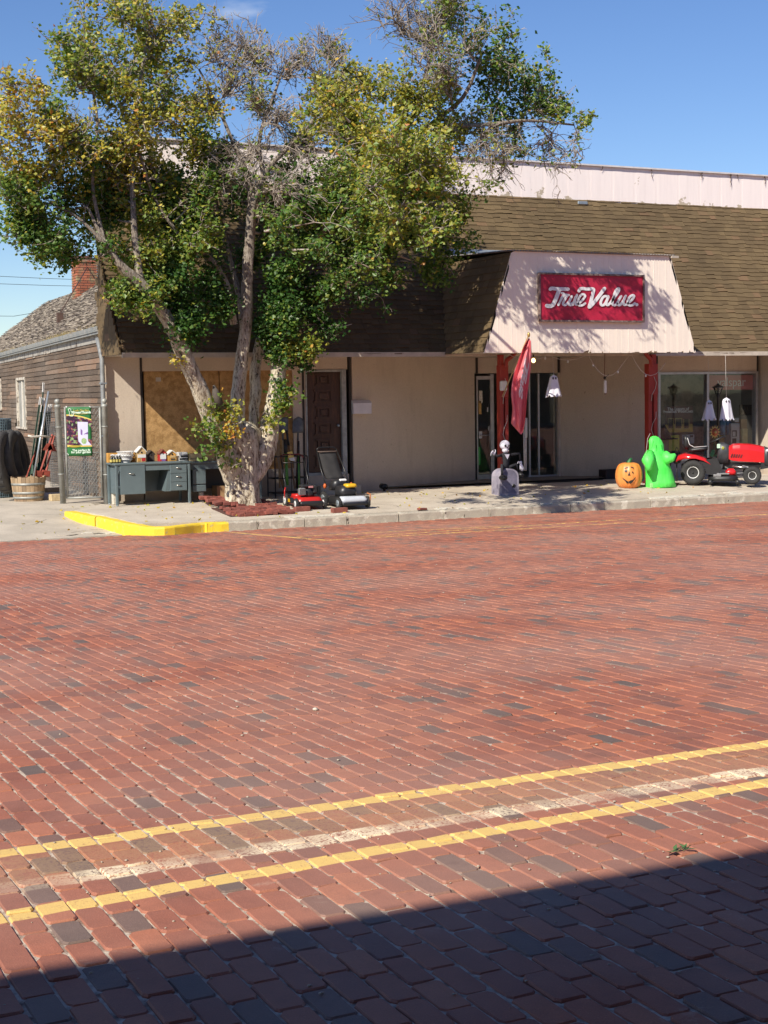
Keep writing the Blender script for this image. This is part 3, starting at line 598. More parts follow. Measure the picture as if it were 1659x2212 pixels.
# ---------------- mansard
MY0, MS = 27.15, .69
z0m, z1m = ZT+.01, 4.34+H
def msurf(z): return MY0+MS*(z-z0m)
b_ = MB(); b_.prism([(7.9, MY0+.03, z0m), (7.9, msurf(z1m)+.03, z1m), (7.9, msurf(z1m)+.1, z1m), (7.9, 28.66, 4.38), (7.9, 28.6, z0m+.06), (7.9, MY0+.2, z0m+.06)], (23.1, 0, 0)); b_.build('mansard_deck', mk('mansard deck', (.07, .05, .035), .9), store)
def shingle_field(o, u, v, n, nu, nv, su, sv, parent, mat, keyf, name='shingle', clip=None, rough=1., nvar=24, top=300):
    """courses of tabs: u along, v up the slope, n outward"""
    o, u, v, n = Vector(o), Vector(u), Vector(v), Vector(n); recs = []
    for j in range(nv):
        off = random.uniform(0, su); x = -off
        while x < nu:
            w_ = su*random.uniform(.72, 1.25); a, c = max(x, 0), min(x+w_, nu)
            if c-a > .03:
                if clip is None or clip(a, j*sv) : recs.append((a, c, j*sv, random.random()))
            x += w_
    def tab(b, a, c, h, t_):
        g = .003; dz_ = random.uniform(-.02, .02)*rough; dz2 = dz_+random.uniform(-.016, .016)*rough; th = .012+random.uniform(0, .010)*rough
        P_ = lambda x, y, k: (x, y, k)
        b.add([P_(a+g, dz_, th), P_(c-g, dz2, th+random.uniform(-.003, .005)*rough), P_(c-g, sv*1.12, .002), P_(a+g, sv*1.12, .002), P_(a+g, dz_, -.006), P_(c-g, dz2, -.006), P_(c-g, sv*1.12, -.006), P_(a+g, sv*1.12, -.006)],
              [(0, 1, 2, 3), (0, 4, 5, 1), (1, 5, 6, 2), (3, 7, 4, 0)])
    Mx = Matrix.Identity(4)
    for k, a in enumerate((u, v, n)):
        for r in range(3): Mx[r][k] = a[r]
    keys = sorted(range(len(recs)), key=lambda k: keyf(o+u*recs[k][0]+v*recs[k][2]))[:top]; ks = set(keys)
    bb = MB(); T = []
    for k, r in enumerate(recs):
        if k in ks: continue
        n0 = len(bb.v); tab(bb, r[0], r[1], r[2], 0); bb.v[n0:] = [tuple(o+u*p[0]+v*(p[1]+r[2])+n*p[2]) for p in bb.v[n0:]]; T += [r[3]]*4
    ob = bb.build(name+'_courses', mat, parent); a_ = ob.data.attributes.new('tone', 'FLOAT', 'FACE'); a_.data.foreach_set('value', T); stuff(ob)
    vs = []
    for q in range(nvar):
        b = MB(); tab(b, 0, 1, 0, 0); me = b.mesh(name); me.materials.append(mat); a_ = me.attributes.new('tone', 'FLOAT', 'FACE'); a_.data.foreach_set('value', [(q+.5)/nvar]*4); vs.append(me)
    poff = Vector(); p = parent
    while p is not None: poff += p.location; p = p.parent
    for k in keys:
        r = recs[k]; ob = link(name, random.choice(vs), parent); Mt = Matrix.Translation(o+u*r[0]+v*r[2]-poff) @ Mx @ Matrix.Diagonal((r[1]-r[0], 1, 1, 1)); ob.matrix_local = Mt
msl = math.hypot(1, MS); mv = Vector((0, MS/msl, 1/msl)); mn = Vector((0, -1/msl, MS/msl)); nrow = int((z1m-z0m)*msl/.122)+1
shingle_field((7.9, MY0, z0m), (1, 0, 0), mv, mn, 23.1, nrow, .235, .122, store, MSH, lambda p: 100 if (p.x < 20.0 or p.x > 26.3) else abs(p.x-22.6)+.7*abs(p.z-3.2))
# left hip face (vertical, shingled)
b_ = MB(); b_.prism([(7.86, MY0+.01, z0m), (7.86, 28.5, 4.40), (7.86, 28.6, 4.5), (7.86, 28.6, z0m)], (.03, 0, 0)); b_.build('mansard_end', MSH, store)
bb = MB(); T = []
for j in range(nrow):
    z = z0m+j*.135; y = msurf(z)+.02
    while y < 28.45:
        w_ = random.uniform(.2, .34); bb.cb((7.85, y+w_/2, z+.07), (.016+random.uniform(0, .01), w_-.006, .14)); T += [random.random()]*6; y += w_
    if z > z1m-.15: break
ob = bb.build('end_shingles', MSH, store); a_ = ob.data.attributes.new('tone', 'FLOAT', 'FACE'); a_.data.foreach_set('value', T); stuff(ob)
# pink corrugated band and coping
yb = msurf(z1m)+.02; z2 = 5.12+H; xx = 8.5; k = 0
while xx < 31:
    w_ = .62; b_ = MB()
    for a, c, d in ((0, .05, 0), (.05, .07, .002), (.07, .28, .003), (.28, .30, .002), (.30, w_-.003, 0)): b_.box((xx+a, yb-.03-d, z1m-.03+random.uniform(-.004, .004)), (xx+c-.0005, yb, z2-.001))
    b_.build('band_panel', MPINK, store); xx += w_
b_ = MB(); b_.box((8.45, yb-.09, z2), (31, yb+.25, z2+.035)); b_.build('coping', mk('white coping', (.72, .68, .66), .5, .2, 5), store)
b_ = MB(); b_.box((8.5, yb+.001, z1m-.05), (31, yb+.2, z2-.002)); b_.build('parapet', MSTUC, store)
MRUST = mk('rust streak', (.16, .10, .06), .9, .3, 15)
for px, l in ((1405, .2), (1512, .18), (1575, .3), (1648, .22), (1297, .1), (1590, .12)):
    x = PY(px, 380, yb).x; b_ = MB()
    for q in range(6): b_.cb((x+random.uniform(-.02, .02), yb-.067, z2-l*(q+.5)/6), (.05*random.uniform(.2, .8)*(1-q/8), .004, l/6.2))
    b_.build('rust_streak', MRUST, store)
b_ = MB(); p = PY(1269, 436, 29.3); b_.cb((p.x, msurf(p.z)-.05, p.z), (.26, .04, .07), .01); b_.build('vent_plate', MGALV, store)
# downspout at the left corner
b_ = MB(); b_.tube([(7.83, 28.62, 2.75), (7.83, 28.5, 2.6), (7.84, 28.38, 2.35), (7.84, 28.38, .3), (7.84, 28.40, -.38)], .045, 10); b_.build('downspout', mk('dull downspout', (.27, .28, .28), .6, .3, 5, metal=.2), store)
for z in (.9, 1.9): b_ = MB(); b_.cb((7.85, 28.38, z), (.12, .10, .03)); b_.build('pipe_bracket', MGALV, store)
# ---------------- entrance canopy
can = thing('entrance_canopy', (17, 25.56, ZT), 'pale pink corrugated metal canopy flaring over the shop entrance', 'canopy')
CYF = 25.56; zc0, zc1 = ZT-.03, 2.71+H; bl, br, tl, tr = 14.56, 19.59, 15.20, 18.95
MCSH = MSH
def cx(z, side): f = (z-zc0)/(zc1-zc0); return (bl+(tl-bl)*f) if side == 0 else (br+(tr-br)*f)
x = bl; k = 0
while x < br:                                # ribbed sheets, each cut to the flare
    w_ = .305; x2 = min(x+w_, br); b_ = MB()
    for a, c, d in ((0, .02, .0035), (.02, .09, .001), (.09, .13, .0), (.13, .145, .0015), (.145, .27, .0), (.27, w_, .001)):
        xa, xb = x+a, min(x+c, br)
        if xa >= br: break
        def top(xq):
            if xq < tl: return zc0+(zc1-zc0)*(xq-bl)/(tl-bl)
            if xq > tr: return zc1-(zc1-zc0)*(xq-tr)/(br-tr)
            return zc1
        e = random.uniform(0, .03) if random.random() < .5 else 0; e2 = e if random.random() < .8 else random.uniform(.03, .08)
        if x < 16.2: e = e2 = random.uniform(0, .012)
        ta, tb = max(top(xa), zc0+.002), max(top(xb), zc0+.002)
        b_.prism([(xa, CYF-d, min(zc0+e, ta)), (xb, CYF-d, min(zc0+e2, tb)), (xb, CYF-d, tb), (xa, CYF-d, ta)], (0, .03+d, 0))
    b_.build('metal_sheet', MCAN, can); x = x2; k += 1
b_ = MB(); b_.prism([(bl+.04, CYF+.035, zc0+.05), (br-.04, CYF+.035, zc0+.05), (tr-.03, CYF+.035, zc1-.02), (tl+.03, CYF+.035, zc1-.02)], (0, .06, 0)); b_.build('frame', mk('canopy timber', (.10, .07, .05), .9), can)
# shingled cheeks
for side in (0, 1):
    s_ = 1 if side == 0 else -1
    A = (cx(zc0, side), CYF, zc0+.02); B = (cx(zc1, side), CYF, zc1-.02); Cc = (cx(zc1, side), msurf(zc1)+.05, zc1-.02); D = (cx(zc0, side), MY0+.1, zc0+.02)
    b_ = MB(); b_.prism([A, B, Cc, D], (s_*.04, 0, 0)); ck = b_.build('cheek', mk('cheek board', (.07, .05, .035), .9), can)
    uu = Vector((0, 1, 0)); vv = (Vector(B)-Vector(A)).normalized(); nn = Vector((-s_*vv.z, 0, s_*vv.x)); bb = MB(); T = []
    L_ = (Vector(B)-Vector(A)).length; j = 0
    while j*.15 < L_-.02:
        z = zc0+.02+j*.15*vv.z; ymax = msurf(z); y = CYF+.015
        while y < ymax:
            w_ = random.uniform(.2, .34); y2 = min(y+w_, ymax+.02); th = .013+random.uniform(0, .008); h2 = min(.16, L_-j*.15)
            base = Vector(A)+vv*(j*.15); q = [base+uu*(y-CYF+.003)+nn*th, base+uu*(y2-CYF-.003)+nn*th, base+uu*(y2-CYF-.003)+vv*h2+nn*.003, base+uu*(y-CYF+.003)+vv*h2+nn*.003]
            bb.prism(q, -nn*(th+.0)); T += [random.random()]*6; y = y2
        j += 1
    ob = bb.build('cheek_shingles', MCSH, can); a_ = ob.data.attributes.new('tone', 'FLOAT', 'FACE'); a_.data.foreach_set('value', T); stuff(ob)
# corrugated roof
b_ = MB(); yr = msurf(zc1+.1)+.05
def crf(u, v):
    x = tl-.05+(tr-tl+.12)*u; return (x, CYF-.07+(yr-CYF+.07)*v, zc1+.015+.13*v+.012*math.sin(x*2*math.pi/.068))
b_.grid(crf, 330, 1, True, (0, 0, .004)); b_.build('corrugated_roof', mk('rusty corrugated iron', (.20, .16, .13), .7, .4, 8, metal=.3, col2=(.36, .34, .32)), can)
b_ = MB(); b_.box((br-.62-.05, CYF-.09, zc1-.045), (br-.50, CYF-.02, zc1-.0)); b_.build('trim_end', MTRIM, can)
pa, pb = PY(983, 544, msurf(zc1+.1)-.1), PY(1300, 545, msurf(zc1+.1)-.1); zfl = zc1+.17
b_ = MB(); b_.prism([(pa.x, msurf(zfl)-.12, zfl-.02), (pa.x, msurf(zfl+.17)-.03, zfl+.17), (pa.x, msurf(zfl+.17)-.01, zfl+.17), (pa.x, msurf(zfl)-.10, zfl-.02)], (pb.x-pa.x, 0, 0)); b_.build('flashing', MGALV, can)
b_ = MB(); b_.box((bl+.05, CYF+.1, zc0+.03), (br-.05, 27.12, zc0+.06)); b_.build('soffit', MTRIM, can)
# ---------------- sign with script lettering
MRED = mk('red banner', (.50, .018, .055), .5, .2, 2.5, .35, bscale=5); MWHITE = mk('white lettering', (.80, .80, .80), .5, .06, 5)
sgn = thing('store_sign', (PY(1167, 640, 25.5).x, 25.5, 3.0), 'wide red sign with white script lettering on the canopy front', 'sign')
sc_ = 460/1659/1.8228; Sx = lambda u, v: PY((2100/1.8228)+u*sc_, (1050/1.8228)+v*sc_, 25.485)
c4 = [Sx(105, 100), Sx(1555, 150), Sx(1560, 770), Sx(95, 752)]
xl_, xr_ = (c4[0].x+c4[3].x)/2, (c4[1].x+c4[2].x)/2; zt2, zb2 = (c4[0].z+c4[1].z)/2, (c4[2].z+c4[3].z)/2
b_ = MB(); b_.grid(lambda u, v: (xl_+(xr_-xl_)*u, 25.5-.004*math.sin(u*23+v*5)-.003*math.sin(v*17-u*9), zb2+(zt2-zb2)*v), 40, 20, True); b_.build('sign_face', MRED, sgn)
b_ = MB()
for a, c in (((xl_-.03, zb2-.035), (xr_+.03, zb2)), ((xl_-.03, zt2), (xr_+.03, zt2+.035)), ((xl_-.035, zb2), (xl_, zt2)), ((xr_, zb2), (xr_+.035, zt2))): b_.box((a[0], 25.47, a[1]), (c[0], 25.535, c[1]))
b_.build('sign_frame', mk('sign frame', (.30, .22, .19), .6, .4, 12, col2=(.09, .05, .04)), sgn)
def stroke(pts, w_, n=5):      # Catmull-Rom ribbon
    P_ = [np.array(p, float) for p in pts]; P_ = [2*P_[0]-P_[1]]+P_+[2*P_[-1]-P_[-2]]; out = []
    for i in range(1, len(P_)-2):
        for k in range(n):
            t = k/n; a, b, c, d = P_[i-1], P_[i], P_[i+1], P_[i+2]
            out.append(.5*((2*b)+(c-a)*t+(2*a-5*b+4*c-d)*t*t+(3*b-a-3*c+d)*t**3))
    out.append(P_[-2]); return out
# letter strokes in picture units of the sign close-up: (points, width)
LET = [('T', [[(240, 320), (262, 308), (330, 315), (490, 320)], [(370, 320), (330, 430), (285, 530), (245, 560), (190, 555)]], 50, 56),
 ('r', [[(405, 375), (440, 392), (425, 420), (392, 470), (355, 545)], [(395, 450), (440, 400), (500, 405)]], 32, 32),
 ('u', [[(478, 410), (440, 480), (420, 530), (455, 545), (510, 490), (545, 420)], [(545, 420), (510, 500), (515, 545), (560, 540)]], 33, 33),
 ('e', [[(515, 545), (575, 500), (600, 425)], [(620, 400), (590, 480), (610, 540), (680, 490), (735, 420), (700, 390), (655, 430), (630, 500), (650, 550), (700, 545), (735, 520)]], 30, 31),
 ('V', [[(645, 345), (680, 310), (760, 318), (850, 318), (845, 380), (815, 500), (790, 575)], [(800, 570), (850, 520), (930, 420), (1010, 310)]], 44, 48),
 ('a', [[(1060, 420), (1000, 425), (960, 490), (965, 545), (1015, 530), (1065, 430)], [(1065, 430), (1035, 510), (1050, 545), (1090, 520)]], 35, 34),
 ('l', [[(1080, 530), (1150, 440), (1215, 340), (1205, 308), (1165, 350), (1130, 460), (1125, 535), (1165, 545), (1200, 500)]], 33, 33),
 ('u', [[(1245, 420), (1205, 490), (1200, 540), (1235, 540), (1280, 480), (1310, 415)], [(1310, 415), (1280, 490), (1285, 540), (1320, 540)]], 34, 33),
 ('e', [[(1320, 540), (1400, 470), (1430, 420), (1405, 405), (1360, 440), (1340, 510), (1360, 550), (1410, 545), (1440, 520)]], 32, 32)]
def lettering(parent, fn, mat, LETS, w2m, y_off):
    for ch, strs, w0, w1 in LETS:
        b = MB()
        for q, s_ in enumerate(strs):
            c = stroke(s_, 0); w_ = (w0, w1)[min(q, 1)]/2; n = len(c); Lv, Rv = [], []
            for i, p in enumerate(c):
                d = c[min(i+1, n-1)]-c[max(i-1, 0)]; d = d/(np.linalg.norm(d)+1e-9); nn = np.array([-d[1], d[0]]); Lv.append(p+nn*w_); Rv.append(p-nn*w_)
            vs = [fn(*p, -.001*q) for p in Lv]+[fn(*p, -.001*q) for p in Rv]; vs2 = [fn(*p, .006) for p in Lv]+[fn(*p, .006) for p in Rv]; k = len(vs)
            b.add(vs+vs2, [(i, i+1, n+i+1, n+i) for i in range(n-1)]+[(i, i+k, i+1+k, i+1) for i in range(n-1)]+[(n+i, n+i+1, n+i+1+k, n+i+k) for i in range(n-1)]+[(0, n, n+k, k), (n-1, n-1+k, 2*n-1+k, 2*n-1)])
            for e in (c[0], c[-1]):
                ring = [e+w_*np.array([math.cos(a), math.sin(a)]) for a in np.linspace(0, 2*math.pi, 11)[:-1]]; b.add([fn(*p, -.0005-.001*q) for p in ring], [tuple(range(10))])
        b.build('letter', mat, parent)
def sfn(u, v, d): p = Sx(u, v); return (p.x, 25.485+d-.004, p.z)
lettering(sgn, sfn, MWHITE, LET, 1, 0)
b_ = MB(); b_.add([sfn(1468+22*math.cos(a), 540+22*math.sin(a), 0) for a in np.linspace(0, 2*math.pi, 13)[:-1]], [tuple(range(12))]); b_.build('letter', MWHITE, sgn)
# ================================================================ WOODEN HOUSE ON THE ALLEY
hd = Vector((.097, 1, 0)).normalized(); hn = Vector((-hd.y, hd.x, 0)); H0 = Vector((7.955, 28.62, 0)); HL = 19.5
ZE = 1.30+H
house = thing('wooden_house', (H0.x, H0.y, -.4), 'weathered brown clapboard house with patchy grey shingle roof left of the store', 'house')
def HP(s, o, z): return H0+hd*s+hn*o+Vector((0, 0, z))      # o: out of the wall, towards the alley
def hbox(b, s0, s1, o0, o1, z0, z1):
    return b.add([HP(s, o, z) for z in (z0, z1) for s, o in ((s0, o1), (s1, o1), (s1, o0), (s0, o0))], [(0, 1, 2, 3), (4, 7, 6, 5), (0, 4, 5, 1), (1, 5, 6, 2), (2, 6, 7, 3), (3, 7, 4, 0)])
def siding():
    m, t, b = nodes('weathered siding'); oi = N(t, 'ObjectInfo'); P = pos(t)
    g = noise(t, 9, 6, .7, stretch=(.5, .5, 9)); big = noise(t, .55, 3)
    o = ramp(t, g, [(.3, (.055, .036, .024)), (.5, (.125, .085, .056)), (.7, (.20, .145, .10))])
    o = mixc(t, ramp(t, oi.outputs['Random'], [(.80, 0), (.95, .5)]), o, (.22, .12, .07)); o = mixc(t, ramp(t, big, [(.45, 0), (.7, .5)]), o, (.20, .165, .13))
    h = N(t, 'HueSaturation'); t.links.new(o, h.inputs['Color']); t.links.new(math_(t, 'MULTIPLY_ADD', oi.outputs['Random'], .7, .72), h.inputs['Value'])
    t.links.new(h.outputs[0], b.inputs['Base Color']); b.inputs['Roughness'].default_value = .9; bumpn(t, b, g, .7, .01); return m
MSID = siding(); MPEEL = mk('peeling cream paint', (.60, .55, .46), .8, .3, 14, .3, col2=(.23, .19, .15), thr=(.5, .58), stretch=(1, 1, .4))
b_ = MB(); hbox(b_, .45, HL, -1.2, -.03, -.5, ZE-.05); b_.build('wall', mk('house backing', (.05, .04, .03), .9), house)
wins = []
for x0, x1, y0, y1 in ((38, 59, 822, 920), (-12, 5, 824, 880)):
    def onw(x, y):
        r = Vector(ray(x, y)); k = hn.dot(H0)/hn.dot(r); p = r*k; return (p-H0).dot(hd), p.z+H
    (a, z1_), (c, z0_) = onw(x0, y0), onw(x1, y1); wins.append((min(a, c), max(a, c), z0_, z1_))
row = .112; z = -.38; j = 0
while z < ZE-.12:
    s = -random.uniform(0, 1.5)
    while s < HL:
        l_ = random.uniform(1.2, 3.8); a, c = max(s, 0), min(s+l_, HL); s += l_
        for w_ in wins:
            if z+row > w_[2]-.05 and z < w_[3]+.05:
                if a < w_[0]-.08 < c: c2 = w_[0]-.08; hh = (a, c2); a0, c = a, c2
                elif w_[0]-.08 <= a < w_[1]+.08: a = min(c, w_[1]+.08)
        if c-a < .06: continue
        dzb = random.uniform(-.006, .006); sag = random.uniform(-.008, .008); th = random.uniform(.016, .026)
        b_ = MB(); g = .003
        b_.add([HP(a+g, .0, z+dzb), HP(c-g, .0, z+dzb+sag), HP(a+g, th, z+dzb), HP(c-g, th+random.uniform(0, .008), z+dzb+sag), HP(a+g, .004, z+row*1.08), HP(c-g, .004, z+row*1.08), HP(a+g, -.01, z+row*1.08), HP(c-g, -.01, z+row*1.08)],
               [(0, 1, 3, 2), (2, 3, 5, 4), (0, 2, 4), (0, 4, 6), (1, 5, 3), (1, 7, 5), (4, 5, 7, 6)])
        b_.f = [f[::-1] for f in b_.f]; b_.build('siding_board', MSID, house)
    z += row; j += 1
for w_ in wins:
    wi = thing('window', (0, 0, 0)); wi.parent = house; wi.location = (0, 0, 0)
    b_ = MB(); a, c, z0_, z1_ = w_
    hbox(b_, a-.08, a, -.03, .045, z0_-.04, z1_+.05); hbox(b_, c, c+.08, -.03, .045, z0_-.04, z1_+.05); hbox(b_, a, c, -.03, .044, z1_, z1_+.07); hbox(b_, a-.12, c+.12, -.03, .07, z0_-.09, z0_-.041)
    b_.build('window_frame', MPEEL, wi)
    b_ = MB(); hbox(b_, a+.02, c-.02, -.025, -.02, z0_-.04, z1_); b_.build('window_board', mk('grey window board', (.34, .33, .29), .8, .3, 6), wi)
    b_ = MB(); m_ = (a+c)/2; hbox(b_, m_-.12, m_+.06, -.019, .01, z0_-.04, z1_-.03); b_.build('curtain', mk('pale curtain', (.66, .62, .54), .9, .2, 8), wi)
# eave board, gutter
b_ = MB(); hbox(b_, 0, HL, -.02, .035, ZE-.22, ZE-.06); b_.build('frieze_board', mk('grey frieze paint', (.36, .34, .30), .85, .3, 5, .2, col2=(.12, .09, .07), thr=(.5, .66)), house)
b_ = MB(); hbox(b_, -.05, HL, .0, .14, ZE-.03, ZE+.0); hbox(b_, -.05, HL, .125, .142, ZE+.001, ZE+.07); hbox(b_, -.05, HL, .05, .12, ZE-.075, ZE-.031); b_.build('gutter', mk('gutter metal', (.20, .215, .21), .7, .35, 5, col2=(.30, .29, .26)), house)
for k in range(9): s = random.uniform(7, 13); b_ = MB(); hbox(b_, s, s+random.uniform(.2, .6), .036, .042, ZE-.14-.03*(k%5), ZE-.12-.03*(k%5)); b_.build('paint_flake', MTRIM, house)
# roof
ra, rb = PZ(217, 613, 3.52+H), PZ(0, 688, 3.72+H); rdir = (rb-ra).normalized(); RA = ra-rdir*18; RB = ra+rdir*32
EA, EB = HP(-.05, .10, ZE+.03), HP(HL+8, .10, ZE+.03)
t0 = (EA-RA).dot(rdir); RA = RA+rdir*(t0+1.5); RB = RA+rdir*(EB-EA).length
Ur = (EB-EA).normalized(); Vr = ((RA-EA)-Ur*(RA-EA).dot(Ur)).normalized(); Nr = Vr.cross(Ur).normalized()
if Nr.z < 0: Nr = -Nr
Lr = (RA-EA).length
def roofpt(x, v, n_):
    f = v/Lr; a = EA+(EB-EA)*(x/(EB-EA).length); b = RA+(RB-RA)*(x/(EB-EA).length); return a+(b-a)*f+Nr*n_
bb = MB(); T = []; recs = []
nr = int(Lr/.14)
for j in range(nr+1):
    x = -random.uniform(0, .25)
    while x < (EB-EA).length:
        w_ = random.uniform(.13, .32); recs.append((max(x, 0), x+w_, j)); x += w_
b_ = MB(); b_.grid(lambda u, v: roofpt((EB-EA).length*u, Lr*v, -.012), 12, 12, False, Nr*.05); b_.build('roof_deck', mk('roof deck', (.10, .085, .065), .9), house)
order = sorted(range(len(recs)), key=lambda k: abs(recs[k][0]-5.5)+recs[k][2]*.15); topk = set(order[:300])
for k, (a, c, j) in enumerate(recs):
    jit = random.uniform(-.035, .035); th = random.uniform(.012, .045); cu = random.uniform(0, .03)
    q = [roofpt(a+.004, j*.14+jit, th), roofpt(c-.004, j*.14+jit+random.uniform(-.015, .015), th+cu), roofpt(c-.004, j*.14+.17, .006), roofpt(a+.004, j*.14+.17, .006)]
    tn = random.random()
    if k in topk:
        b1 = MB(); b1.prism(q, -Nr*.012); ob = b1.build('shingle', MSHG, house); a_ = ob.data.attributes.new('tone', 'FLOAT', 'FACE'); a_.data.foreach_set('value', [tn]*6)
    else: bb.prism(q, -Nr*.012); T += [tn]*6
ob = bb.build('shingle_courses', MSHG, house); a_ = ob.data.attributes.new('tone', 'FLOAT', 'FACE'); a_.data.foreach_set('value', T); stuff(ob)
# dry grass in the gutter
MDRY = mk('dry grass', (.46, .37, .16), .9, .3, 20)
b_ = MB()
for k in range(420):
    s = random.choice([random.gauss(5.2, 1.3), random.uniform(.3, 17)]); p = HP(abs(s), .08, ZE+.03); a = random.uniform(0, 6.28); h = random.uniform(.05, .16)
    b_.add([p, p+Vector((.012, 0, 0)), p+Vector((math.cos(a)*.06, math.sin(a)*.06, h))], [(0, 1, 2)])
tag(b_.build('gutter_grass', MDRY), 'dry straw-coloured grass growing out of the wooden house gutter', 'grass', kind='stuff')
# chimney of real bricks
MCB = mk('chimney brick', (.36, .115, .06), .9, .4, 4, .3, col2=(.25, .19, .10), thr=(.5, .62), rnd=.3)
cc = PZ(184, 640, 3.2+H); cw = .66
chz0 = 2.7+H; cz1 = PY(184, 562, cc.y).z
chn = thing('chimney', (0, 0, 0)); chn.parent = house
b_ = MB(); b_.box((cc.x-cw/2+.02, cc.y-cw/2+.02, chz0), (cc.x+cw/2-.02, cc.y+cw/2-.02, cz1-.02)); b_.build('mortar_core', mk('old mortar', (.42, .36, .29), .95), chn)
z = chz0; j = 0; bm_ = {}
while z < cz1-.05:
    o = .03 if z > cz1-.17 else 0
    for fx_, fy_, ux, uy in ((0, -1, 1, 0), (-1, 0, 0, -1), (1, 0, 0, 1), (0, 1, -1, 0)):
        x = -cw/2-o+(.11 if j % 2 else 0)*0; e = cw/2+o; first = .11 if (j+(fx_ != 0)) % 2 else .22
        while x < e-.02:
            l_ = min(first, e-x); first = .22
            key = round(l_, 2)
            if key not in bm_: q = MB(); q.cb((0, 0, 0), (l_-.018, .05, .062), .004); bm_[key] = q.mesh('brick'); bm_[key].materials.append(MCB)
            m_ = x+l_/2; ob = link('brick', bm_[key], chn); off = Vector(house.location)
            ob.location = Vector((cc.x+fx_*(cw/2+o-.02)+ux*m_, cc.y+fy_*(cw/2+o-.02)+uy*m_, z+.04))-off; ob.rotation_euler = (0, 0, math.atan2(uy, ux)); x += l_
    z += .08; j += 1
b_ = MB(); b_.box((cc.x-.2, cc.y-.2, cz1-.05), (cc.x+.2, cc.y+.2, cz1+.12)); b_.build('flue', mk('flue', (.12, .05, .035), .9), chn)
# guy wire with bracket on the roof
gw = thing('guy_wire', (0, 0, 0)); gp = roofpt(6.5, .6, .05); 
p1_ = PY(175, 590, 44); d_ = PX(129, 703, 0.1)
def onroof(x, y):
    r = Vector(ray(x, y)); P0 = EA-Vector((0, 0, H)); k = Nr.dot(P0)/Nr.dot(r); return r*k+Vector((0, 0, H))
q0 = onroof(130, 702); q1 = Vector((cc.x, cc.y-cw/2-.03, cz1-.25)); gw.location = q0
tag(gw, 'rusty guy wire running from the chimney down to a roof bracket', 'wire')
b_ = MB(); b_.tube([q0+Vector((0, 0, .3)), q1], .016, 5); b_.build('wire', mk('rusty wire', (.12, .07, .05), .8, .3, 9), gw)
b_ = MB(); b_.cb(q0+Vector((0, 0, .15)), (.16, .12, .34)); b_.build('bracket', mk('rusty wire', (0, 0, 0)), gw)
# power lines
pl = thing('power_line', (-30, 95, -.8), 'thin dark power lines crossing the sky behind the chimney', 'power line')
for y0, y1 in ((596, 607), (613, 620), (682, 683)):
    a, c = PY(-60, y0-2, 95), PY(260 if y0 < 650 else 30, y1, 99); b_ = MB(); d = (c-a); b_.tube([a-d*2+Vector((0, 0, 1)), a, (a+c)/2-Vector((0, 0, .03)), c, c+d*2+Vector((0, 0, 1))], .018, 4); b_.build('wire', MDARK, pl)
for s in (-1, 1):
    p = (PY(-60, 640, 95) if s < 0 else PY(260, 620, 99))+Vector((s*55, 0, 0)); b_ = MB(); b_.cyl((p.x, p.y, -.8), (p.x, p.y, 10.2), .16, .11, 8); b_.cb((p.x, p.y, 9.6), (.12, 2.4, .12)); b_.build('pole', mk('utility pole wood', (.16, .11, .07), .9), pl)
# building behind the camera, whose flat canopy shades the near road
opp = thing('opposite_building', (0, -3.6, 0), 'brick shop row behind the viewer whose flat canopy shades the near road', 'building')
MOB = mk('tan brick wall', (.40, .30, .21), .9, .25, 2, .2); 
b_ = MB(); b_.box((-25, -14, -.02), (40, -3.6, 8.2)); b_.build('wall', MOB, opp)
b_ = MB(); b_.prism([(-25, .71, 6.0), (40, -1.43, 6.0), (40, -3.6, 6.0), (-25, -3.6, 6.0)], (0, 0, .35)); b_.build('canopy', mk('canopy slab', (.35, .33, .30), .9), opp)
for k in range(13):
    x = -23+k*4.8; b_ = MB(); b_.box((x, -3.58, .7), (x+3.6, -3.5, 3.0)); b_.build('window', mk('dark shop window', (.05, .07, .09), .1, .2, 1), opp)
b_ = MB(); b_.box((-25, -3.56, 0), (40, -1.2, .12)); b_.build('walkway', MCONC, opp)
# ================================================================ THE TREE
tb = PY(524, 1089, 26.35); tb.z = sz(26.35); tree = thing('street_tree', tb, 'big pale-barked elm with several trunks and yellowing leaves in the pavement brick ring', 'tree')
def bark():
    m, t, b = nodes('pale bark'); P = pos(t); n = noise(t, 6, 7, .75, stretch=(2.4, 2.4, .5)); f = noise(t, 17, 5, .7, stretch=(2.2, 2.2, .7)); g = noise(t, 1.1, 2)
    c = math_(t, 'ADD', math_(t, 'MULTIPLY', n, .55), math_(t, 'MULTIPLY', f, .45))
    o = ramp(t, c, [(.415, (.10, .07, .045)), (.455, (.30, .23, .155)), (.495, (.60, .52, .38)), (.6, (.78, .71, .56))])
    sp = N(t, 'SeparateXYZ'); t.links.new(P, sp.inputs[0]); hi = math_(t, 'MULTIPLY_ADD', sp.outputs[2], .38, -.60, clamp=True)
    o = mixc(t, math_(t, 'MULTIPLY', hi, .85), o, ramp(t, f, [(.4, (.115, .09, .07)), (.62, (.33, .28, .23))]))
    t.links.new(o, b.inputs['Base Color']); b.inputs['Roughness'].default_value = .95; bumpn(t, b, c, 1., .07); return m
MBARK = bark()
MTWIG = mk('grey twig bark', (.46, .40, .34), .9, .4, 3, col2=(.20, .155, .12))
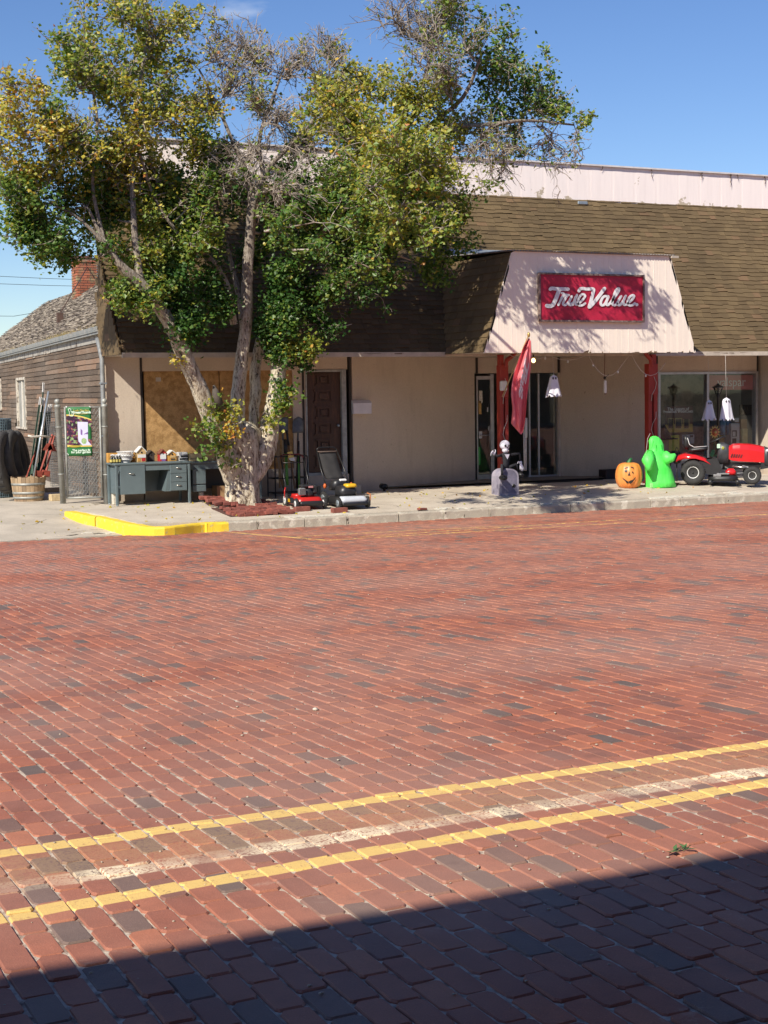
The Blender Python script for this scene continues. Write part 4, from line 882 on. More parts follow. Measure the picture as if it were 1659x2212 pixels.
def leafmat(name, stops):
    m, t, b = nodes(name); t.nodes.remove(b); out = t.nodes['Material Output']; at = N(t, 'Attribute'); at.attribute_name = 'tone'
    c = ramp(t, at.outputs['Fac'], stops)
    d = N(t, 'BsdfDiffuse'); tl = N(t, 'BsdfTranslucent'); g = N(t, 'BsdfGlossy'); g.inputs['Roughness'].default_value = .45; g.inputs['Color'].default_value = (.5, .5, .45, 1)
    cc2 = mixc(t, .5, c, (.9, .9, .1), 'SOFT_LIGHT')
    t.links.new(c, d.inputs[0]); t.links.new(cc2, tl.inputs[0]); m1 = N(t, 'MixShader'); m1.inputs[0].default_value = .33; t.links.new(d.outputs[0], m1.inputs[1]); t.links.new(tl.outputs[0], m1.inputs[2])
    m2 = N(t, 'MixShader'); m2.inputs[0].default_value = .06; t.links.new(m1.outputs[0], m2.inputs[1]); t.links.new(g.outputs[0], m2.inputs[2]); t.links.new(m2.outputs[0], out.inputs[0]); return m
MLEAF = leafmat('leaves', [(0, (.030, .085, .016)), (.2, (.065, .150, .026)), (.4, (.17, .25, .040)), (.58, (.31, .32, .050)), (.75, (.47, .40, .055)), (.9, (.60, .42, .05)), (1, (.50, .20, .05))])
SEG = []                                        # skeleton points for attaching branches: (pos, radius)
def curve(pts, k=5):
    return [Vector(p) for p in smooth_path3(pts, k)]
def smooth_path3(P_, n):
    P_ = [np.array(p, float) for p in P_]; P_ = [2*P_[0]-P_[1]]+P_+[2*P_[-1]-P_[-2]]; out = []
    for i in range(1, len(P_)-2):
        for k in range(n):
            t = k/n; a, b, c, d = P_[i-1], P_[i], P_[i+1], P_[i+2]; out.append(.5*((2*b)+(c-a)*t+(2*a-5*b+4*c-d)*t*t+(3*b-a-3*c+d)*t**3))
    return out+[P_[-2]]
Yt = tb.y; SCL = 1/113.
def limb(pp, name='limb', n=14, gnarl=.06, b=None, lump=.10):
    """pp: (px, py, dY, radius px)"""
    pts = [PY(x, y, Yt+d) for x, y, d, r in pp]; rr = [r/105.*(.76 if r > 12 else .92) for *_, r in pp]
    c = curve(pts, 6); r2 = np.interp(np.linspace(0, len(pp)-1, len(c)), range(len(pp)), rr)
    bb = MB(); N_ = len(c); vs = []; up = None
    for i, p in enumerate(c):
        d = (c[min(i+1, N_-1)]-c[max(i-1, 0)]).normalized()
        if up is None: up = Vector((0, 1, 0))
        a = d.cross(up).normalized(); u2 = a.cross(d).normalized(); up = u2
        if i not in (0, N_-1): p = p+Vector((random.uniform(-1, 1), random.uniform(-1, 1), 0))*gnarl*r2[i]
        for j in range(n):
            t = 2*math.pi*j/n; q = r2[i]*(1+lump*math.sin(3*t+i*.5)+lump*.6*math.sin(5*t+1.3+i*.3)+random.uniform(-.03, .03)); vs.append(p+(a*math.cos(t)+u2*math.sin(t))*q)
        SEG.append((p, r2[i]))
    bb.add(vs, [(i*n+j, i*n+(j+1) % n, (i+1)*n+(j+1) % n, (i+1)*n+j) for i in range(N_-1) for j in range(n)]+[tuple(range((N_-1)*n, N_*n))], True)
    return bb.build(name, MBARK, tree)
# trunk: flared, fluted bole
bb = MB(); prof = [(-.15, .53, 0), (.0, .50, 0), (.12, .455, 0), (.35, .42, .0), (.65, .40, .01), (.95, .41, .02), (1.2, .43, .02), (1.38, .40, .02), (1.55, .25, .0)]
vs = []; n = 40
for i, (h, r, dx) in enumerate(prof):
    for j in range(n):
        t = 2*math.pi*j/n; q = r*.70*(1+.07*math.sin(5*t+.8+h*.4)+.045*math.sin(9*t+h)+.025*math.sin(14*t+2)+(0.09 if h < .1 else 0)*max(0, math.sin(4*t+1)))
        vs.append(tb+Vector((q*math.cos(t)*(1.0+.12*h)+dx, q*math.sin(t)*.85, h)))
bb.add(vs, [(i*n+j, i*n+(j+1) % n, (i+1)*n+(j+1) % n, (i+1)*n+j) for i in range(len(prof)-1) for j in range(n)]+[tuple(range((len(prof)-1)*n, len(prof)*n))], True); bb.build('trunk', MBARK, tree)
limb([(505, 1040, 0, 22), (488, 985, -.1, 26), (466, 925, -.2, 23), (438, 860, -.35, 21), (412, 800, -.5, 20), (388, 745, -.6, 19), (352, 675, -.7, 15), (305, 615, -.8, 12), (262, 575, -.9, 8), (225, 520, -.8, 4.5), (190, 450, -.7, 2.5)])
limb([(522, 1040, .1, 24), (524, 985, .15, 24), (517, 925, .15, 20), (513, 860, .15, 18), (521, 790, .15, 17), (529, 720, .1, 15), (534, 640, .1, 12), (536, 560, 0, 11), (541, 490, 0, 10), (546, 430, -.1, 9)])
limb([(538, 1045, .05, 24), (566, 985, .05, 27), (584, 925, .1, 24), (594, 860, .15, 22), (601, 800, .2, 20), (604, 740, .3, 17), (612, 670, .4, 14), (640, 590, .5, 11), (690, 500, .5, 8), (750, 420, .3, 6)])
limb([(536, 1000, .45, 14), (547, 920, .6, 13), (552, 840, .7, 12), (556, 760, .8, 11), (600, 640, .5, 9), (680, 520, 0, 8), (770, 420, -.6, 7), (850, 340, -1.3, 6), (930, 270, -1.9, 5), (1000, 210, -2.3, 4), (1040, 120, -2.6, 3)], gnarl=.2)
limb([(506, 700, .1, 8), (490, 620, 0, 7), (455, 560, -.1, 6), (400, 520, -.2, 4), (340, 440, -.3, 3), (300, 330, -.4, 3)])
limb([(528, 730, .1, 9), (520, 660, .2, 7), (498, 560, .4, 5), (470, 450, .5, 4), (440, 330, .5, 3)])
limb([(546, 440, -.1, 8), (575, 370, -.2, 6), (640, 300, -.3, 4), (700, 230, -.3, 3), (740, 160, -.2, 2)])
limb([(546, 440, -.1, 8), (530, 370, 0, 6), (505, 310, .1, 4), (470, 230, .2, 3), (430, 150, .2, 2)])
limb([(570, 385, -.2, 5), (560, 300, -.1, 4), (590, 210, 0, 3), (620, 130, 0, 2)])
limb([(262, 575, -.9, 6), (215, 515, -.9, 4), (160, 465, -.8, 2.5), (110, 440, -.8, 1.5)])
limb([(305, 615, -.8, 8), (290, 500, -.7, 6), (285, 380, -.4, 5), (290, 260, -.2, 4), (310, 130, 0, 3), (330, 30, 0, 2)])
limb([(225, 520, -.8, 4), (200, 400, -.6, 3), (210, 260, -.6, 2.5), (190, 150, -.6, 2)])
limb([(930, 270, -1.9, 4), (1040, 270, -2.3, 4), (1140, 260, -2.5, 3), (1240, 270, -2.7, 2)])
limb([(850, 340, -1.3, 5), (900, 230, -1.6, 4), (930, 120, -1.8, 3), (960, 30, -2, 2)])
limb([(690, 500, .3, 6), (780, 470, -.8, 5), (880, 440, -1.9, 4), (980, 440, -2.8, 3)])
bb = MB(); st = [PY(478, 885, Yt-.5), PY(466, 850, Yt-.6), PY(462, 832, Yt-.6)]; bb.tube(st, [.085, .07, .02], 8); bb.build('broken_stub', mk('dead wood', (.12, .10, .08), .95, .4, 12, .4), tree)
# clumps: px, py, radius px, depth offset, tone centre (0 green .. 1 orange), leaves weight, twig weight
CL = """260 45 70 0 .52 .9 1.3|190 110 70 -.4 .5 1 1.2|325 110 85 .2 .55 .9 1.5|380 50 60 .2 .58 .8 1|165 185 65 -.6 .45 1.1 1|250 200 85 -.3 .52 .8 1.8|345 215 80 .1 .5 .9 1.5|140 90 40 -.5 .4 .8 .8|400 130 40 .3 .6 .6 1|
15 180 50 -1.4 .7 .7 1.2|50 265 75 -1.3 .74 1.1 1.2|20 345 60 -1.5 .7 1.2 .9|110 345 75 -1.2 .68 1.1 1.3|35 440 65 -1.5 .35 1.4 1|25 510 38 -1.6 .3 1 1|115 500 65 -1.4 .22 1.6 .9|150 555 35 -1.3 .2 1.3 .5|185 450 75 -1.1 .45 1.4 1|170 290 85 -.9 .7 .7 2|235 335 75 -.9 .68 .9 1.8|
295 285 75 -.5 .66 .9 1.6|265 400 75 -.8 .66 1.1 1.4|375 250 60 -.2 .66 .9 1.1|425 320 60 .1 .6 1.1 1|345 375 65 -.5 .5 1.1 1.4|310 480 65 -.7 .52 1.4 1|375 500 60 -.7 .42 1.5 .8|320 560 55 -.8 .44 1.5 .8|395 560 55 -.7 .35 1.5 .6|430 500 50 -.5 .4 1.4 .6|430 420 50 -.2 .3 1.2 .8|250 530 40 -1 .4 1.1 .8|
270 640 48 -.9 .36 1.7 .4|330 655 50 -.8 .34 1.7 .4|390 650 55 -.5 .10 2.6 .3|400 710 50 -.5 .08 2.8 .2|440 650 45 -.2 .12 2.4 .3|350 600 45 -.8 .2 1.6 .4|460 600 45 0 .12 1.8 .4|
590 590 48 .1 .16 2.4 .3|612 650 48 .1 .15 2.6 .2|585 700 40 .2 .10 2.4 .2|625 710 40 -.1 .30 2.4 .2|640 745 36 -.2 .55 1.8 .2|608 770 30 .1 .25 1.8 .2|655 790 30 .2 .10 1.5 .3|
600 870 40 -.1 .36 2.0 .3|615 835 32 0 .30 1.8 .2|590 910 28 -.2 .5 1.5 .2|488 895 34 -.45 .60 1.8 .3|505 925 26 -.5 .85 1.5 .2|470 870 28 -.5 .45 1.6 .3|430 930 34 -.6 .34 1.5 .4|440 975 26 -.5 .26 1.4 .3|490 960 24 -.5 .45 1 .2|378 778 20 -.7 .8 1.0 .3|505 1005 24 -.5 .4 .7 .3|450 900 20 -.55 .4 .8 .3|
500 200 85 .2 .6 .16 2.6|470 130 60 .2 .6 .2 2|520 110 60 .1 .5 .05 2.2|690 110 55 -.1 .5 .05 2|735 130 50 0 .6 .2 1.8|560 150 70 .1 .5 .05 2.2|620 170 70 0 .5 .03 2.4|600 260 85 -.1 .5 .08 2.6|540 330 85 -.1 .45 .12 2.8|650 320 75 -.3 .5 .12 2.6|450 240 60 .2 .66 .7 1.8|560 235 55 .2 .4 .5 1.2|620 400 75 -.3 .3 .3 2.2|480 390 60 .1 .3 .5 2|690 170 60 -.2 .6 .15 2|580 450 60 0 .25 .6 1.4|
705 215 55 -.2 .62 .9 1|755 185 65 .1 .60 1.3 1|825 190 60 .2 .66 1.2 .9|900 215 65 .3 .6 1.2 1|725 290 75 -.1 .56 1.3 1|800 290 85 0 .66 1.7 .8|880 300 75 0 .62 1.6 .9|950 290 65 .2 .58 1.2 1|705 385 65 -.2 .42 1.6 .7|785 385 80 -.3 .58 1.8 .7|865 390 80 -.3 .55 1.8 .7|945 385 70 -.3 .55 1.6 .7|1005 460 48 -.4 .54 1.4 .6|1030 425 30 -.4 .5 .7 .6|
690 470 70 -.1 .32 1.8 .6|765 480 75 -.3 .40 2 .6|850 475 70 -.4 .46 1.9 .6|930 490 60 -.4 .48 1.7 .6|700 550 55 0 .28 1.6 .5|770 555 50 -.2 .34 1.2 .7|870 535 40 -.4 .4 1 .7|960 520 35 -.4 .45 .8 .7|650 520 50 .2 .2 1.5 .5|640 430 50 0 .3 1.1 1|
850 40 75 .5 .5 .08 2.4|910 85 80 .5 .5 .12 2.6|970 35 65 .5 .45 .7 1.6|1010 110 75 .9 .38 .6 2|1090 130 60 1 .32 1.2 1.1|1070 195 70 1 .26 1.6 1|1135 165 48 1 .36 1.2 .8|1165 230 65 .9 .36 1.1 1.2|1210 245 48 .8 .42 1 .9|1255 262 35 .8 .5 .8 .7|1110 285 65 .8 .42 .7 1.7|1180 310 65 .8 .4 .12 2|1050 310 70 .7 .5 .4 2|960 200 65 .8 .5 .5 1.8|1000 270 60 .8 .46 .8 1.4|1240 320 35 .8 .4 .1 1.2|930 150 70 .7 .5 .15 2.2|1180 120 30 .9 .4 .7 .6|1090 360 50 .7 .4 .08 1.6|
740 640 60 .25 .14 1.2 .6|820 640 50 .1 .14 .8 .8|680 610 45 .4 .14 1.3 .5|760 700 45 .2 .12 .7 .6|700 700 45 .3 .14 1 .5|540 560 50 .5 .12 1.2 .4|470 520 50 .4 .12 1.3 .4|560 500 45 .5 .15 1 .4|500 450 45 .3 .15 .9 .4|150 420 60 -.9 .2 1.4 .6|60 460 60 -1.3 .16 1.5 .5|240 470 60 -.7 .16 1.4 .5|330 430 60 -.2 .16 1.3 .5|430 470 55 .2 .14 1.3 .4|380 440 50 -.2 .16 1.2 .4"""
LV = []; LT = []                                 # leaf centres / tones
TW = MB(); BRN = MB()
segp = np.array([tuple(s[0]) for s in SEG]); segr = np.array([s[1] for s in SEG])
def twig(p, d, ln, r, bend, n=4, droop=0.):
    out = [p]; q = p.copy(); dd = d.copy()
    for i in range(n): dd = (dd+Vector((random.gauss(0, bend), random.gauss(0, bend), random.gauss(0, bend)-droop))).normalized(); q = q+dd*(ln/n); out.append(q)
    return out
def tri(path, r0, r1, MBX):
    n = len(path); MBX.tube(path, [r0+(r1-r0)*i/(n-1) for i in range(n)], 3, False, True)
CLS = [[float(q) for q in l.split()] for l in CL.replace('\n', '').split('|')]
for q in CLS:
    if q[0] >= 840 and q[1] <= 370: q[3] = -2.4+random.uniform(-.5, .5); q[5] *= .72; q[2] *= 1.08
    if q[0] < 430 and 330 < q[1] < 620: q[3] += .5
EXT = []
for (px, py, rp_, dY, tone, lw, tw) in CLS:      # the crown is as deep as it is wide: more boughs on its street side and over the roof
    if rp_ >= 44 and py < 580 and px > 150 and lw > .25 and (px > 680 or random.random() < .55):
        (px < 1000) and EXT.append([px+random.uniform(-14, 14), py+random.uniform(-14, 14), rp_*.95, dY-(random.uniform(1.8, 4.4) if px > 680 and dY > -2 else random.uniform(-.6, .5)), min(1, tone+.05), lw*.5, tw*.6])
    if rp_ >= 50 and py < 360 and lw > .25: EXT.append([px+random.uniform(-18, 18), py+random.uniform(-14, 14), rp_*.95, dY+random.uniform(.9, 1.8), tone, lw*.35, tw*.4])
for px, py, rp_, dY in ((790, 400, 70, -5), (860, 320, 75, -4.6), (920, 350, 60, -4.6), (850, 480, 60, -5), (940, 450, 50, -4.5)): EXT.append([px, py, rp_, dY, .56, .7, 1])
for px, py, rp_, dY in ((280, 480, 60, 0), (235, 430, 60, -.3), (190, 365, 60, -.6), (140, 300, 55, -.9), (98, 240, 50, -1.1), (330, 430, 60, 0), (250, 350, 60, -.3), (380, 400, 55, .1), (300, 380, 55, .2), (200, 480, 50, -.2), (350, 500, 50, 0),
    (910, 450, 50, -1.4), (870, 390, 60, -1.8), (945, 490, 38, -1.0), (730, 520, 55, -.1), (690, 460, 60, -.5), (790, 500, 50, -.6), (840, 440, 55, -1.2), (650, 540, 45, 0), (600, 520, 45, .1), (71, 494, 46, .4), (122, 548, 34, .7), (20, 430, 46, .1), (40, 380, 45, -.1), (-24, 375, 46, -.2), (30, 440, 45, .15), (110, 560, 32, .75), (92, 522, 40, .5), (60, 470, 45, .3), (920, 420, 50, -1.6), (890, 430, 50, -1.4), (955, 470, 42, -1.0), (860, 350, 60, -2.0), (930, 455, 45, -1.3), (450, 400, 50, .2), (480, 340, 50, .2), (440, 300, 50, 0), (640, 380, 50, .1), (660, 300, 50, -.2), (900, 520, 48, -.6), (960, 545, 42, -.6), (1000, 515, 36, -.9), (835, 560, 48, -.4), (765, 600, 46, -.2), (700, 620, 42, .0), (850, 600, 36, -.2), (910, 570, 34, -.3)): EXT.append([px, py, rp_, dY, .34, 1.35, .4])  # filler leaf clumps, mostly added to shade the mansard and the canopy cheek
CLS += EXT
for px, py, rp_, dY, tone, lw, tw in CLS:
    if 555 < py < 775 and rp_ < 62: lw *= 1.6
    if py > 775: rp_ *= .78
    if px > 690 and py > 625: lw *= .5; tw *= .5
    if 600 < px < 1040 and py > 370: tone -= .09
    if px > 680 and py <= 370: tone -= .05
    c = PY(px, py, Yt+dY); R_ = rp_/105.*1.02; 
    dist = np.linalg.norm(segp-np.array(c), axis=1)+np.maximum(0, segp[:, 2]-c.z+.1)*.6; k = int(np.argmin(dist)); a = Vector(segp[k])
    # feeder branch
    mid = a*.5+c*.5+Vector((random.uniform(-.12, .12), random.uniform(-.12, .12), random.uniform(-.12, .1)))*min(2, (c-a).length)
    fb = curve([a, mid, c], 4); r0 = min(segr[k]*.5, (.032 if (c-a).length < 1.4 else .018)+.008*R_)
    fbd = fb if (c-a).length < 1.1 else fb[-max(3, int(len(fb)*.9/(c-a).length)):]
    if (c-a).length > .15: BRN.tube(fbd, [r0*(1-.7*i/(len(fbd)-1)) for i in range(len(fbd))], 5, False)
    nt = int((9+22*tw*R_)*(1.7 if lw < .3 else 1)); ends = []
    outd = (c-a); outd = outd.normalized() if outd.length > .1 else Vector((0, 0, 1))
    for _ in range(nt):
        s0 = fbd[random.randint(len(fbd)//3, len(fbd)-1)] if not ends or random.random() < .4 else random.choice(random.choice(ends)[1:3])
        d = Vector((random.gauss(0, 1), random.gauss(0, .8), random.gauss(0, 1))).normalized()
        d = (d+outd*.55+Vector((0, 0, .9 if (lw < .6 and py < 260) else .15))).normalized(); L0 = min(R_*random.uniform(.45, 1.0), .9); L0 = L0 if (s0-c).length < R_*.5 else L0*.7
        dr = .10 if (lw < .6 and py > 250) else (.05 if py > 420 else 0)
        tp = twig(s0, d, L0, .01, .28, 5, dr); tri(tp, .008+.0015*tw, .0030, TW)
        for _2 in range(2 if tw < 1.4 else 3):
            i0 = random.randint(1, 4); tp2 = twig(tp[i0], (tp[i0]-tp[i0-1]).normalized()+Vector((random.gauss(0, .6), random.gauss(0, .6), random.gauss(0, .6)-dr)), L0*random.uniform(.25, .55), .005, .35, 3, dr); tri(tp2, .006, .0028, TW); ends.append(tp2)
        ends.append(tp)
    nl = int(lw*450*R_*R_*(1 if R_ > .4 else 1.35))
    pts = []
    for _ in range(nl):
        e = random.choice(ends); f = random.uniform(.25, 1.03)*(len(e)-1); i0 = min(int(f), len(e)-2); p = e[i0]+(e[i0+1]-e[i0])*(f-i0); pts.append(p)
    pts = np.array([tuple(p) for p in pts]) if pts else np.zeros((0, 3))
    for kk in range(4):
        LV.append(pts+RNG.normal(0, .060+.015*lw, pts.shape)); LT.append(np.clip(RNG.normal(tone, .13, len(pts))+(RNG.random(len(pts)) < .02)*.4, 0, 1))
LV = np.concatenate(LV); LT = np.concatenate(LT)
# keep foliage off the building: nothing inside the mansard or under its soffit
zz = LV[:, 2]; lim = np.where(zz < z0m+.1, 28.2, np.where(zz < z1m, MY0+MS*(zz-z0m)-.12, 99)); ok = (LV[:, 1] < lim) | (LV[:, 0] < 7.8); ok &= (zz > sz(26)+.25)
LV, LT = LV[ok], LT[ok]
def leaves(name, P_, T_, size, parent, mat=MLEAF):
    n = len(P_); A = RNG.normal(size=(n, 3)); A[:, 2] *= .6; A /= np.linalg.norm(A, axis=1)[:, None]; Nn = RNG.normal(size=(n, 3))+np.array([-.8, -.75, 1.0]); B_ = np.cross(A, Nn); B_ /= np.linalg.norm(B_, axis=1)[:, None]+1e-9
    s = size*RNG.uniform(.5, 1.55, n)[:, None]; Nz = np.cross(A, B_)
    q = np.stack([P_-A*s*.55, P_+B_*s*.42+Nz*s*.1, P_+A*s*.6, P_-B_*s*.42+Nz*s*.1], 1).reshape(-1, 3)
    me = bpy.data.meshes.new(name); me.vertices.add(4*n); me.vertices.foreach_set('co', (q-np.array(parent.location)).reshape(-1)); me.loops.add(4*n); me.loops.foreach_set('vertex_index', np.arange(4*n, dtype=np.int32))
    me.polygons.add(n); me.polygons.foreach_set('loop_start', np.arange(0, 4*n, 4, dtype=np.int32)); me.update(calc_edges=True); me.polygons.foreach_set('use_smooth', np.zeros(n, bool))
    a = me.attributes.new('tone', 'FLOAT', 'FACE'); a.data.foreach_set('value', T_.astype(np.float32)); me.materials.append(mat); o = link(name, me, parent); return stuff(o)
leaves('crown', LV, LT, .060, tree)
stuff(TW.build('twigs', MTWIG, tree)); stuff(BRN.build('branches', MTWIG, tree))
print('leaves', len(LV), 'twig verts', len(TW.v))
# ring of broken bricks round the trunk
MRB = mk('dark red paver', (.27, .075, .050), .85, .35, 8, .4, bscale=60, rnd=.25, col2=(.19, .06, .045))
ring = thing('tree_ring', tb, 'ragged ring of broken dark red bricks laid around the tree trunk', 'brick ring')
poly = [PS(x, y) for x, y in ((440, 1085), (458, 1100), (498, 1117), (560, 1114), (632, 1111), (600, 1095), (572, 1088), (545, 1078), (480, 1076))]
pv = [(p.x, p.y) for p in poly]
def inside(x, y, pl_):
    c = False; j = len(pl_)-1
    for i in range(len(pl_)):
        if (pl_[i][1] > y) != (pl_[j][1] > y) and x < (pl_[j][0]-pl_[i][0])*(y-pl_[i][1])/(pl_[j][1]-pl_[i][1])+pl_[i][0]: c = not c
        j = i
    return c
x0_, x1_, y0_, y1_ = min(p[0] for p in pv), max(p[0] for p in pv), min(p[1] for p in pv), max(p[1] for p in pv)
y = y0_; r_ = 0
while y < y1_:
    x = x0_+random.uniform(0, .2)
    while x < x1_:
        l_ = random.choice([.2, .2, .15, .1]); 
        if inside(x+l_/2, y+.05, pv) and (Vector((x+l_/2, y, 0))-Vector((tb.x, tb.y, 0))).length > .42:
            hgt = .015+.10*max(0, 1-abs(x-tb.x+.7)/.7)*(y > tb.y-.5)+random.uniform(0, .035)
            b_ = MB(); b_.cb((x+l_/2, y+.05, sz(y)+hgt), (l_-.008, .1, .06), .006, (random.gauss(0, .12), random.gauss(0, .14), random.gauss(0, .18))); b_.build('brick', MRB, ring)
        x += l_
    y += .098; r_ += 1
b_ = MB(); b_.prism([(p[0], p[1], sz(p[1])+.012) for p in pv], (0, 0, -.03)); b_.build('soil', mk('red soil', (.11, .05, .035), .95, .3, 20, .4), ring)
# fallen leaves on the pavement and drive
FL = []
for _ in range(260):
    x, y = random.uniform(5.5, 22), random.uniform(24.7, 28.2)
    if abs(x-9.5) > 5 and random.random() < .5: continue
    FL.append((x, y, (dz(y) if x < 7.5 else sz(y))+.012))
fl = thing('fallen_leaves', (12, 26, -.5)); b_ = leaves('fallen_leaves', np.array(FL), RNG.uniform(.6, 1, len(FL)), .05, fl); b_.parent = None; b_.location = fl.location; bpy.data.objects.remove(fl)
b_.name = 'fallen_leaves'; tag(b_, 'small dry leaves scattered over pavement and alley drive', 'leaves', kind='stuff')
# ================================================================ THINGS
MDK = mk('desk grey enamel', (.125, .165, .175), .42, .15, 4); MCH = mk('dull chrome', (.62, .60, .55), .25, .2, 20, metal=.9); MBLK = mk('black plastic', (.022, .022, .023), .45, .3, 9)
MRUB = mk('tyre rubber', (.035, .034, .033), .8, .3, 20, .2); MBLKM = mk('black painted steel', (.02, .02, .02), .35, .3, 5); MWH = mk('white plastic', (.74, .74, .72), .45, .12, 8)
MCRD = mk('cardboard', (.46, .29, .14), .85, .2, 5); MWOODY = mk('pale birdhouse wood', (.62, .43, .20), .7, .25, 12); MWOOD = mk('ash tool handle', (.45, .31, .17), .6, .25, 14, stretch=(1, 1, .2))
def Q(x0, y0, sc): return lambda u, v: ((x0+u*sc)/1.8228, (y0+v*sc)/1.8228)
q5 = Q(0, 1500, 450/1659); q6 = Q(400, 1700, 500/1659); q7 = Q(1050, 1650, 450/1659); q2 = Q(2500, 1350, 524/1659); q3 = Q(1800, 1350, 500/1659); qL = Q(0, 1700, 300/1659); q4 = Q(2300, 1650, 724/1659)
# ---------- desks
def make_desk(W, D, Hh, kind, label, nm='steel_desk'):
    t = thing(nm, (0, 0, 0), label, 'desk', 'grey steel desks used as outdoor display')
    b = MB(); b.cb((W/2, D/2, Hh-.02), (W+.03, D+.03, .04), .012); b.build('desk_top', MDK, t)
    for x, y in ((.025, .025), (W-.025, .025), (.025, D-.025), (W-.025, D-.025)):
        l = MB(); l.cb((x, y, Hh/2-.01), (.05, .05, Hh-.06), .008); lo = l.build('leg', MDK, t); f_ = MB(); f_.cyl((x, y, .0), (x, y, .03), .022, .026, 8); f_.build('foot', MGALV, lo)
    b = MB(); b.box((.052, .012, Hh-.15), (W-.052, .03, Hh-.041)); b.build('apron', MDK, t)
    b = MB(); b.box((.052, D-.03, .22), (W-.052, D-.012, Hh-.041)); b.build('modesty_panel', MDK, t)
    def handle(par, x, z):
        h = MB(); h.tube([(x-.045, -.002, z), (x-.04, -.022, z+.002), (x, -.03, z-.002), (x+.04, -.024, z-.004), (x+.045, -.002, z-.002)], .008, 6); h.cb((x-.045, -.004, z+.004), (.03, .012, .02), .003); h.build('handle', MCH, par)
    if kind == 0:
        b = MB(); b.box((.051, .031, .215), (W*.385, D-.031, Hh-.042)); b.build('cabinet', MDK, t)
        b = MB(); b.cb((W*.218+.01, .004, (Hh+.17)/2), (W*.325, .022, Hh-.26), .004); dd = b.build('cabinet_door', MDK, t); handle(dd, W*.21, Hh-.20)
        for z in (.32, Hh-.2): b = MB(); b.cyl((.062, -.004, z), (.062, -.004, z+.06), .006); b.build('hinge', MDK, dd)
        b = MB(); b.prism([(W*.72, .031, Hh-.042), (W*.955, .031, Hh-.042), (W*.955, .031, .24), (W*.66, .031, .24)], (0, D-.08, 0)); b.build('pedestal', MDK, t)
        x0, x1 = W*.725, W*.945; hs_ = (Hh-.06-.25)/3
        for k in range(3):
            z0 = .25+k*hs_; b = MB(); b.cb(((x0+x1)/2, .008, z0+hs_/2), (x1-x0, .04, hs_-.006), .004); dd = b.build('drawer_front', MDK, t); handle(dd, (x0+x1)/2, z0+hs_*.62)
    else:
        for a, c in ((.05, .235), (.72, .955)):
            b = MB(); b.box((W*a+.02, .031, .20), (W*c, D-.031, Hh-.042)); b.build('pedestal', MDK, t)
            for z0, z1 in ((.20, .33), (.345, Hh-.14)): b = MB(); b.cb((W*(a+c)/2, .006, (z0+z1)/2), (W*(c-a)-.01, .05, z1-z0), .01); b.build('drawer_front', MDK, t)
    return t
A_ = PY(*q6(193, 942), 27.62); A_.z = sz(27.62); B_2 = PY(*q6(1172, 905), 27.60); B_2.z = A_.z; dv = B_2-A_; W1 = Vector((dv.x, dv.y, 0)).length; DH = .80
desk1 = make_desk(W1, .62, DH, 0, 'nearer grey steel desk with a cabinet door and three drawers, left of the tree'); desk1.location = A_; desk1.rotation_euler = (0, math.atan2(-dv.z, W1)*0, math.atan2(dv.y, dv.x)); ZD = A_.z+DH
desk2 = make_desk(1.5, .62, .78, 1, 'second grey desk set further back and partly hidden behind the tree trunk'); p = PY(*q6(1195, 893), 27.72); p.z = sz(27.72); desk2.location = p+Vector((-.08, .0, 0)); desk2.rotation_euler = (0, 0, math.atan2(dv.y, dv.x)+.02)
ZD2 = p.z+.78
def dp(u, v, z=None): q_ = PY(*q6(u, v), 27.82+(390-v)*.012 if v < 392 else 27.82); q_.z = z or ZD; return q_
def house_box(name, u0, u1, vt, vb, body, roof, label, cat, front=None, gable=True, z=None, d=.16, cap=None):
    a, c = dp(u0, vb, z), dp(u1, vb, z); w = (c-a).length; hgt = (PY(*q6(u0, vt), a.y).z-PY(*q6(u0, vb), a.y).z); t = lthing(name, a, label, cat); rz_ = math.atan2(dv.y, dv.x)
    hb = hgt*(.68 if gable else 1); b = MB(); b.cb((w/2, d/2, hb/2), (w*.86, d, hb), .003); b.build('body', body, t)
    if gable:
        b = MB(); b.prism([(w*.07, 0, hb), (w*.93, 0, hb), (w/2, 0, hgt*.93)], (0, d, 0)); b.build('gable', body, t)
        for s in (0, 1):
            x0, x1 = (0, w/2) if s == 0 else (w, w/2); b = MB(); b.prism([(x0, -.02, hb*.97), (x1, -.02, hgt), (x1, -.02, hgt-.018), (x0, -.02, hb*.97-.018)], (0, d+.04, 0)); b.build('roof', roof, t)
    if front is not None:
        for (x0, x1, z0, z1, m_) in front: b = MB(); b.box((w*x0, -.006, hgt*z0), (w*x1, -.001+.0, hgt*z1)); b.build('label_card', m_, t)
    b = MB(); b.cyl((w/2, -.008, hb*.9), (w/2, .001, hb*.9), w*.09, n=10); b.build('entry_hole', MBLK, t) if gable else None
    t.rotation_euler = (0, 0, rz_); return t
MRD = mk('red card', (.50, .03, .03), .6, .2, 20); MPUR = mk('purple card', (.22, .12, .35), .6, .2, 20); MORG = mk('orange wood', (.62, .32, .07), .6, .2, 9); MWR = mk('white painted wood', (.74, .72, .66), .6, .15, 9); MDKB = mk('dark birdhouse', (.07, .055, .045), .8, .4, 9)
house_box('birdhouse', 458, 592, 178, 388, MWOODY, MWR, 'tallest wooden birdhouse on the desk with white roof and red label', 'birdhouse', [(.12, .9, .28, .48, MWH), (.5, .85, .06, .26, MRD), (.12, .35, .06, .26, MORG)])
house_box('birdhouse', 598, 700, 225, 372, MDKB, MDKB, 'small dark gabled birdhouse right of the tallest one on the desk', 'birdhouse', None)
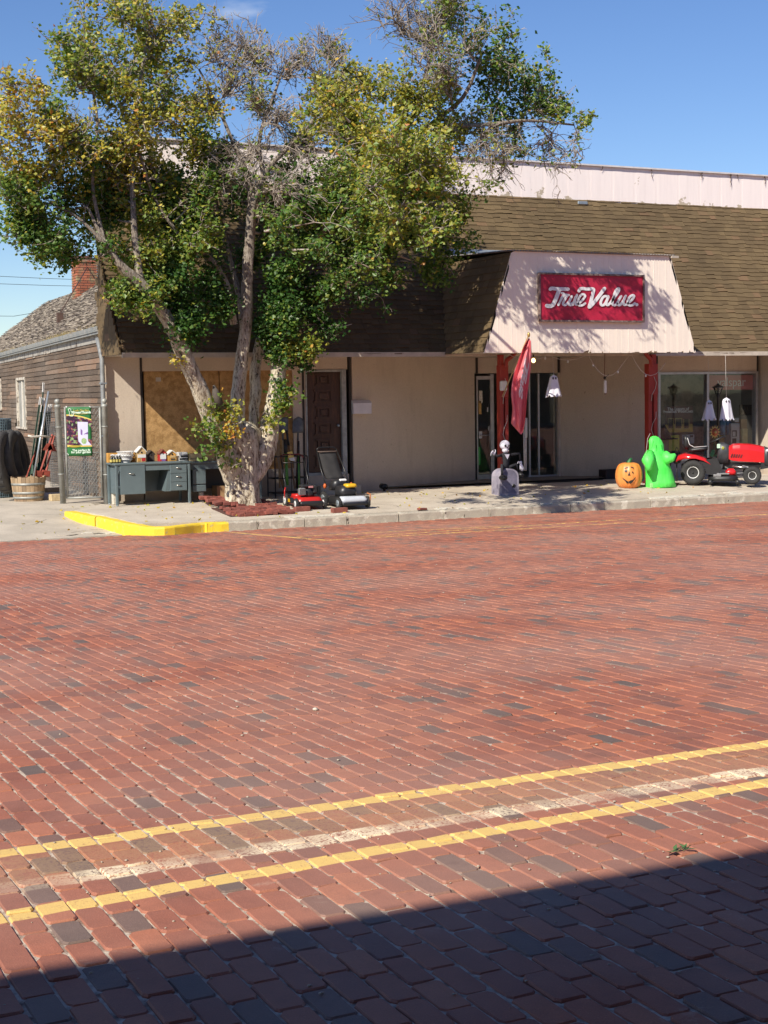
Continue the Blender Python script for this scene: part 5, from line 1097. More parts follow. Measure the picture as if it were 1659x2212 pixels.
house_box('birdhouse', 755, 855, 222, 382, MRD, mk('brown roof', (.20, .07, .04), .8), 'small red birdhouse with white and purple front on the desk', 'birdhouse', [(.12, .88, .18, .62, MWH), (.3, .8, .03, .16, MPUR)])
house_box('bird_feeder', 862, 985, 240, 384, MORG, MWR, 'orange-yellow wooden bird feeder with white roof on the desk', 'bird feeder', [(.35, .8, .1, .22, MDKB), (.3, .85, .3, .5, MWOODY)])
house_box('box', 1003, 1135, 272, 382, MWH, MWH, 'white carton with black printed front at the right end of the desk', 'box', [(.1, .95, .1, .3, MBLK), (.25, .95, .42, .62, MBLK), (.5, .9, .68, .8, mk('grey card', (.35, .35, .36), .7))], False)
house_box('crate', 1145, 1328, 288, 388, mk('pale crate wood', (.56, .44, .24), .8, .3, 9), MWR, 'low pale wooden crate with a faded stencilled front on the second desk', 'crate', [(.08, .95, .40, .43, MDKB), (.08, .95, .1, .13, MWOODY)], False, z=ZD2, d=.22)
house_box('cardboard_box', 1338, 1495, 222, 392, MCRD, MCRD, 'plain brown cardboard box at the tree end of the second desk', 'box', None, False, z=ZD2, d=.25)
t = lthing('wood_board', dp(1040, 272), 'grey-brown board propped at a tilt on top of the cartons', 'board'); b = MB(); b.cb((.16, .05, .14), (.30, .16, .02), .003, (0, -.45, 0)); b.build('board', mk('old board', (.36, .27, .18), .9, .3, 9), t)
t = lthing('wood_board', dp(1150, 285, ZD2+.02), 'darker tilted board leaning over the low wooden crate', 'board'); b = MB(); b.cb((.14, .06, .14), (.25, .15, .03), .003, (0, -.3, .2)); b.build('board', mk('old dark board', (.20, .15, .11), .9, .3, 9), t)
# bottles in two rows
MBOT = mk('dark glass jar', (.03, .032, .025), .2, .2, 9); MYLB = mk('yellow label', (.55, .45, .12), .6, .2, 30)
bt = lthing('bottle', dp(125, 385), 'dark bottle with a yellow label', 'bottle', 'dark bottles clustered at the left end of the desk')
b = MB(); b.lathe([(.0, 0), (.032, .0), (.034, .01), (.034, .085), (.02, .105), (.014, .115), (.014, .14)], 12); b.build('bottle_body', MBOT, bt)
b = MB(); b.lathe([(.0348, .02), (.0348, .07)], 12); b.f = b.f[:-2]; b.sm = b.sm[:-2]; b.build('bottle_label', MYLB, bt); b = MB(); b.lathe([(.0, .135), (.017, .136), (.017, .16), (.0, .161)], 10); b.build('cap', MWH, bt)
bl_ = [('leftmost front', 130, 388), ('second from left in the front row of', 165, 388), ('third from left in the front row of', 200, 388), ('rightmost front', 234, 387), ('left rear', 145, 374), ('right rear', 215, 374)]
for k, (n_, u, v) in enumerate(bl_):
    lab = f'dark yellow-labelled bottle, {n_} one of the desk bottles' if 'of' not in n_ else f'dark yellow-labelled bottle, {n_} the desk bottles'
    if k == 0: bt['label'] = lab; PEND.append((bt, dp(u, v)))
    else: PEND.append((copy_tree(bt, None, lab), dp(u, v)))
# white lattice basket
p = dp(338, 392); t = lthing('basket', p+Vector((0, .12, 0)), 'round white openwork basket on the desk beside the bottles', 'basket')
b = MB()
for k in range(18):
    a = 2*math.pi*k/18
    for s in (-1, 1): b.tube([(math.cos(a+s*q*.9)*r, math.sin(a+s*q*.9)*r, h) for q, (r, h) in enumerate(((.09, .005), (.125, .06), (.15, .13), (.16, .20)))], .006, 4)
for r, h in ((.09, .008), (.125, .06), (.15, .13), (.162, .205)): b.tube([(math.cos(a)*r, math.sin(a)*r, h) for a in np.linspace(0, 2*math.pi, 19)], .009, 4)
b.build('lattice', MWH, t); b = MB(); b.lathe([(0, .02), (.08, .02), (.12, .12), (.10, .18), (0, .19)], 14); b.build('contents', mk('basket filling', (.45, .30, .16), .9, .4, 20), t)
t = lthing('box', dp(432, 380)+Vector((0, .2, 0)), 'small orange box peeking out behind the white basket', 'box'); b = MB(); b.cb((-.2, 0, .09), (.55, .12, .18), .004); b.build('carton', MORG, t)
b = MB(); b.cb((-.2, -.062, .12), (.3, .002, .06)); b.build('label_card', MWH, t)
# cup under the second desk
p = PY(*q6(1303, 905), 27.9); p.z = sz(27.9); t = lthing('cup', p, 'white foam cup standing on the pavement under the second desk', 'cup'); b = MB(); b.lathe([(0, 0), (.035, 0), (.05, .17), (.053, .175), (.048, .17), (.033, .01), (0, .01)], 16); b.build('cup_wall', MWH, t)
t = lthing('cardboard_box', Vector((PY(*q6(1540, 850), 28.1).x, 28.1, sz(28))), 'brown box in shadow under the second desk next to the trunk', 'box'); b = MB(); b.cb((0, 0, .14), (.2, .3, .28), .004); b.build('carton', MCRD, t)
t = lthing('concrete_block', Vector((PY(*q6(95, 930), 28.2).x+.1, 28.2, sz(28))), 'pale block standing under the left end of the nearer desk', 'block'); b = MB(); b.cb((0, 0, .12), (.09, .2, .24), .01); b.build('block', MCHIP, t)
# ---------- gate
MGAL2 = mk('weathered galvanised post', (.42, .43, .40), .55, .3, 5, metal=.35, col2=(.27, .27, .24), bump=.1)
gp0 = PY(136.5, 1087.5, 28.62); gp0.z = dz(28.6); gp1 = PY(231.5, 1085, 28.36); gp1.z = sz(28.3)
def gpost(p, top_px, label, r=.055):
    zt_ = PY(*top_px, p.y).z; t = lthing('gate_post', p, label, 'post', 'ball-topped gate posts'); h = zt_-p.z
    b = MB(); b.lathe([(0, -.3), (r, -.3), (r, h-.17), (r+.006, h-.165), (r+.006, h-.13), (r*.8, h-.115), (r*.45, h-.105)], 16); b.build('pipe', MGAL2, t)
    b = MB(); b.ell((0, 0, h-.055), (r*.98, r*.98, r*.98), 16, 10); b.build('ball_cap', MGAL2, t)
    for z in (.55, h-.55): b = MB(); b.lathe([(r, z), (r+.012, z+.002), (r+.012, z+.02), (r, z+.022)], 16); b.build('collar', MGAL2, t)
    return t, h
t, gh = gpost(gp0, (131, 861), 'free-standing ball-topped gate post left of the green garden banner'); t.rotation_euler = (0, R(-1.6), 0)
gpost(gp1, (229.5, 860), 'ball-topped gate post at the store corner next to the desk')
ga, gb = gp0+Vector((.07, 0, 0)), gp1-Vector((.07, 0, 0)); gdir = gb-ga; gdir.z = 0; GW = gdir.length; gdir.normalize(); gate = thing('chain_link_gate', ga, 'narrow chain-link gate between two ball-topped posts, hung with a green banner', 'gate')
def GI(x, y):      # where a sight line meets the gate's plane: (distance along the gate, height)
    r = Vector(ray(x, y)); n = Vector((gdir.y, -gdir.x, 0)); k = n.dot(ga)/n.dot(r); q_ = r*k+Vector((0, 0, H)); return (q_-ga).dot(gdir), q_.z-ga.z
zt_, zm_, zb_ = GI(185, 880)[1], GI(185, 978)[1], GI(185, 1075)[1]
GL = lambda x, z, o=0: ga+gdir*x+Vector((gdir.y, -gdir.x, 0))*o+Vector((0, 0, z))
for z, r in ((zt_, .018), (zm_, .012), (zb_, .02)): b = MB(); b.cyl(GL(0, z), GL(GW, z), r, n=8); b.build('rail', MGAL2, gate)
for x in (.02, GW-.02): b = MB(); b.cyl(GL(x, zb_), GL(x, zt_), .02, n=8); b.build('stile', MGAL2, gate)
b = MB(); pit = .066; k = -int(2.2/pit)
while k*pit < GW+.1:
    for s in (-1, 1):
        x0 = k*pit if s > 0 else k*pit+(zt_-zb_)*.62; a = (x0, zb_); c = (x0+s*(zt_-zb_)*.62, zt_)
        t0, t1 = 0., 1.
        for lo_, hi_ in ((0, GW),):
            dxx = c[0]-a[0]; ta, tb_ = (lo_-a[0])/dxx, (hi_-a[0])/dxx; t0 = max(t0, min(ta, tb_)); t1 = min(t1, max(ta, tb_))
        if t1-t0 > .02: f = lambda q: GL(a[0]+(c[0]-a[0])*q, a[1]+(c[1]-a[1])*q, .004*s); b.tube([f(t0), f(t1)], .0032, 3, False)
    k += 1
stuff(b.build('mesh_wire', MGAL2, gate))
# banner
bx0, bx1 = GI(145, 930)[0], GI(198.5, 930)[0]; bz1, bz0 = GI(170, 879)[1], GI(170, 985)[1]
ban = thing('garden_banner', GL(bx0, bz0, .03), 'green garden banner with thumbs-up emblem and vegetable picture tied to the gate', 'banner')
BP = lambda u, v, o=0: GL(bx0+(bx1-bx0)*u, bz0+(bz1-bz0)*v, .035+o+.006*math.sin(u*5+v*7))
MGRN = mk('banner green', (.020, .16, .040), .5, .12, 3); b = MB(); b.grid(lambda u, v: BP(u, v), 10, 16, True, (0, -.004, 0)); b.build('banner_sheet', MGRN, ban)
def vegm():
    m, t, bs = nodes('vegetable photo'); v = N(t, 'TexVoronoi'); v.inputs['Scale'].default_value = 26; t.links.new(pos(t), v.inputs[0])
    sx_ = N(t, 'SeparateColor'); t.links.new(v.outputs['Color'], sx_.inputs[0])
    o = ramp(t, sx_.outputs[0], [(0, (.035, .012, .03)), (.3, (.12, .03, .10)), (.5, (.30, .10, .09)), (.65, (.10, .02, .08)), (.8, (.30, .42, .18)), (1, (.42, .25, .22))], 'CONSTANT'); o = mixc(t, .6, o, ramp(t, v.outputs['Distance'], [(0, .75), (.6, .2)]), 'OVERLAY')
    t.links.new(o, bs.inputs['Base Color']); bs.inputs['Roughness'].default_value = .45; return m
def bquad(pts, mat, name, o=.005): b = MB(); b.add([BP(u, v, o) for u, v in pts], [tuple(range(len(pts)))]); return b.build(name, mat, ban)
MVEG = vegm(); MYE = mk('banner yellow', (.75, .56, .14), .5, .1, 9)
cur = [(k/10, .835-.085*(k/10)**2) for k in range(11)]; b = MB()
for o, lo_, hi_, m_, nm_ in ((.005, lambda u: .225, lambda u: .83-.105*u*u, MVEG, 'banner_picture'), (.007, lambda u: .825-.105*u*u, lambda u: .85-.105*u*u, MYE, 'banner_stripe'), (.007, lambda u: .19, lambda u: .235-.02*min(1, u*3), MYE, 'banner_stripe')):
    b = MB(); n = 12; b.add([BP(k/n, lo_(k/n), o) for k in range(n+1)]+[BP(k/n, hi_(k/n), o) for k in range(n+1)], [(k, k+1, n+2+k, n+1+k) for k in range(n)]); b.build(nm_, m_, ban)
bquad([(.45, .30), (.62, .215), (.98, .22), (.84, .30), (.86, .69), (.44, .70)], mk('banner box white', (.62, .62, .80), .5, .08, 9), 'banner_inset', .008)
bquad([(.55, .44), (.62, .42), (.63, .52), (.56, .56)], MPUR, 'banner_inset', .010); bquad([(.66, .44), (.86, .45), (.84, .49)], MPUR, 'banner_inset', .010)
bquad([(.68+.11*math.cos(a), .305+.065*math.sin(a)) for a in np.linspace(0, 6.28, 11)[:-1]], mk('lettuce', (.38, .55, .25), .5, .4, 40), 'banner_inset', .011)
bquad([(.3+.24*math.cos(a), .20+.022*math.sin(a)) for a in np.linspace(0, 6.28, 15)[:-1]], mk('banner ochre', (.46, .36, .04), .5), 'banner_inset', .010)
MBW = mk('banner mint white', (.70, .85, .70), .5, .05, 5)
def btext(s, u, v, size, mat, bold=.0): p = BP(u, v, .012); textmesh('lettering', s, size, mat, ban, Matrix.Translation(p) @ Matrix.Rotation(math.atan2(gdir.y, gdir.x), 4, 'Z') @ facing(Vector()), .001, bold=bold)
btext('Lush Garden', .60, .928, .058, MYE); btext('GreenThumb', .62, .888, .064, MBW, .0022); btext('for expert gardeners', .60, .862, .030, MYE); btext('The perfect fit', .56, .118, .058, MBW, .0015); btext('for your garden', .55, .078, .058, MBW, .0015)
thm = [(.14, .86), (.13, .90), (.10, .945), (.13, .965), (.19, .95), (.205, .90), (.24, .905), (.29, .89), (.29, .83), (.24, .815), (.16, .82), (.12, .84)]
b = MB(); pth = smooth_path3(thm+[thm[0]], 3); b.tube([BP(q[0], q[1], .012) for q in pth], .0075, 4, False); b.build('thumb_emblem', MBW, ban)
for v in (.85, .875, .90-.02): b = MB(); b.tube([BP(.20, v, .012), BP(.28, v+.003, .012)], .004, 4, False); b.build('thumb_emblem', MBW, ban)
for u, v in ((.03, .985), (.03, .02), (.97, .98)): b = MB(); b.tube([BP(u, v, .01), BP(u, v+.02, .0), BP(u-.05, v+.03, -.02)], .008, 5); b.build('tie', MWH, ban)
# ---------- things leaning on the house wall
GZ = -.40
def wl(x, y, z=GZ): return PZ(x, y, z)
MTP = mk('green steel post paint', (.018, .075, .045), .5, .3, 20); 
tp = thing('fence_post', (0, 0, 0), 'green', 'fence post', 'green steel fence posts leaning on the wooden house')
b = MB(); hgt = 2.0
b.box((-.018, -.003, 0), (.018, .003, hgt-.2)); b.box((-.003, .0035, 0), (.003, .034, hgt-.2)); 
for k in range(22): b.box((-.008, -.010, .3+k*.065), (.008, -.0035, .32+k*.065))
b.build('post_shaft', MTP, tp); b = MB(); b.box((-.0185, -.004, hgt-.2), (.0185, .004, hgt)); b.box((-.004, .0045, hgt-.2), (.004, .035, hgt)); b.build('white_tip', MWH, tp)
b = MB(); b.prism([(-.06, -.006, .08), (.06, -.006, .08), (.05, -.006, .28), (0, -.006, .34), (-.05, -.006, .28)], (0, .002, 0)); b.build('anchor_plate', MTP, tp)
posts = [((430, 1392), (590, 235), 'leftmost of the green fence posts, with a white tip'), ((462, 1394), (640, 250), 'green fence post with the second white tip from the left'), ((490, 1396), (612, 355), 'short green fence post between the two white-tipped ones'), ((560, 1394), (632, 30), 'tallest dark green fence post, its cream tip highest on the wall'), ((575, 1400), (690, 360), 'green fence post crossing behind the silver pipe near its top'), ((600, 1400), (720, 345), 'green fence post second from the right in the bundle'), ((640, 1400), (745, 340), 'rightmost green fence post of the bundle')]
for k, (bs, tp_, lab) in enumerate(posts):
    p0 = PZ(*q5(*bs), GZ+.04); p0.y = min(max(p0.y, 30.2), 31.0); p0 = PY(*q5(*bs), 30.3+.06*k); p0.z = max(p0.z, GZ)
    p1 = PY(*q5(*tp_), p0.y+.35)
    o = tp if k == 0 else copy_tree(tp); o['label'] = lab; d = p1-p0; o.location = p0; o.rotation_mode = 'QUATERNION'; o.rotation_quaternion = d.to_track_quat('Z', 'Y'); o.scale = (1, 1, d.length/2.0)
t = thing('metal_pipe', PY(*q5(480, 1440), 29.9), 'long thin silver pipe leaning against the green fence posts', 'pipe'); b = MB(); b.cyl(PY(*q5(480, 1440), 29.9), PY(*q5(706, 152), 30.3), .021, n=10); b.build('tube', mk('bright zinc', (.55, .60, .64), .35, .2, 5, metal=.6), t)
t = thing('white_stick', PY(*q5(410, 800), 29.9), 'short white painted stick tied across the leaning posts', 'stick'); b = MB(); b.tube([PY(*q5(410, 795), 29.75), PY(*q5(470, 815), 29.78), PY(*q5(590, 800), 29.85), PY(*q5(745, 812), 29.9)], [.02, .026, .018, .018], 6); b.build('stick', mk('flaking white wood', (.74, .70, .60), .8, .2, 20), t)
MRST = mk('red oxide steel', (.34, .065, .04), .6, .35, 14)
for (a, c, lab) in (((560, 1410), (760, 780), 'red steel stake leaning right of the green fence posts'), ((650, 1400), (785, 800), 'second red steel stake, right beside the grey wire panels'), ((385, 1400), (520, 1000), 'short red rod leaning left of the green fence posts')):
    p0, p1 = PY(*q5(*a), 30.0), PY(*q5(*c), 30.5); t = thing('steel_stake', p0, lab, 'stake'); b = MB(); b.tube([p0, p1], .016 if 'short' in lab else .024, 4, True, False); b.build('shaft', MRST, t)
    if 'short' not in lab:
        m_ = p0.lerp(p1, .68); b = MB(); b.prism([m_+Vector((-.11, 0, -.03)), m_+Vector((.10, 0, -.05)), m_+Vector((.05, 0, .10)), m_+Vector((-.02, 0, .10))], (0, -.03, 0)); b.build('plate', MRST, t)
        b = MB(); b.cb(p0+Vector((.02, 0, .08)), (.16, .10, .12), .01, (0, .2, 0)); b.build('foot_clamp', MRST, t)
# wire mesh panels
MWIRE = mk('grey mesh wire', (.34, .36, .38), .5, .3, 30, metal=.4)
def panel(p00, ux, w, h, pit, label, lean=.12, r=.0035, name='wire_fencing'):
    t = thing(name, p00, label, 'wire mesh'); b = MB(); ux = Vector(ux).normalized(); uz = Vector((-ux.y*lean, ux.x*lean, 1)).normalized()
    for k in range(int(w/pit)+1): q = p00+ux*(k*pit); b.tube([q, q+uz*h], r, 3, False)
    for k in range(int(h/(pit*1.0))+1): q = p00+uz*(k*pit)+Vector((ux.y, -ux.x, 0))*.004; b.tube([q, q+ux*w], r, 3, False)
    stuff(b.build('mesh_wire', MWIRE, t)); return t
p0 = PY(*q5(752, 1530), 30.4); hh = PY(*q5(800, 420), 30.5).z-p0.z
panel(p0, (1, .2, 0), .42, hh, .05, 'tall narrow grey wire mesh panel leaning just left of the gate post')
panel(p0+Vector((.03, .08, 0)), (1, .2, 0), .42, hh-.12, .045, 'shorter wire mesh panel behind the tall narrow one'); panel(p0+Vector((.015, .16, 0)), (1, .2, 0), .42, hh-.3, .05, 'lowest wire mesh panel at the back of the narrow stack')
pg = PY(*q5(985, 1640), 29.6); hh = PY(*q5(1000, 1110), 29.7).z-pg.z
panel(pg, (1, .0, 0), .62, hh, .045, 'low grey wire mesh panel behind the gate'); panel(pg+Vector((.02, .1, .02)), (1, .03, 0), .62, hh-.1, .038, 'finer wire mesh panel directly behind the low one at the gate'); panel(pg+Vector((.01, .2, 0)), (1, -.03, 0), .6, hh+.06, .05, 'rearmost wire mesh panel behind the gate')
# wire roll, tyres, cart, barrel
pr = PY(*q5(60, 1300), 31.3); rt = PY(*q5(60, 545), 31.3).z; rr_ = .27; t = thing('wire_roll', (pr.x-.12, pr.y, GZ), 'upright roll of blue-grey fencing wire behind the tyres', 'wire roll')
b = MB(); c0 = Vector((pr.x-.10, pr.y, 0))
for k in range(40): a = 2*math.pi*k/40; q = c0+Vector((math.cos(a)*rr_, math.sin(a)*rr_, GZ)); b.tube([q, q+Vector((0, 0, rt-GZ))], .005, 3, False)
for k in range(30): z = GZ+(rt-GZ)*k/29; b.tube([c0+Vector((math.cos(a)*rr_, math.sin(a)*rr_, z)) for a in np.linspace(0, 6.2832, 21)], .005, 3, False)
stuff(b.build('mesh_wire', mk('blue grey wire', (.20, .28, .32), .5, .3, 20, metal=.3), t)); b = MB(); b.lathe([(0, 0), (rr_-.02, 0), (rr_-.02, rt-GZ-.01), (0, rt-GZ-.01)], 20, (c0.x, c0.y, GZ)); b.build('inner_wrap', mk('dark roll core', (.05, .065, .075), .8, .4, 30), t)
MTY = mk('dusty tyre', (.085, .083, .08), .85, .3, 6, .15, bscale=30)
def tyre(c, R0, r1, wd, axis_rot, label, lean):
    t = lthing('tyre', c, label, 'tyre', 'worn tyres leaning on the wooden house'); b = MB()
    prof = [(R0*.55, -wd*.38), (R0*.60, -wd*.5), (R0*.82, -wd*.55), (R0*.95, -wd*.46), (R0, -wd*.3), (R0, wd*.3), (R0*.95, wd*.46), (R0*.82, wd*.55), (R0*.60, wd*.5), (R0*.55, wd*.38), (R0*.58, 0)]
    n = 32; vs = []
    for r, h in prof:
        for j in range(n): a = 2*math.pi*j/n; vs.append((r*math.cos(a), h, r*math.sin(a)*1.0))
    k = len(prof); b.add(vs, [(i*n+j, ((i+1) % k)*n+j, ((i+1) % k)*n+(j+1) % n, i*n+(j+1) % n) for i in range(k) for j in range(n)], True); b.build('casing', MTY, t)
    b = MB()
    for j in range(28): a = 2*math.pi*j/28; b.cb((R0*1.0*math.cos(a), .0, R0*1.0*math.sin(a)), (.02, wd*.62, .05), 0, (0, -a, 0))
    stuff(b.build('tread_blocks', MTY, t)); t.rotation_euler = (lean, 0, axis_rot); return t
def mid(u, v, Y): return PY(*q5(u, v), Y)
tr_ = .62
tyre(mid(70, 1180, 30.3), .62, 0, .26, R(58), 'leftmost of the big dusty tyres, cut by the picture edge', R(-8)); tyre(mid(185, 1150, 30.6), .60, 0, .26, R(62), 'big dusty tyre in the middle of the row', R(-8)); tyre(mid(265, 1140, 31.0), .58, 0, .26, R(66), 'rightmost big tyre, darkest and nearest the wall', R(-8))
# garden cart
cp = PS(*q5(60, 1660), dz); t = thing('garden_cart', cp, 'small dark garden cart with handle at the left picture edge', 'cart'); b = MB()
ct = PY(*q5(0, 1310), cp.y).z-cp.z; cb_ = ct-.30
b.prism([(-.55, -.2, ct), (.17, -.2, ct), (.08, -.2, cb_), (-.5, -.2, cb_)], (0, .55, 0)); b.build('tray', mk('olive plastic tray', (.16, .155, .12), .6, .3, 6), t)
b = MB(); h = PY(*q5(0, 1200), cp.y).z-cp.z; b.tube([(-.6, -.22, h), (.14, -.22, h), (.23, -.22, h-.03), (.15, -.22, ct-.02)], .016, 8); b.build('handle', mk('grey handle tube', (.14, .14, .14), .5, .2, 9), t)
for x, y in ((-.02, -.22), (-.02, .3)):
    b = MB(); b.lathe([(0, -.04), (.10, -.045), (.145, -.04), (.15, 0), (.145, .04), (.10, .045), (0, .04)], 20, (x, y, .15), 'Y'); wt_ = b.build('wheel', MRUB, t); b = MB(); b.lathe([(0, -.052), (.06, -.052), (.06, .052), (0, .052)], 12, (x, y, .15), 'Y'); b.build('hub', MWH, wt_)
b = MB(); b.cb((-.25, 0, cb_-.04), (.6, .1, .06)); b.tube([(-.02, -.2, .15), (-.02, .3, .15)], .015, 6); b.tube([(-.02, 0, .15), (-.1, 0, cb_)], .02, 6); b.build('chassis', MBLKM, t)
# half-barrel planter of staves
bc = PS(*q5(405, 1752), dz); top = PY(*q5(405, 1400), bc.y).z-bc.z; rT = (PY(*q5(690, 1400), bc.y)-PY(*q5(135, 1400), bc.y)).length/2*.93; rB = rT*.80
bar = thing('barrel_planter', bc+Vector((.08, rB, 0)), 'weathered half-barrel planter with metal hoops left of the gate', 'planter'); ns = 26
MSTV = mk('weathered stave', (.50, .37, .22), .8, .3, 4, .3, col2=(.30, .20, .12), stretch=(1, 1, .3), rnd=.3)
for k in range(ns):
    a0, a1 = 2*math.pi*k/ns+.008, 2*math.pi*(k+1)/ns-.008; b = MB(); vs = []; hts = (0, top*.35, top*.7, top+random.uniform(-.015, .02))
    for i, h in enumerate(hts):
        f = i/3; r = rB+(rT-rB)*(f**.75); 
        for aa, rr2 in ((a0, r), (a1, r), (a1, r-.03), (a0, r-.03)): vs.append((rr2*math.cos(aa), rr2*math.sin(aa), h))
    b.add(vs, [(i*4+j, i*4+(j+1) % 4, (i+1)*4+(j+1) % 4, (i+1)*4+j) for i in range(3) for j in range(4)]+[(0, 3, 2, 1), (12, 13, 14, 15)]); ob = b.build('stave', MSTV, None); ob.parent = bar; 
b = MB(); b.lathe([(0, top-.08), (rT-.05, top-.08)], 20); b.f = b.f[:-2]; b.sm = b.sm[:-2]; b.add([((rT-.04)*math.cos(a), (rT-.04)*math.sin(a), top-.09) for a in np.linspace(0, 6.2832, 21)[:-1]], [tuple(range(20))]); ob = b.build('soil', MEARTH, None); ob.parent = bar
for h in (.10, .30, .66):
    r = rB+(rT-rB)*(h**.75)+.004; z = top*h; b = MB(); r2_ = rB+(rT-rB)*((h+.08)**.75)+.004; b.lathe([(r-.006, z), (r, z), (r2_, z+.045), (r2_-.006, z+.045)], 32); b.f = b.f[:-2]; b.sm = b.sm[:-2]; ob = b.build('hoop', MGAL2, None); ob.parent = bar
t = thing('timber_offcut', PS(*q5(780, 1745), dz), 'short block of pale timber between the barrel planter and the gate post', 'timber'); p = t.location; b = MB(); b.cb(p+Vector((.07, .1, .065)), (.24, .16, .13), .008, (0, 0, .1)); b.build('block', mk('split pale wood', (.62, .48, .28), .85, .3, 12, .3), t)
t = thing('plank', PS(*q5(700, 1640), dz)+Vector((0, .5, 0)), 'grey-brown plank lying behind the barrel planter', 'plank'); p = t.location; b = MB(); b.cb(p+Vector((.15, .1, .05)), (.75, .14, .09), .006, (0, 0, .1)); b.build('plank', mk('old plank', (.42, .34, .23), .9, .3, 9), t)
# mailbox
mp0, mp1 = PY(763, 868, F-.1), PY(803, 894, F-.1); t = thing('mailbox', (mp0.x, F-.10, mp1.z), 'white metal mailbox on the beige wall right of the brown door', 'mailbox'); MMB = mk('white enamel', (.70, .68, .70), .4, .1, 6)
b = MB(); b.cb(((mp0.x+mp1.x)/2, F-.055, (mp0.z+mp1.z)/2-.02), (mp1.x-mp0.x, .10, mp0.z-mp1.z-.05), .006); b.build('box', MMB, t); b = MB(); b.prism([(mp0.x-.005, F-.11, mp0.z-.05), (mp0.x-.005, F-.11, mp0.z-.03), (mp0.x-.005, F-.005, mp0.z+.03), (mp0.x-.005, F-.005, mp0.z-.04)], (mp1.x-mp0.x+.01, 0, 0)); b.build('lid', MMB, t)
t = thing('drain_pipe', PY(825, 1052, F), 'short black drain stub at the foot of the beige wall', 'pipe'); p = t.location; b = MB(); b.cyl(p+Vector((0, .02, .02)), p+Vector((.02, -.14, .01)), .06, n=12); b.cyl(p+Vector((.01, -.08, .0)), p+Vector((.01, -.09, -.09)), .03, n=8); b.build('stub', MBLKM, t)
# ---------- tool rack and tools
q7s = lambda u, v, Y: PY(*q7(u, v), Y)
rk = thing('tool_rack', PS(*q7(120, 1080)), 'black wire-frame rack of long-handled tools between trunk and brown door', 'rack'); YR = 27.95; zR = sz(YR)
b = MB(); xa, xb = q7s(118, 600, YR).x, q7s(590, 600, YR).x; zt_ = q7s(300, 545, YR).z; zm_ = q7s(300, 860, YR).z
for x in (xa, xb):
    for y in (YR, YR+.4): b.tube([(x, y, zR), (x, y, zt_)], .013, 5)
for z in (zt_, zm_, zR+.08):
    b.tube([(xa, YR, z), (xb, YR, z), (xb, YR+.4, z), (xa, YR+.4, z), (xa, YR, z)], .011, 5)
for f in (.25, .5, .75): b.tube([(xa+(xb-xa)*f, YR, zR+.08), (xa+(xb-xa)*f, YR, zt_)], .007, 4)
b.build('rack_frame', MBLKM, rk)
MBLD = mk('shovel steel', (.085, .095, .11), .5, .35, 8, metal=.4, col2=(.16, .17, .18)); MGRH = mk('lime green handle', (.10, .30, .05), .45, .2, 9)
def tool(u0, v0, u1, v1, label, mat, r=.016, blade=None, grip=None, Y=28.1, name='shovel'):
    a, c = q7s(u0, v0, Y), q7s(u1, v1, Y+.15); a.z = max(a.z, sz(Y)+.01); t = thing(name, a, label, name.replace('_', ' ')); b = MB(); b.tube([a, c], r, 7); b.build('handle', mat, t); d = (c-a).normalized()
    if blade:
        w_, h_, kind = blade; b = MB(); u_ = Vector((1, 0, 0)); o = c
        def bl(u, v):
            ww = w_*(1 if kind == 'square' else (1-.0*v)*(1 if v < .6 else math.sqrt(max(.02, 1-((v-.6)/.4)**2)))); return o+u_*(u-.5)*ww+d*v*h_+Vector((0, -.05*math.cos((u-.5)*2.6)+.02, 0))
        b.grid(bl, 8, 8, True, (0, -.004, 0)); b.build('blade', MBLD, t); b = MB(); b.cyl(c-d*.16, c+d*.12, .022, .018, 8); b.build('socket', MBLD, t)
    if grip: b = MB(); b.cyl(c, c+d*grip, r*1.35, n=8); b.build('grip', MBLK, t)
    return t
tool(235, 1000, 235, 190, 'square-bladed shovel standing blade up in the rack, nearest the trunk', MWOOD, blade=(.24, .30, 'square')).name = 'shovel'
tool(430, 1000, 455, 200, 'round-pointed shovel standing blade up in the rack near the door', mk('reddish handle', (.30, .13, .08), .6), blade=(.24, .33, 'round'))
tool(225, 960, 130, 345, 'pale wooden tool handle leaning steeply left in the rack', MWOOD, .019, name='rake')
tool(190, 1000, 175, 300, 'pale wooden handle standing upright at the left of the rack', MWOOD, .017, name='hoe')
tool(300, 960, 280, 500, 'thick lime-green tool handle with black grip at the rack centre', MGRH, .03, grip=.28, name='digging_bar', Y=27.85)
tool(470, 1000, 463, 520, 'slim lime-green tool handle right of the rack centre', MGRH, .018, grip=.28, name='digging_bar', Y=27.85)
tool(410, 1010, 320, 380, 'brown tool handle with a yellow tag leaning in the rack', mk('brown handle', (.26, .15, .08), .6), .016, name='spade', grip=.3, Y=27.9)
tool(445, 1010, 455, 470, 'black tool shaft between the two green handles', MBLK, .022, name='post_driver', Y=27.9)
tg = q7s(345, 555, 27.8); t = thing('price_tag', tg, 'yellow and white tag hanging on the brown tool handle', 'tag'); b = MB(); b.add([tg+Vector(q) for q in ((-.07, 0, .1), (.04, 0, .12), (.08, 0, .0), (-.04, 0, -.02))], [(0, 1, 2, 3)]); b.build('tag_front', MYE, t); b = MB(); b.add([tg+Vector(q) for q in ((-.04, 0.002, -.021), (.08, .002, -.001), (.10, .002, -.08), (-.0, 0.002, -.07))], [(0, 1, 2, 3)]); b.build('tag_back', MWH, t)
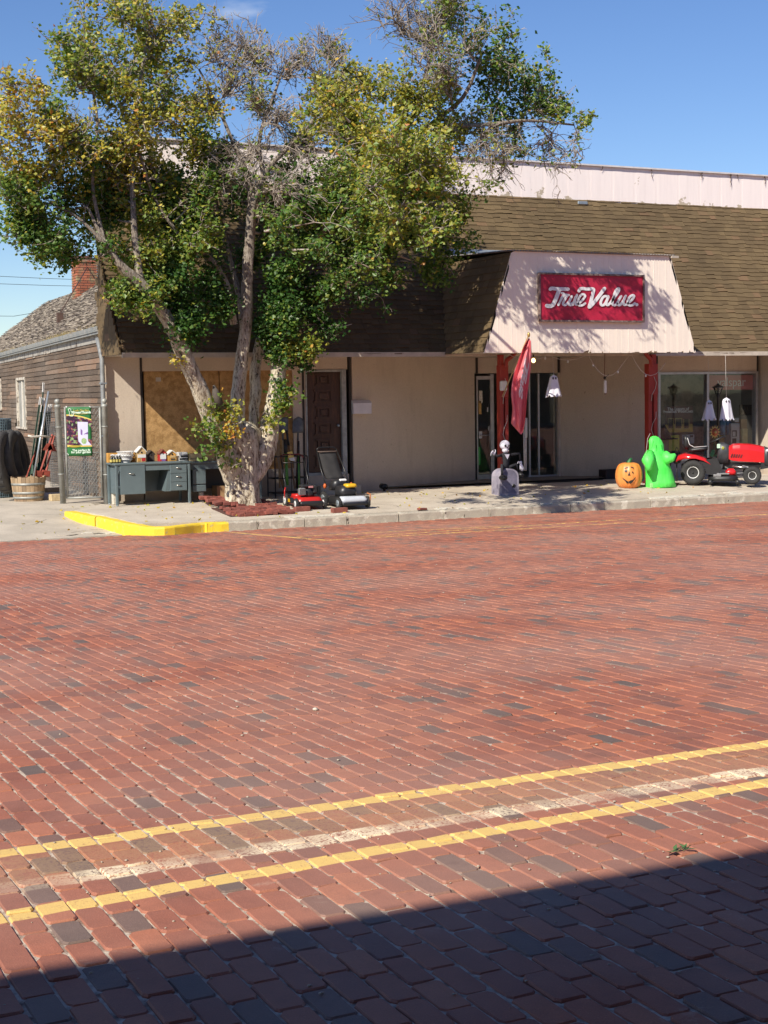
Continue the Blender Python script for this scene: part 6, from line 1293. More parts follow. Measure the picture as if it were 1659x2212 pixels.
# ---------- push mowers (local: +x right wheel side, -y front, z up)
def wheel(par, x, y, r, w_, hubm, nm='wheel', tread=20, hubr=.62):
    b = MB(); b.lathe([(0, -w_/2), (r*.8, -w_/2), (r*.97, -w_*.42), (r, -w_*.3), (r, w_*.3), (r*.97, w_*.42), (r*.8, w_/2), (0, w_/2)], 28, (x, y, r), 'X')
    for k in range(tread): a = 2*math.pi*k/tread; b.cb((x, y+math.cos(a)*r, r+math.sin(a)*r), (w_*.8, .012, .012), 0, (a, 0, 0))
    wo = b.build(nm, MRUB, par); b = MB(); b.lathe([(0, -w_*.56), (r*hubr*.4, -w_*.56), (r*hubr, -w_*.53), (r*hubr, w_*.53), (r*hubr*.4, w_*.56), (0, w_*.56)], 20, (x, y, r), 'X')
    b.build('hub', hubm, wo); b = MB(); b.cyl((x-w_*.62, y, r), (x+w_*.62, y, r), r*.14, n=8); b.build('axle_cap', MBLK, wo); return wo
def loft(b, rings, smooth=True, cap=True):
    n = len(rings[0]); vs = [p for r in rings for p in r]; fs = [(i*n+j, i*n+(j+1) % n, (i+1)*n+(j+1) % n, (i+1)*n+j) for i in range(len(rings)-1) for j in range(n)]
    if cap: fs += [tuple(range(n))[::-1], tuple(range((len(rings)-1)*n, len(rings)*n))]
    b.add(vs, fs, smooth)
def rr(w_, d, z, r, x=0, y=0, n=4):     # rounded rectangle ring
    out = []
    for cx_2, cy_2, a0 in ((1, -1, -90), (1, 1, 0), (-1, 1, 90), (-1, -1, 180)):
        for k in range(n+1): a = R(a0+90*k/n); out.append((x+cx_2*(w_/2-r)+r*math.cos(a), y+cy_2*(d/2-r)+r*math.sin(a), z))
    return out
def deck(par, mat, w_, d, z0, z1, nm='deck'):
    b = MB(); loft(b, [rr(w_*1.02, d*1.02, z0, w_*.22), rr(w_*1.02, d*1.02, z0+.03, w_*.22), rr(w_*.97, d*.97, z1-.03, w_*.2), rr(w_*.86, d*.86, z1, w_*.18)]); b.build(nm, mat, par)
MRM = mk('mower red', (.52, .022, .018), .3, .12, 3); MENG = mk('engine black', (.028, .028, .03), .4, .4, 18); MENGG = mk('engine cast grey', (.35, .35, .35), .4, .3, 30, metal=.5); MYD = mk('mower yellow', (.72, .42, .02), .35, .1, 4); MSIL = mk('mower silver plastic', (.55, .58, .62), .35, .1, 6)
def mower_red():
    t = thing('lawn_mower', (0, 0, 0), 'red push mower with black engine parked beside the tree ring', 'lawn mower'); deck(t, MRM, .50, .62, .07, .20)
    b = MB(); loft(b, [rr(.44, .28, .19, .1, y=.12), rr(.42, .26, .25, .1, y=.12)]); b.build('deck_hump', MRM, t)
    b = MB(); loft(b, [rr(.44, .10, .055, .04, y=-.36), rr(.46, .11, .12, .04, y=-.355), rr(.40, .08, .14, .03, y=-.35)]); b.build('front_bumper', MBLK, t)
    for x in (-.27, .27): wheel(t, x, -.30, .095, .05, MWH); wheel(t, x, .34, .125, .05, MWH)
    b = MB(); b.lathe([(0, .2), (.13, .2), (.14, .24), (.13, .34), (.10, .38), (0, .39)], 18, (.04, 0, 0)); b.build('engine', MENG, t)
    b = MB(); b.cb((-.10, -.11, .30), (.13, .10, .14), .02); 
    for k in range(6): b.cb((-.10, -.165, .25+k*.02), (.12, .02, .008))
    b.build('muffler', MENGG, t); b = MB(); b.cb((.0, -.06, .40), (.24, .2, .05), .02); b.build('engine_shroud', MENG, t); b = MB(); b.cb((.16, -.08, .33), (.10, .12, .16), .03); b.build('air_filter', MENG, t)
    b = MB(); b.cb((.06, -.165, .385), (.09, .01, .035), .003); b.build('engine_sticker', mk('pink sticker', (.55, .25, .25), .5), t)
    b = MB(); b.prism([(-.285, -.20, .10), (-.285, .02, .10), (-.275, .02, .20), (-.275, -.16, .20)], (-.05, 0, 0)); b.build('side_chute', MBLK, t); b = MB(); b.prism([(-.337, -.14, .12), (-.337, -.02, .12), (-.337, -.02, .18), (-.337, -.12, .18)], (-.003, 0, 0)); b.build('sticker', MYD, t)
    b = MB(); 
    for s in (-1, 1): b.tube([(s*.22, .34, .20), (s*.23, .55, .55), (s*.22, .74, .88)], .013, 6)
    b.build('handle', MBLKM, t); b = MB(); b.tube([(-.22, .74, .88), (-.21, .77, .93), (-.15, .79, .95), (.15, .79, .95), (.21, .77, .93), (.22, .74, .88)], .013, 6); b.build('grip_bar', mk('dark red bar', (.12, .012, .015), .5), t); b = MB(); b.tube([(-.22, .70, .80), (.22, .70, .80)], .009, 5); b.build('cross_bar', MBLKM, t); b = MB(); b.tube([(-.3, .30, .17), (-.29, .33, .30), (-.27, .34, .36)], .012, 5); b.build('height_lever', MRM, t)
    return t
def mower_yel():
    t = thing('lawn_mower', (0, 0, 0), 'black push mower with yellow engine cover and silver front, right of the red one', 'lawn mower'); deck(t, MBLK, .52, .64, .07, .20)
    b = MB(); loft(b, [rr(.54, .20, .10, .09, y=-.32), rr(.56, .22, .16, .09, y=-.32), rr(.46, .16, .215, .07, y=-.29)]); b.build('front_cowl', MSIL, t)
    b = MB(); loft(b, [rr(.50, .08, .05, .03, y=-.40), rr(.52, .09, .105, .03, y=-.40)]); b.build('bumper', MBLK, t)
    for x in (-.29, .29): wheel(t, x, -.33, .10, .05, MGALV); wheel(t, x, .34, .14, .055, MGALV, tread=26)
    b = MB(); loft(b, [rr(.34, .36, .19, .1), rr(.36, .38, .30, .12), rr(.30, .32, .38, .1), rr(.2, .2, .40, .08)]); b.build('engine_housing', MENG, t)
    b = MB(); loft(b, [rr(.24, .20, .37, .07, x=.05, y=-.10), rr(.22, .18, .425, .06, x=.05, y=-.09), rr(.16, .12, .435, .04, x=.05, y=-.08)]); b.build('engine_cover', MYD, t)
    b = MB(); loft(b, [rr(.36, .30, .30, .1, y=.30), rr(.34, .26, .46, .1, y=.28), rr(.2, .16, .50, .06, y=.26)]); b.build('rear_housing', MENG, t); b = MB(); b.cb((.02, .16, .49), (.14, .06, .03), .01, (.4, 0, 0)); b.build('logo_plate', MWH, t)
    for x in (-.27, .27): b = MB(); b.ell((x, .34, .38), (.03, .04, .05)); b.build('handle_knob', mk('orange plastic', (.65, .14, .03), .5), t)
    b = MB(); 
    for s in (-1, 1): b.tube([(s*.24, .34, .36), (s*.235, .62, .72), (s*.20, .86, 1.04)], .013, 6)
    b.tube([(-.20, .86, 1.04), (-.15, .89, 1.08), (.15, .89, 1.08), (.20, .86, 1.04)], .013, 6); b.build('handle', MBLKM, t); b = MB(); b.tube([(-.20, .84, 1.01), (-.17, .80, 1.0), (.17, .80, 1.0), (.20, .84, 1.01)], .012, 5); b.build('grip_bar', mk('dull brown bar', (.14, .10, .08), .6), t)
    b = MB(); b.grid(lambda u, v: (-.17+.34*u, .42+.40*v, .50+.48*v-.06*math.sin(math.pi*v)), 3, 6, True, (0, -.1, .0)); b.build('grass_bag', mk('black cloth bag', (.03, .028, .028), .9, .3, 9), t); b = MB(); b.tube([(.3, -.42, .12), (.33, -.38, .24), (.30, -.30, .26)], .014, 5); b.build('wire_guard', mk('orange wire', (.5, .18, .06), .6), t)
    return t
def place(t, front_left, rear_left, hw, fy, ry):
    a, c = front_left, rear_left; d = (a-c); d.z = 0; ang = math.atan2(d.y, d.x)+math.pi/2; t.rotation_euler = (0, 0, ang); M = Matrix.Rotation(ang, 3, 'Z'); o = a-M @ Vector((-hw, fy, 0)); o.z = sz(o.y)+.0; t.location = o
m1 = mower_red(); place(m1, PS(*q7(432, 1322)), PS(*q7(262, 1250)), .27, -.30, .34)
m2 = mower_yel(); place(m2, PS(*q7(1045, 1318)), PS(*q7(868, 1262)), .29, -.33, .34)
MPB = mk('loose paver', (.27, .085, .06), .85, .3, 9, .3)
for u, v, lab in ((528, 1345, 'loose red brick chocking the front wheel of the red mower'), (1072, 1362, 'loose red brick in front of the black and yellow mower')):
    p = PS(*q7(u, v)); t = thing('loose_brick', p, lab, 'brick'); b = MB(); b.cb((0, .055, .045), (.30, .11, .09), .007, (0, 0, .08)); b.build('brick_body', MPB, None).parent = t
# ---------- canopy columns
MRC = mk('red column paint', (.36, .035, .022), .5, .2, 3, .1); MRC2 = mk('dark red column paint', (.15, .018, .02), .55, .3, 4)
def column(px, pyb, zsplit, label, wpx, elbow):
    Yc = 27.0; x = PY(px, 900, Yc).x; g = sz(Yc); t = thing('canopy_column', (x, Yc, g), label, 'column', 'red columns carrying the entrance canopy'); w_ = wpx/112; hs_ = zsplit-g
    for s in (-1, 1): b = MB(); b.cb((s*w_*.30, 0, hs_/2), (w_*.40, .16, hs_), .01); b.build('flange', MRC, None).parent = t
    b = MB(); b.cb((0, .02, hs_/2), (w_*.22, .1, hs_-.1)); b.build('web', MRC2, None).parent = t
    b = MB(); b.cb((0, -.003, hs_-.32), (w_*1.02, .17, .66), .008); b.build('collar_plate', MRC, None).parent = t
    top_ = ZT-.02-g; b = MB(); b.cb((elbow*-.04, 0, (hs_+top_)/2), (w_*.5, .12, top_-hs_), .008); b.build('neck', MRC, None).parent = t
    b = MB(); b.tube([(elbow*.04, -.06, hs_-.05), (elbow*.06, -.07, hs_+.10), (elbow*.19, -.1, hs_+.20), (elbow*.25, -.12, hs_+.27), (elbow*.26, -.12, hs_+.40)], .045, 8, True, False); b.build('spout_elbow', MRC, None).parent = t
    b = MB(); b.cb((0, 0, .02), (w_*1.3, .24, .04), .005); b.build('base_plate', MRC2, None).parent = t
    b = MB(); 
    for k in range(3): b.tube([(w_*.3*math.sin(q*1.3+k), -.10, 2.3-k*.75-q*.13) for q in range(5)], .006, 4)
    b.build('light_cord', mk('dusty white cord', (.6, .55, .5), .6), None).parent = t
    return t
zs = PY(*q3(500, 298), 27.0).z; c1 = column(1086, 1030, zs, 'red steel canopy column left of the entrance, with the flag bracket', 21, 1); c2 = column(1406.5, 1045, PY(*q2(190, 268), 27.0).z, 'red steel canopy column right of the entrance, behind the green inflatable', 26.5, -1)
# ---------- flag
fa = PY(*q3(592, 700), 26.84); fb_ = PY(*q3(935, -105), 25.15); t = thing('flag', fa, 'faded red flag with white script hanging from a slanted pole on the left column', 'flag'); b = MB(); b.tube([fa, fb_], .013, 7); b.build('pole', mk('bamboo pole', (.50, .36, .18), .6, .2, 20), t); b = MB(); b.ell(fb_, (.03, .03, .05)); b.build('finial', mk('gold finial', (.55, .36, .12), .4, metal=.5), t)
b = MB(); b.cb(PY(*q3(605, 560), 26.86), (.14, .1, .2), .02); b.build('bracket', MWH, t)
def flm():
    m, tt, bs = nodes('faded flag cloth'); n = noise(tt, 1.8, 4); o = mixc(tt, ramp(tt, n, [(.35, 0), (.7, 1)]), (.72, .11, .15), (.80, .25, .26)); tt.links.new(o, bs.inputs['Base Color']); bs.inputs['Roughness'].default_value = .8; return m
edgeL = [(938, -70), (872, 40), (810, 200), (745, 380), (712, 560), (705, 700), (722, 850), (712, 980), (705, 1050), (735, 1110)]; edgeR = [(965, -20), (975, 150), (965, 300), (940, 500), (915, 700), (900, 900), (885, 1050), (862, 1150), (835, 1195), (835, 1200)]
edgeL = edgeL[:9]+[(712, 1060)]; edgeR[8] = (860, 1165)
def FP(u, v, o=0):
    f = v*9; i = min(int(f), 8); g = f-i; l = np.array(edgeL[i])*(1-g)+np.array(edgeL[i+1])*g; r = np.array(edgeR[i])*(1-g)+np.array(edgeR[i+1])*g; q = l*(1-u)+r*u; Yf = 25.40-.2*(1-v)+.07*math.sin(u*7+v*3)+.05*math.sin(u*13-v*5)
    return PY(*q3(*q), Yf-o)
b = MB(); b.grid(lambda u, v: FP(u, v), 22, 44, True, (0, -.003, 0)); b.build('cloth', flm(), t)
def ffn(u, v, d):       # flag script runs down the cloth
    uu = 1-(v-290)/560*.75-.12+.05; vv = (u-200)/(1500-200)*.62+.22; return tuple(FP(min(max(uu, .02), .98), min(vv, .9), .012))
def ffn(u, v, d): return tuple(FP(min(max(.95-(v-200)/480*.62, .03), .97), min(.20+(u-200)/560*.30, .95), .012))
lettering(t, ffn, mk('faded white print', (.85, .78, .78), .8), [(a, b_s, c*1.15, d*1.15) for a, b_s, c, d in LET[:4]], 1, 0)
# ---------- ghosts, lights, hanging ornament
MGH = mk('ghost cloth', (.80, .79, .84), .8, .08, 4)
def ghost(cx2, top, bot, wT, wB, Y, label, qf, seed=0, rag=5):
    c = PY(*qf(cx2, top), Y); e = PY(*qf(cx2, bot), Y); hgt = c.z-e.z; sc2 = (PY(*qf(cx2+100, top), Y)-c).length/100; rT_, rB_ = wT*sc2/1.85, wB*sc2/1.75; t = thing('ghost_decoration', (c.x, Y, e.z), label, 'ghost', 'white cloth ghost decorations'); b = MB(); n = 28
    vs = []; M_ = 12
    for i in range(M_+1):
        f = i/M_
        for j in range(n):
            a = 2*math.pi*j/n; r = rT_*math.sqrt(max(0, 1-(1-min(f/.22, 1))**2)) if f < .22 else rT_+(rB_-rT_)*((f-.22)/.78)**1.1
            r *= 1+(.05+.16*f)*math.sin(a*rag+seed)*min(1, f*2)+.06*f*math.sin(a*11+seed*2+f*4); z = hgt*(1-f)
            if i == M_: z += hgt*.13*(.5+.5*math.sin(a*rag*2+seed))
            vs.append((r*math.cos(a), r*math.sin(a)*.6, z))
    b.add(vs, [(i*n+j, (i+1)*n+j, (i+1)*n+(j+1) % n, i*n+(j+1) % n) for i in range(M_) for j in range(n)], True); b.build('cloth', MGH, None).parent = t
    for s in (-1, 1): b = MB(); b.ell((s*rT_*.35-.2*rT_, -rT_*.62, hgt*.84), (.018, .012, .026), 8, 6); b.build('eye', MBLK, None).parent = t
    b = MB(); b.tube([(0, 0, hgt), (.01, .05, ZT-e.z-.03)], .004, 4); b.build('string', mk('dusty white cord', (0, 0, 0)), None).parent = t
    return t
ghost(1262, 415, 715, 95, 165, 26.1, 'white ragged ghost hanging in the shop entrance', q3, 1.0)
ghost(925, 710, 975, 70, 135, 27.3, 'shaded lilac-white ghost hanging before the window mullion', q2, 2.2)
ghost(1140, 680, 975, 90, 130, 26.9, 'sunlit bright white ghost hanging before the right window pane', q2, 4.1)
t = thing('hanging_ornament', PY(*q2(-75, 760), 26.2), 'small pale wind ornament hanging from the canopy by a chain', 'ornament'); Yo = 26.3; q4z = Q(2200, 1200, 824/1659)
P4 = lambda u, v, Y=Yo: PY(*q4z(u, v), Y)
b = MB(); b.tube([Vector((P4(365, 380).x, Yo, ZT-.02)), P4(363, 580)], .008, 5); b.build('chain', mk('rusty chain', (.20, .09, .05), .8), t); b = MB(); b.cb(P4(368, 650), (.055, .05, .26), .01); b.build('body', MWR, t); b = MB(); b.ell(P4(365, 580), (.03, .03, .03), 8, 6); b.tube([P4(365, 580), P4(395, 552)], .01, 5); b.build('hook', MDARK, t); b = MB(); b.cb(P4(371, 690), (.03, .03, .12)); b.build('tail', mk('brown tail', (.2, .12, .08), .8), t)
lb = PY(*q3(997, 230), 26.6); t = thing('light_bulb', lb, 'lit warm round bulb under the entrance canopy beside the flag', 'bulb'); me_, tt, bs = nodes('lit bulb'); bs.inputs['Emission Color'].default_value = (1, .74, .38, 1); bs.inputs['Emission Strength'].default_value = 5; bs.inputs['Emission Color'].default_value = (1, .62, .22, 1)
b = MB(); b.ell(lb, (.042, .042, .048), 14, 10); b.build('globe', me_, t); b = MB(); b.cyl(lb+Vector((0, 0, .05)), (lb.x, lb.y, ZT-.03), .016, n=8); b.build('socket', MBLK, t)
t = thing('string_lights', (17, 25.9, ZT-.1), 'thin cord of unlit string lights draped under the canopy', 'string lights'); b = MB(); ax, bx_ = 15.3, 19.2
pts = []
for k in range(4):
    x0, x1 = ax+(bx_-ax)*k/4, ax+(bx_-ax)*(k+1)/4
    for q in range(8): f = q/8; pts.append(Vector((x0+(x1-x0)*f, 25.9+.15*math.sin(k), ZT-.04-(.45 if k in (2, 3) else .12)*4*f*(1-f))))
b.tube(pts, .006, 4); b.build('cord', mk('dusty white cord', (0, 0, 0)), t)
for k in range(2, len(pts), 5): b = MB(); b.ell(pts[k]-Vector((0, 0, .03)), (.018, .018, .028), 8, 6); b.build('bulb', MWH, t)
# white tubes leaning by the door
for k, (u0, u1) in enumerate(((872, 868), (884, 884), (896, 902))):
    a, c = PY(*q3(u0+8, 1668), 27.5), PY(*q3(u1, 980 if k > 0 else 1130), 27.6); t = thing('white_tube', a, ('left', 'middle', 'right')[k]+'most of three slim white tubes standing in the entrance' if k != 1 else 'middle one of three slim white tubes standing in the entrance', 'tube', 'slim white tubes in the entrance'); b = MB(); b.tube([a, c], .012, 6); b.build('tube_shaft', MWR, t)
    if k == 2: b = MB(); d = (c-a).normalized(); b.tube([c-d*.42, c], .028, 6); b.build('sleeve', MWH, t)
t = thing('door_mat', PS(1150, 1033), 'dark rubber mat on the pavement in front of the shop entrance', 'mat'); p = t.location; b = MB(); b.prism([(p.x-.75, 28.6, sz(28.6)+.006), (p.x+.95, 28.6, sz(28.6)+.006), (p.x+.95, 29.5, sz(29.5)+.006), (p.x-.75, 29.5, sz(29.5)+.006)], (0, 0, .012)); b.build('mat_sheet', mk('dark mat', (.03, .025, .022), .95), t)
# ---------- tombstone and skeleton
ts = PS(*q3(655, 1990)); tz = PY(*q3(655, 1640), ts.y).z-ts.z; tw_ = (PY(*q3(775, 1900), ts.y)-PY(*q3(530, 1900), ts.y)).length
MTS = mk('grey foam tombstone', (.23, .21, .27), .85, .35, 6, .35, col2=(.36, .33, .38), bscale=22); t = thing('tombstone', ts, 'rounded grey-violet prop tombstone on the pavement under the skeleton', 'tombstone')
b = MB(); pr_ = [(-tw_/2, 0, 0), (tw_/2, 0, 0), (tw_/2*.98, 0, tz*.72)]+[(tw_/2*.98*math.cos(a), 0, tz*.72+tz*.28*math.sin(a)) for a in np.linspace(.35, 2.79, 9)]+[(-tw_/2*.98, 0, tz*.72)]; b.prism([(x, -.09, z) for x, y, z in pr_], (0, .34, 0)); b.build('stone', MTS, None).parent = t
b = MB(); b.prism([(x*.8, -.095, .05+z*.86) for x, y, z in pr_], (0, .004, 0)); b.build('inset_face', mk('grey foam tombstone inset', (.20, .185, .25), .85, .3, 7, .4), None).parent = t
b = MB(); b.cb((tw_*.22, -.10, tz*.36), (.07, .012, .06), .01, (0, .5, 0)); b.cb((tw_*.18, -.10, tz*.33), (.05, .012, .03), .01, (0, -.4, 0)); b.build('bat_mark', MBLK, None).parent = t
# plain skeleton prop: skull, ribcage in a dark jacket, bony arms and legs
sk = thing('skeleton_prop', ts+Vector((0, .1, tz)), 'plain white-skulled skeleton prop in dark clothes sitting on the tombstone', 'skeleton'); MBONE = mk('bone plastic', (.72, .69, .78), .5, .1, 12); MCLO = mk('dark suit cloth', (.022, .022, .028), .85, .4, 30)
S3 = lambda u, v, Y: PY(*q3(u, v), Y)
Ys = ts.y+.12; hc = S3(622, 1335, Ys); ppu = (S3(722, 1335, Ys)-hc).length/100
b = MB(); b.ell(hc, (58*ppu, 60*ppu, 56*ppu), 18, 12); b.ell(hc-Vector((0, .02, 58*ppu)), (36*ppu, 40*ppu, 34*ppu), 14, 8); b.build('skull', MBONE, sk)
for s in (-1, 1): b = MB(); b.ell(hc+Vector((s*21*ppu, -52*ppu, -6*ppu)), (13*ppu, 10*ppu, 14*ppu), 10, 8); b.build('eye_socket', MBLK, sk)
b = MB(); b.prism([hc+Vector((-5*ppu, -60*ppu, -32*ppu)), hc+Vector((5*ppu, -60*ppu, -32*ppu)), hc+Vector((0, -60*ppu, -18*ppu))], (0, .02, 0)); b.build('nose_hole', MBLK, sk)
b = MB()
for k in range(-3, 4): b.cb(hc+Vector((k*8*ppu, -37*ppu-.01, -62*ppu)), (6*ppu, .012, 13*ppu), .002)
stuff(b.build('teeth', mk('tooth white', (.8, .78, .7), .5), sk))
b = MB(); b.tube([hc-Vector((0, 0, 80*ppu)), S3(630, 1440, Ys)], .022, 6); b.build('neck', MBONE, sk)
b = MB(); loft(b, [[S3(640+w2*math.cos(a), v, Ys+.08*math.sin(a)) for a in np.linspace(0, 2*math.pi, 13)[:-1]] for v, w2 in ((1640, 44), (1580, 40), (1500, 50), (1450, 62), (1432, 30))]); b.build('jacket', MCLO, sk)
b = MB(); b.prism([S3(618, 1455, Ys-.10), S3(682, 1455, Ys-.10), S3(655, 1520, Ys-.10)], (0, -.012, 0)); b.build('collar', MBONE, sk)
def bonearm(pts, hand, nm):
    b = MB(); b.tube(pts, [.034, .026, .022], 7); b.build(nm, MCLO, sk)
    b = MB(); h = pts[-1]; d = (pts[-1]-pts[-2]).normalized(); b.ell(h+d*.03, (.035, .022, .035), 8, 6)
    for k in range(4):
        a = (k-1.5)*.32; q = Vector((d.x*math.cos(a)-d.z*math.sin(a), d.y-.1, d.x*math.sin(a)+d.z*math.cos(a))).normalized(); b.tube([h+d*.04+q*.01, h+d*.04+q*.065, h+d*.04+q*.09+Vector((0, -.01, -.025)), h+d*.04+q*(.10+.012*(k in (1, 2)))+Vector((0, -.01, -.06))], [.010, .009, .008, .005], 5)
    s = Vector((d.z, 0, -d.x)); b.tube([h+d*.01, h+s*.06+d*.02, h+s*.08+d*.055], [.011, .010, .006], 5); b.build('hand', MBONE, sk)
bonearm([S3(585, 1468, Ys), S3(520, 1480, Ys-.02), S3(492, 1455, Ys-.04)], 0, 'arm'); bonearm([S3(695, 1462, Ys), S3(815, 1445, Ys), S3(828, 1545, Ys-.05)], 0, 'arm')
for pts in ([(610, 1630, .0), (585, 1600, -.3), (585, 1760, -.28)], [(660, 1630, 0), (770, 1585, -.05), (800, 1720, -.03)]):
    P_ = [S3(u, v, Ys+o) for u, v, o in pts]; b = MB(); b.tube(P_, [.036, .032, .022], 7); b.build('leg', MCLO, sk); b = MB(); b.ell(P_[-1]+Vector((0, -.05, 0)), (.075, .12, .055), 12, 8); b.build('shoe', MBLK, sk)
# ---------- pumpkin
pc = PS(*q4z(608, 1458)); hP = PY(*q4z(608, 1245), pc.y).z-pc.z; wP = (PY(*q4z(698, 1350), pc.y)-PY(*q4z(515, 1350), pc.y)).length/2
def pumpm():
    m, tt, bs = nodes('pumpkin plastic'); n = noise(tt, 5, 3); o = mixc(tt, ramp(tt, n, [(.3, 0), (.7, 1)]), (.82, .24, .04), (.80, .33, .09)); tt.links.new(o, bs.inputs['Base Color']); bs.inputs['Roughness'].default_value = .38; return m
t = thing('pumpkin_lantern', pc+Vector((0, wP*.8, 0)), 'orange plastic jack-o-lantern pumpkin left of the green inflatable', 'pumpkin'); b = MB(); n = 60; vs = []; K = 20
for i in range(K+1):
    f = i/K; zz_ = hP*(.5-.5*math.cos(math.pi*f)); r0 = wP*(math.sin(math.pi*(f*.93+.06)))**.62 if 0 < f < 1 else 0
    for j in range(n): a = 2*math.pi*j/n; r = r0*(1-.055*abs(math.cos(a*5.5))**6); vs.append((r*math.cos(a), r*math.sin(a)*.92, zz_-(.05*hP*(1-r0/wP) if f > .8 else 0)))
b.add(vs, [(i*n+j, i*n+(j+1) % n, (i+1)*n+(j+1) % n, (i+1)*n+j) for i in range(K) for j in range(n)], True); b.build('shell', pumpm(), None).parent = t
b = MB(); b.tube([(0, 0, hP*.9), (0, -.01, hP*1.0), (.02, -.02, hP*1.06), (.05, -.02, hP*1.10)], [.075, .045, .035, .03], 8); b.build('stem', mk('green stem', (.03, .16, .05), .5, .3, 9), None).parent = t
va = math.atan2(-(pc.y), -(pc.x)); fdir = Vector((math.cos(va), math.sin(va), 0)); sdir = Vector((-fdir.y, fdir.x, 0))
def onp(u, v, mul=1.012):     # point on the shell as seen in the close-up
    p = PY(*q4z(u, v), pc.y); s_ = (p-pc).dot(sdir); z = p.z-pc.z; f = math.acos(max(-1, min(1, 1-2*z/hP)))/math.pi; r0 = wP*(math.sin(math.pi*(f*.93+.06)))**.62; s_ = max(-r0*.97, min(r0*.97, s_)); return sdir*s_+fdir*math.sqrt(max(0, (r0*.97)**2-s_*s_))*mul+Vector((0, 0, z))
def face(pts, nm='face_mark'):
    b = MB(); c_ = sum((Vector((u, v, 0)) for u, v in pts), Vector())/len(pts); vs = [onp(c_.x, c_.y)+fdir*.004]+[onp(u, v)+fdir*.003 for u, v in pts]; n = len(pts); b.add(vs, [(0, 1+i, 1+(i+1) % n) for i in range(n)]); b.build(nm, MBLK, None).parent = t
def fband(up_, lo_, nm='mouth'):
    n = len(up_); b = MB(); b.add([onp(*p)+fdir*.005 for p in up_]+[onp(*p)+fdir*.005 for p in lo_], [(i, i+1, n+i+1, n+i) for i in range(n-1)]); b.build(nm, MBLK, None).parent = t
fband([(553, 1368), (568, 1378), (588, 1392), (605, 1400), (620, 1390), (640, 1385), (662, 1358)], [(560, 1382), (580, 1398), (592, 1415), (607, 1406), (622, 1418), (640, 1400), (660, 1375)])
face([(598, 1350), (620, 1350), (612, 1318)]); face([(573, 1312), (594, 1306), (592, 1322), (576, 1326)], 'eye'); face([(632, 1318), (645, 1322), (644, 1330), (632, 1328)], 'eye'); fband([(572, 1296), (585, 1286), (602, 1284)], [(574, 1302), (586, 1293), (602, 1290)], 'brow'); fband([(622, 1280), (636, 1282), (648, 1290)], [(622, 1287), (634, 1289), (644, 1296)], 'brow')
# ---------- plain green inflatable sheet ghost (generic)
ic = PS(*q4z(808, 1458)); I4 = lambda u, v, o=0: PY(*q4z(u, v), ic.y+o); MIN_, ti, bi = nodes('green inflatable nylon'); bi.inputs['Base Color'].default_value = (.09, .86, .10, 1); bi.inputs['Roughness'].default_value = .5; bi.inputs['Subsurface Weight'].default_value = .0
n_ = noise(ti, 2.5, 3); oo = mixc(ti, ramp(ti, n_, [(.3, 0), (.75, 1)]), (.07, .80, .08), (.16, .90, .16)); ti.links.new(oo, bi.inputs['Base Color']); bumpn(ti, bi, noise(ti, 9, 3, stretch=(2, 2, .6)), .5, .03)
t = thing('inflatable_ghost', ic+Vector((0, .3, 0)), 'bright lime green inflatable sheet ghost standing between pumpkin and riding mower', 'inflatable'); b = MB()
prof = [(1462, 705, 908, .9), (1440, 700, 912, 1), (1400, 702, 902, 1), (1330, 702, 884, 1), (1260, 694, 862, 1), (1200, 692, 842, .95), (1170, 712, 832, .85), (1145, 722, 830, .75), (1110, 720, 828, .7), (1075, 716, 812, .62), (1050, 728, 790, .5), (1040, 745, 768, .2)]
rings = []
for v, u0, u1, dp_ in prof:
    c = I4((u0+u1)/2, v, .28); r = (I4(u1, v, .28)-I4(u0, v, .28)).length/2; rings.append([Vector((c.x+r*math.cos(a)*(1+.03*math.sin(a*7+v)), c.y+r*dp_*.85*math.sin(a), c.z)) for a in np.linspace(0, 2*math.pi, 29)[:-1]])
z_ = rings[0][0].z; rings = [[Vector((p.x, p.y, p.z-z_+sz(p.y)*0+ic.z+.01)) for p in r] if i == 0 else r for i, r in enumerate(rings)]; loft(b, rings); b.build('body', MIN_, t)
for P_, rads in (([I4(722, 1180, .18), I4(706, 1235, .02), I4(716, 1310, -.04)], [.10, .13, .05]), ([I4(830, 1190, .15), I4(868, 1222, .05), I4(895, 1210, .0), I4(925, 1186, -.03)], [.11, .13, .09, .03])): b = MB(); b.tube(P_, rads, 14); b.build('arm', MIN_, t)
for off in (-.45, .35):
    b = MB(); b.tube([Vector(((r[0].x+r[14].x)/2+off*(r[0]-r[14]).length/2, r[0].y-(r[0]-r[14]).length*.30-.045*0, r[0].z)) for r in rings[1:-3]], .006, 4, False); b.build('seam', mk('seam green', (.03, .42, .04), .6), t)
b = MB(); b.cb(I4(735, 1432, -.03), (.07, .01, .09), .005); b.build('care_tag', mk('tag print', (.4, .9, .3), .6), t)
t = thing('tether_cord', I4(690, 1280, 0), 'thin cord tying the green inflatable to the right column', 'cord'); b = MB(); b.tube([I4(725, 1020, .1), I4(705, 1060, .1), I4(680, 1280, 0)], .005, 4); b.build('cord', mk('dusty white cord', (0, 0, 0)), t)
t = thing('black_crate', PS(*q4z(470, 1385))+Vector((0, .3, 0)), 'low black crate at the wall behind the pumpkin', 'crate'); p = t.location; b = MB(); b.cb(p+Vector((0, 0, .11)), (.45, .3, .22), .01); b.build('crate_body', mk('black crate', (.025, .012, .012), .6), t)
t = thing('barrel_planter', PS(*q2(520, 1700))+Vector((0, .75, 0)), 'dark wooden tub in shade behind the green inflatable', 'planter'); p = t.location
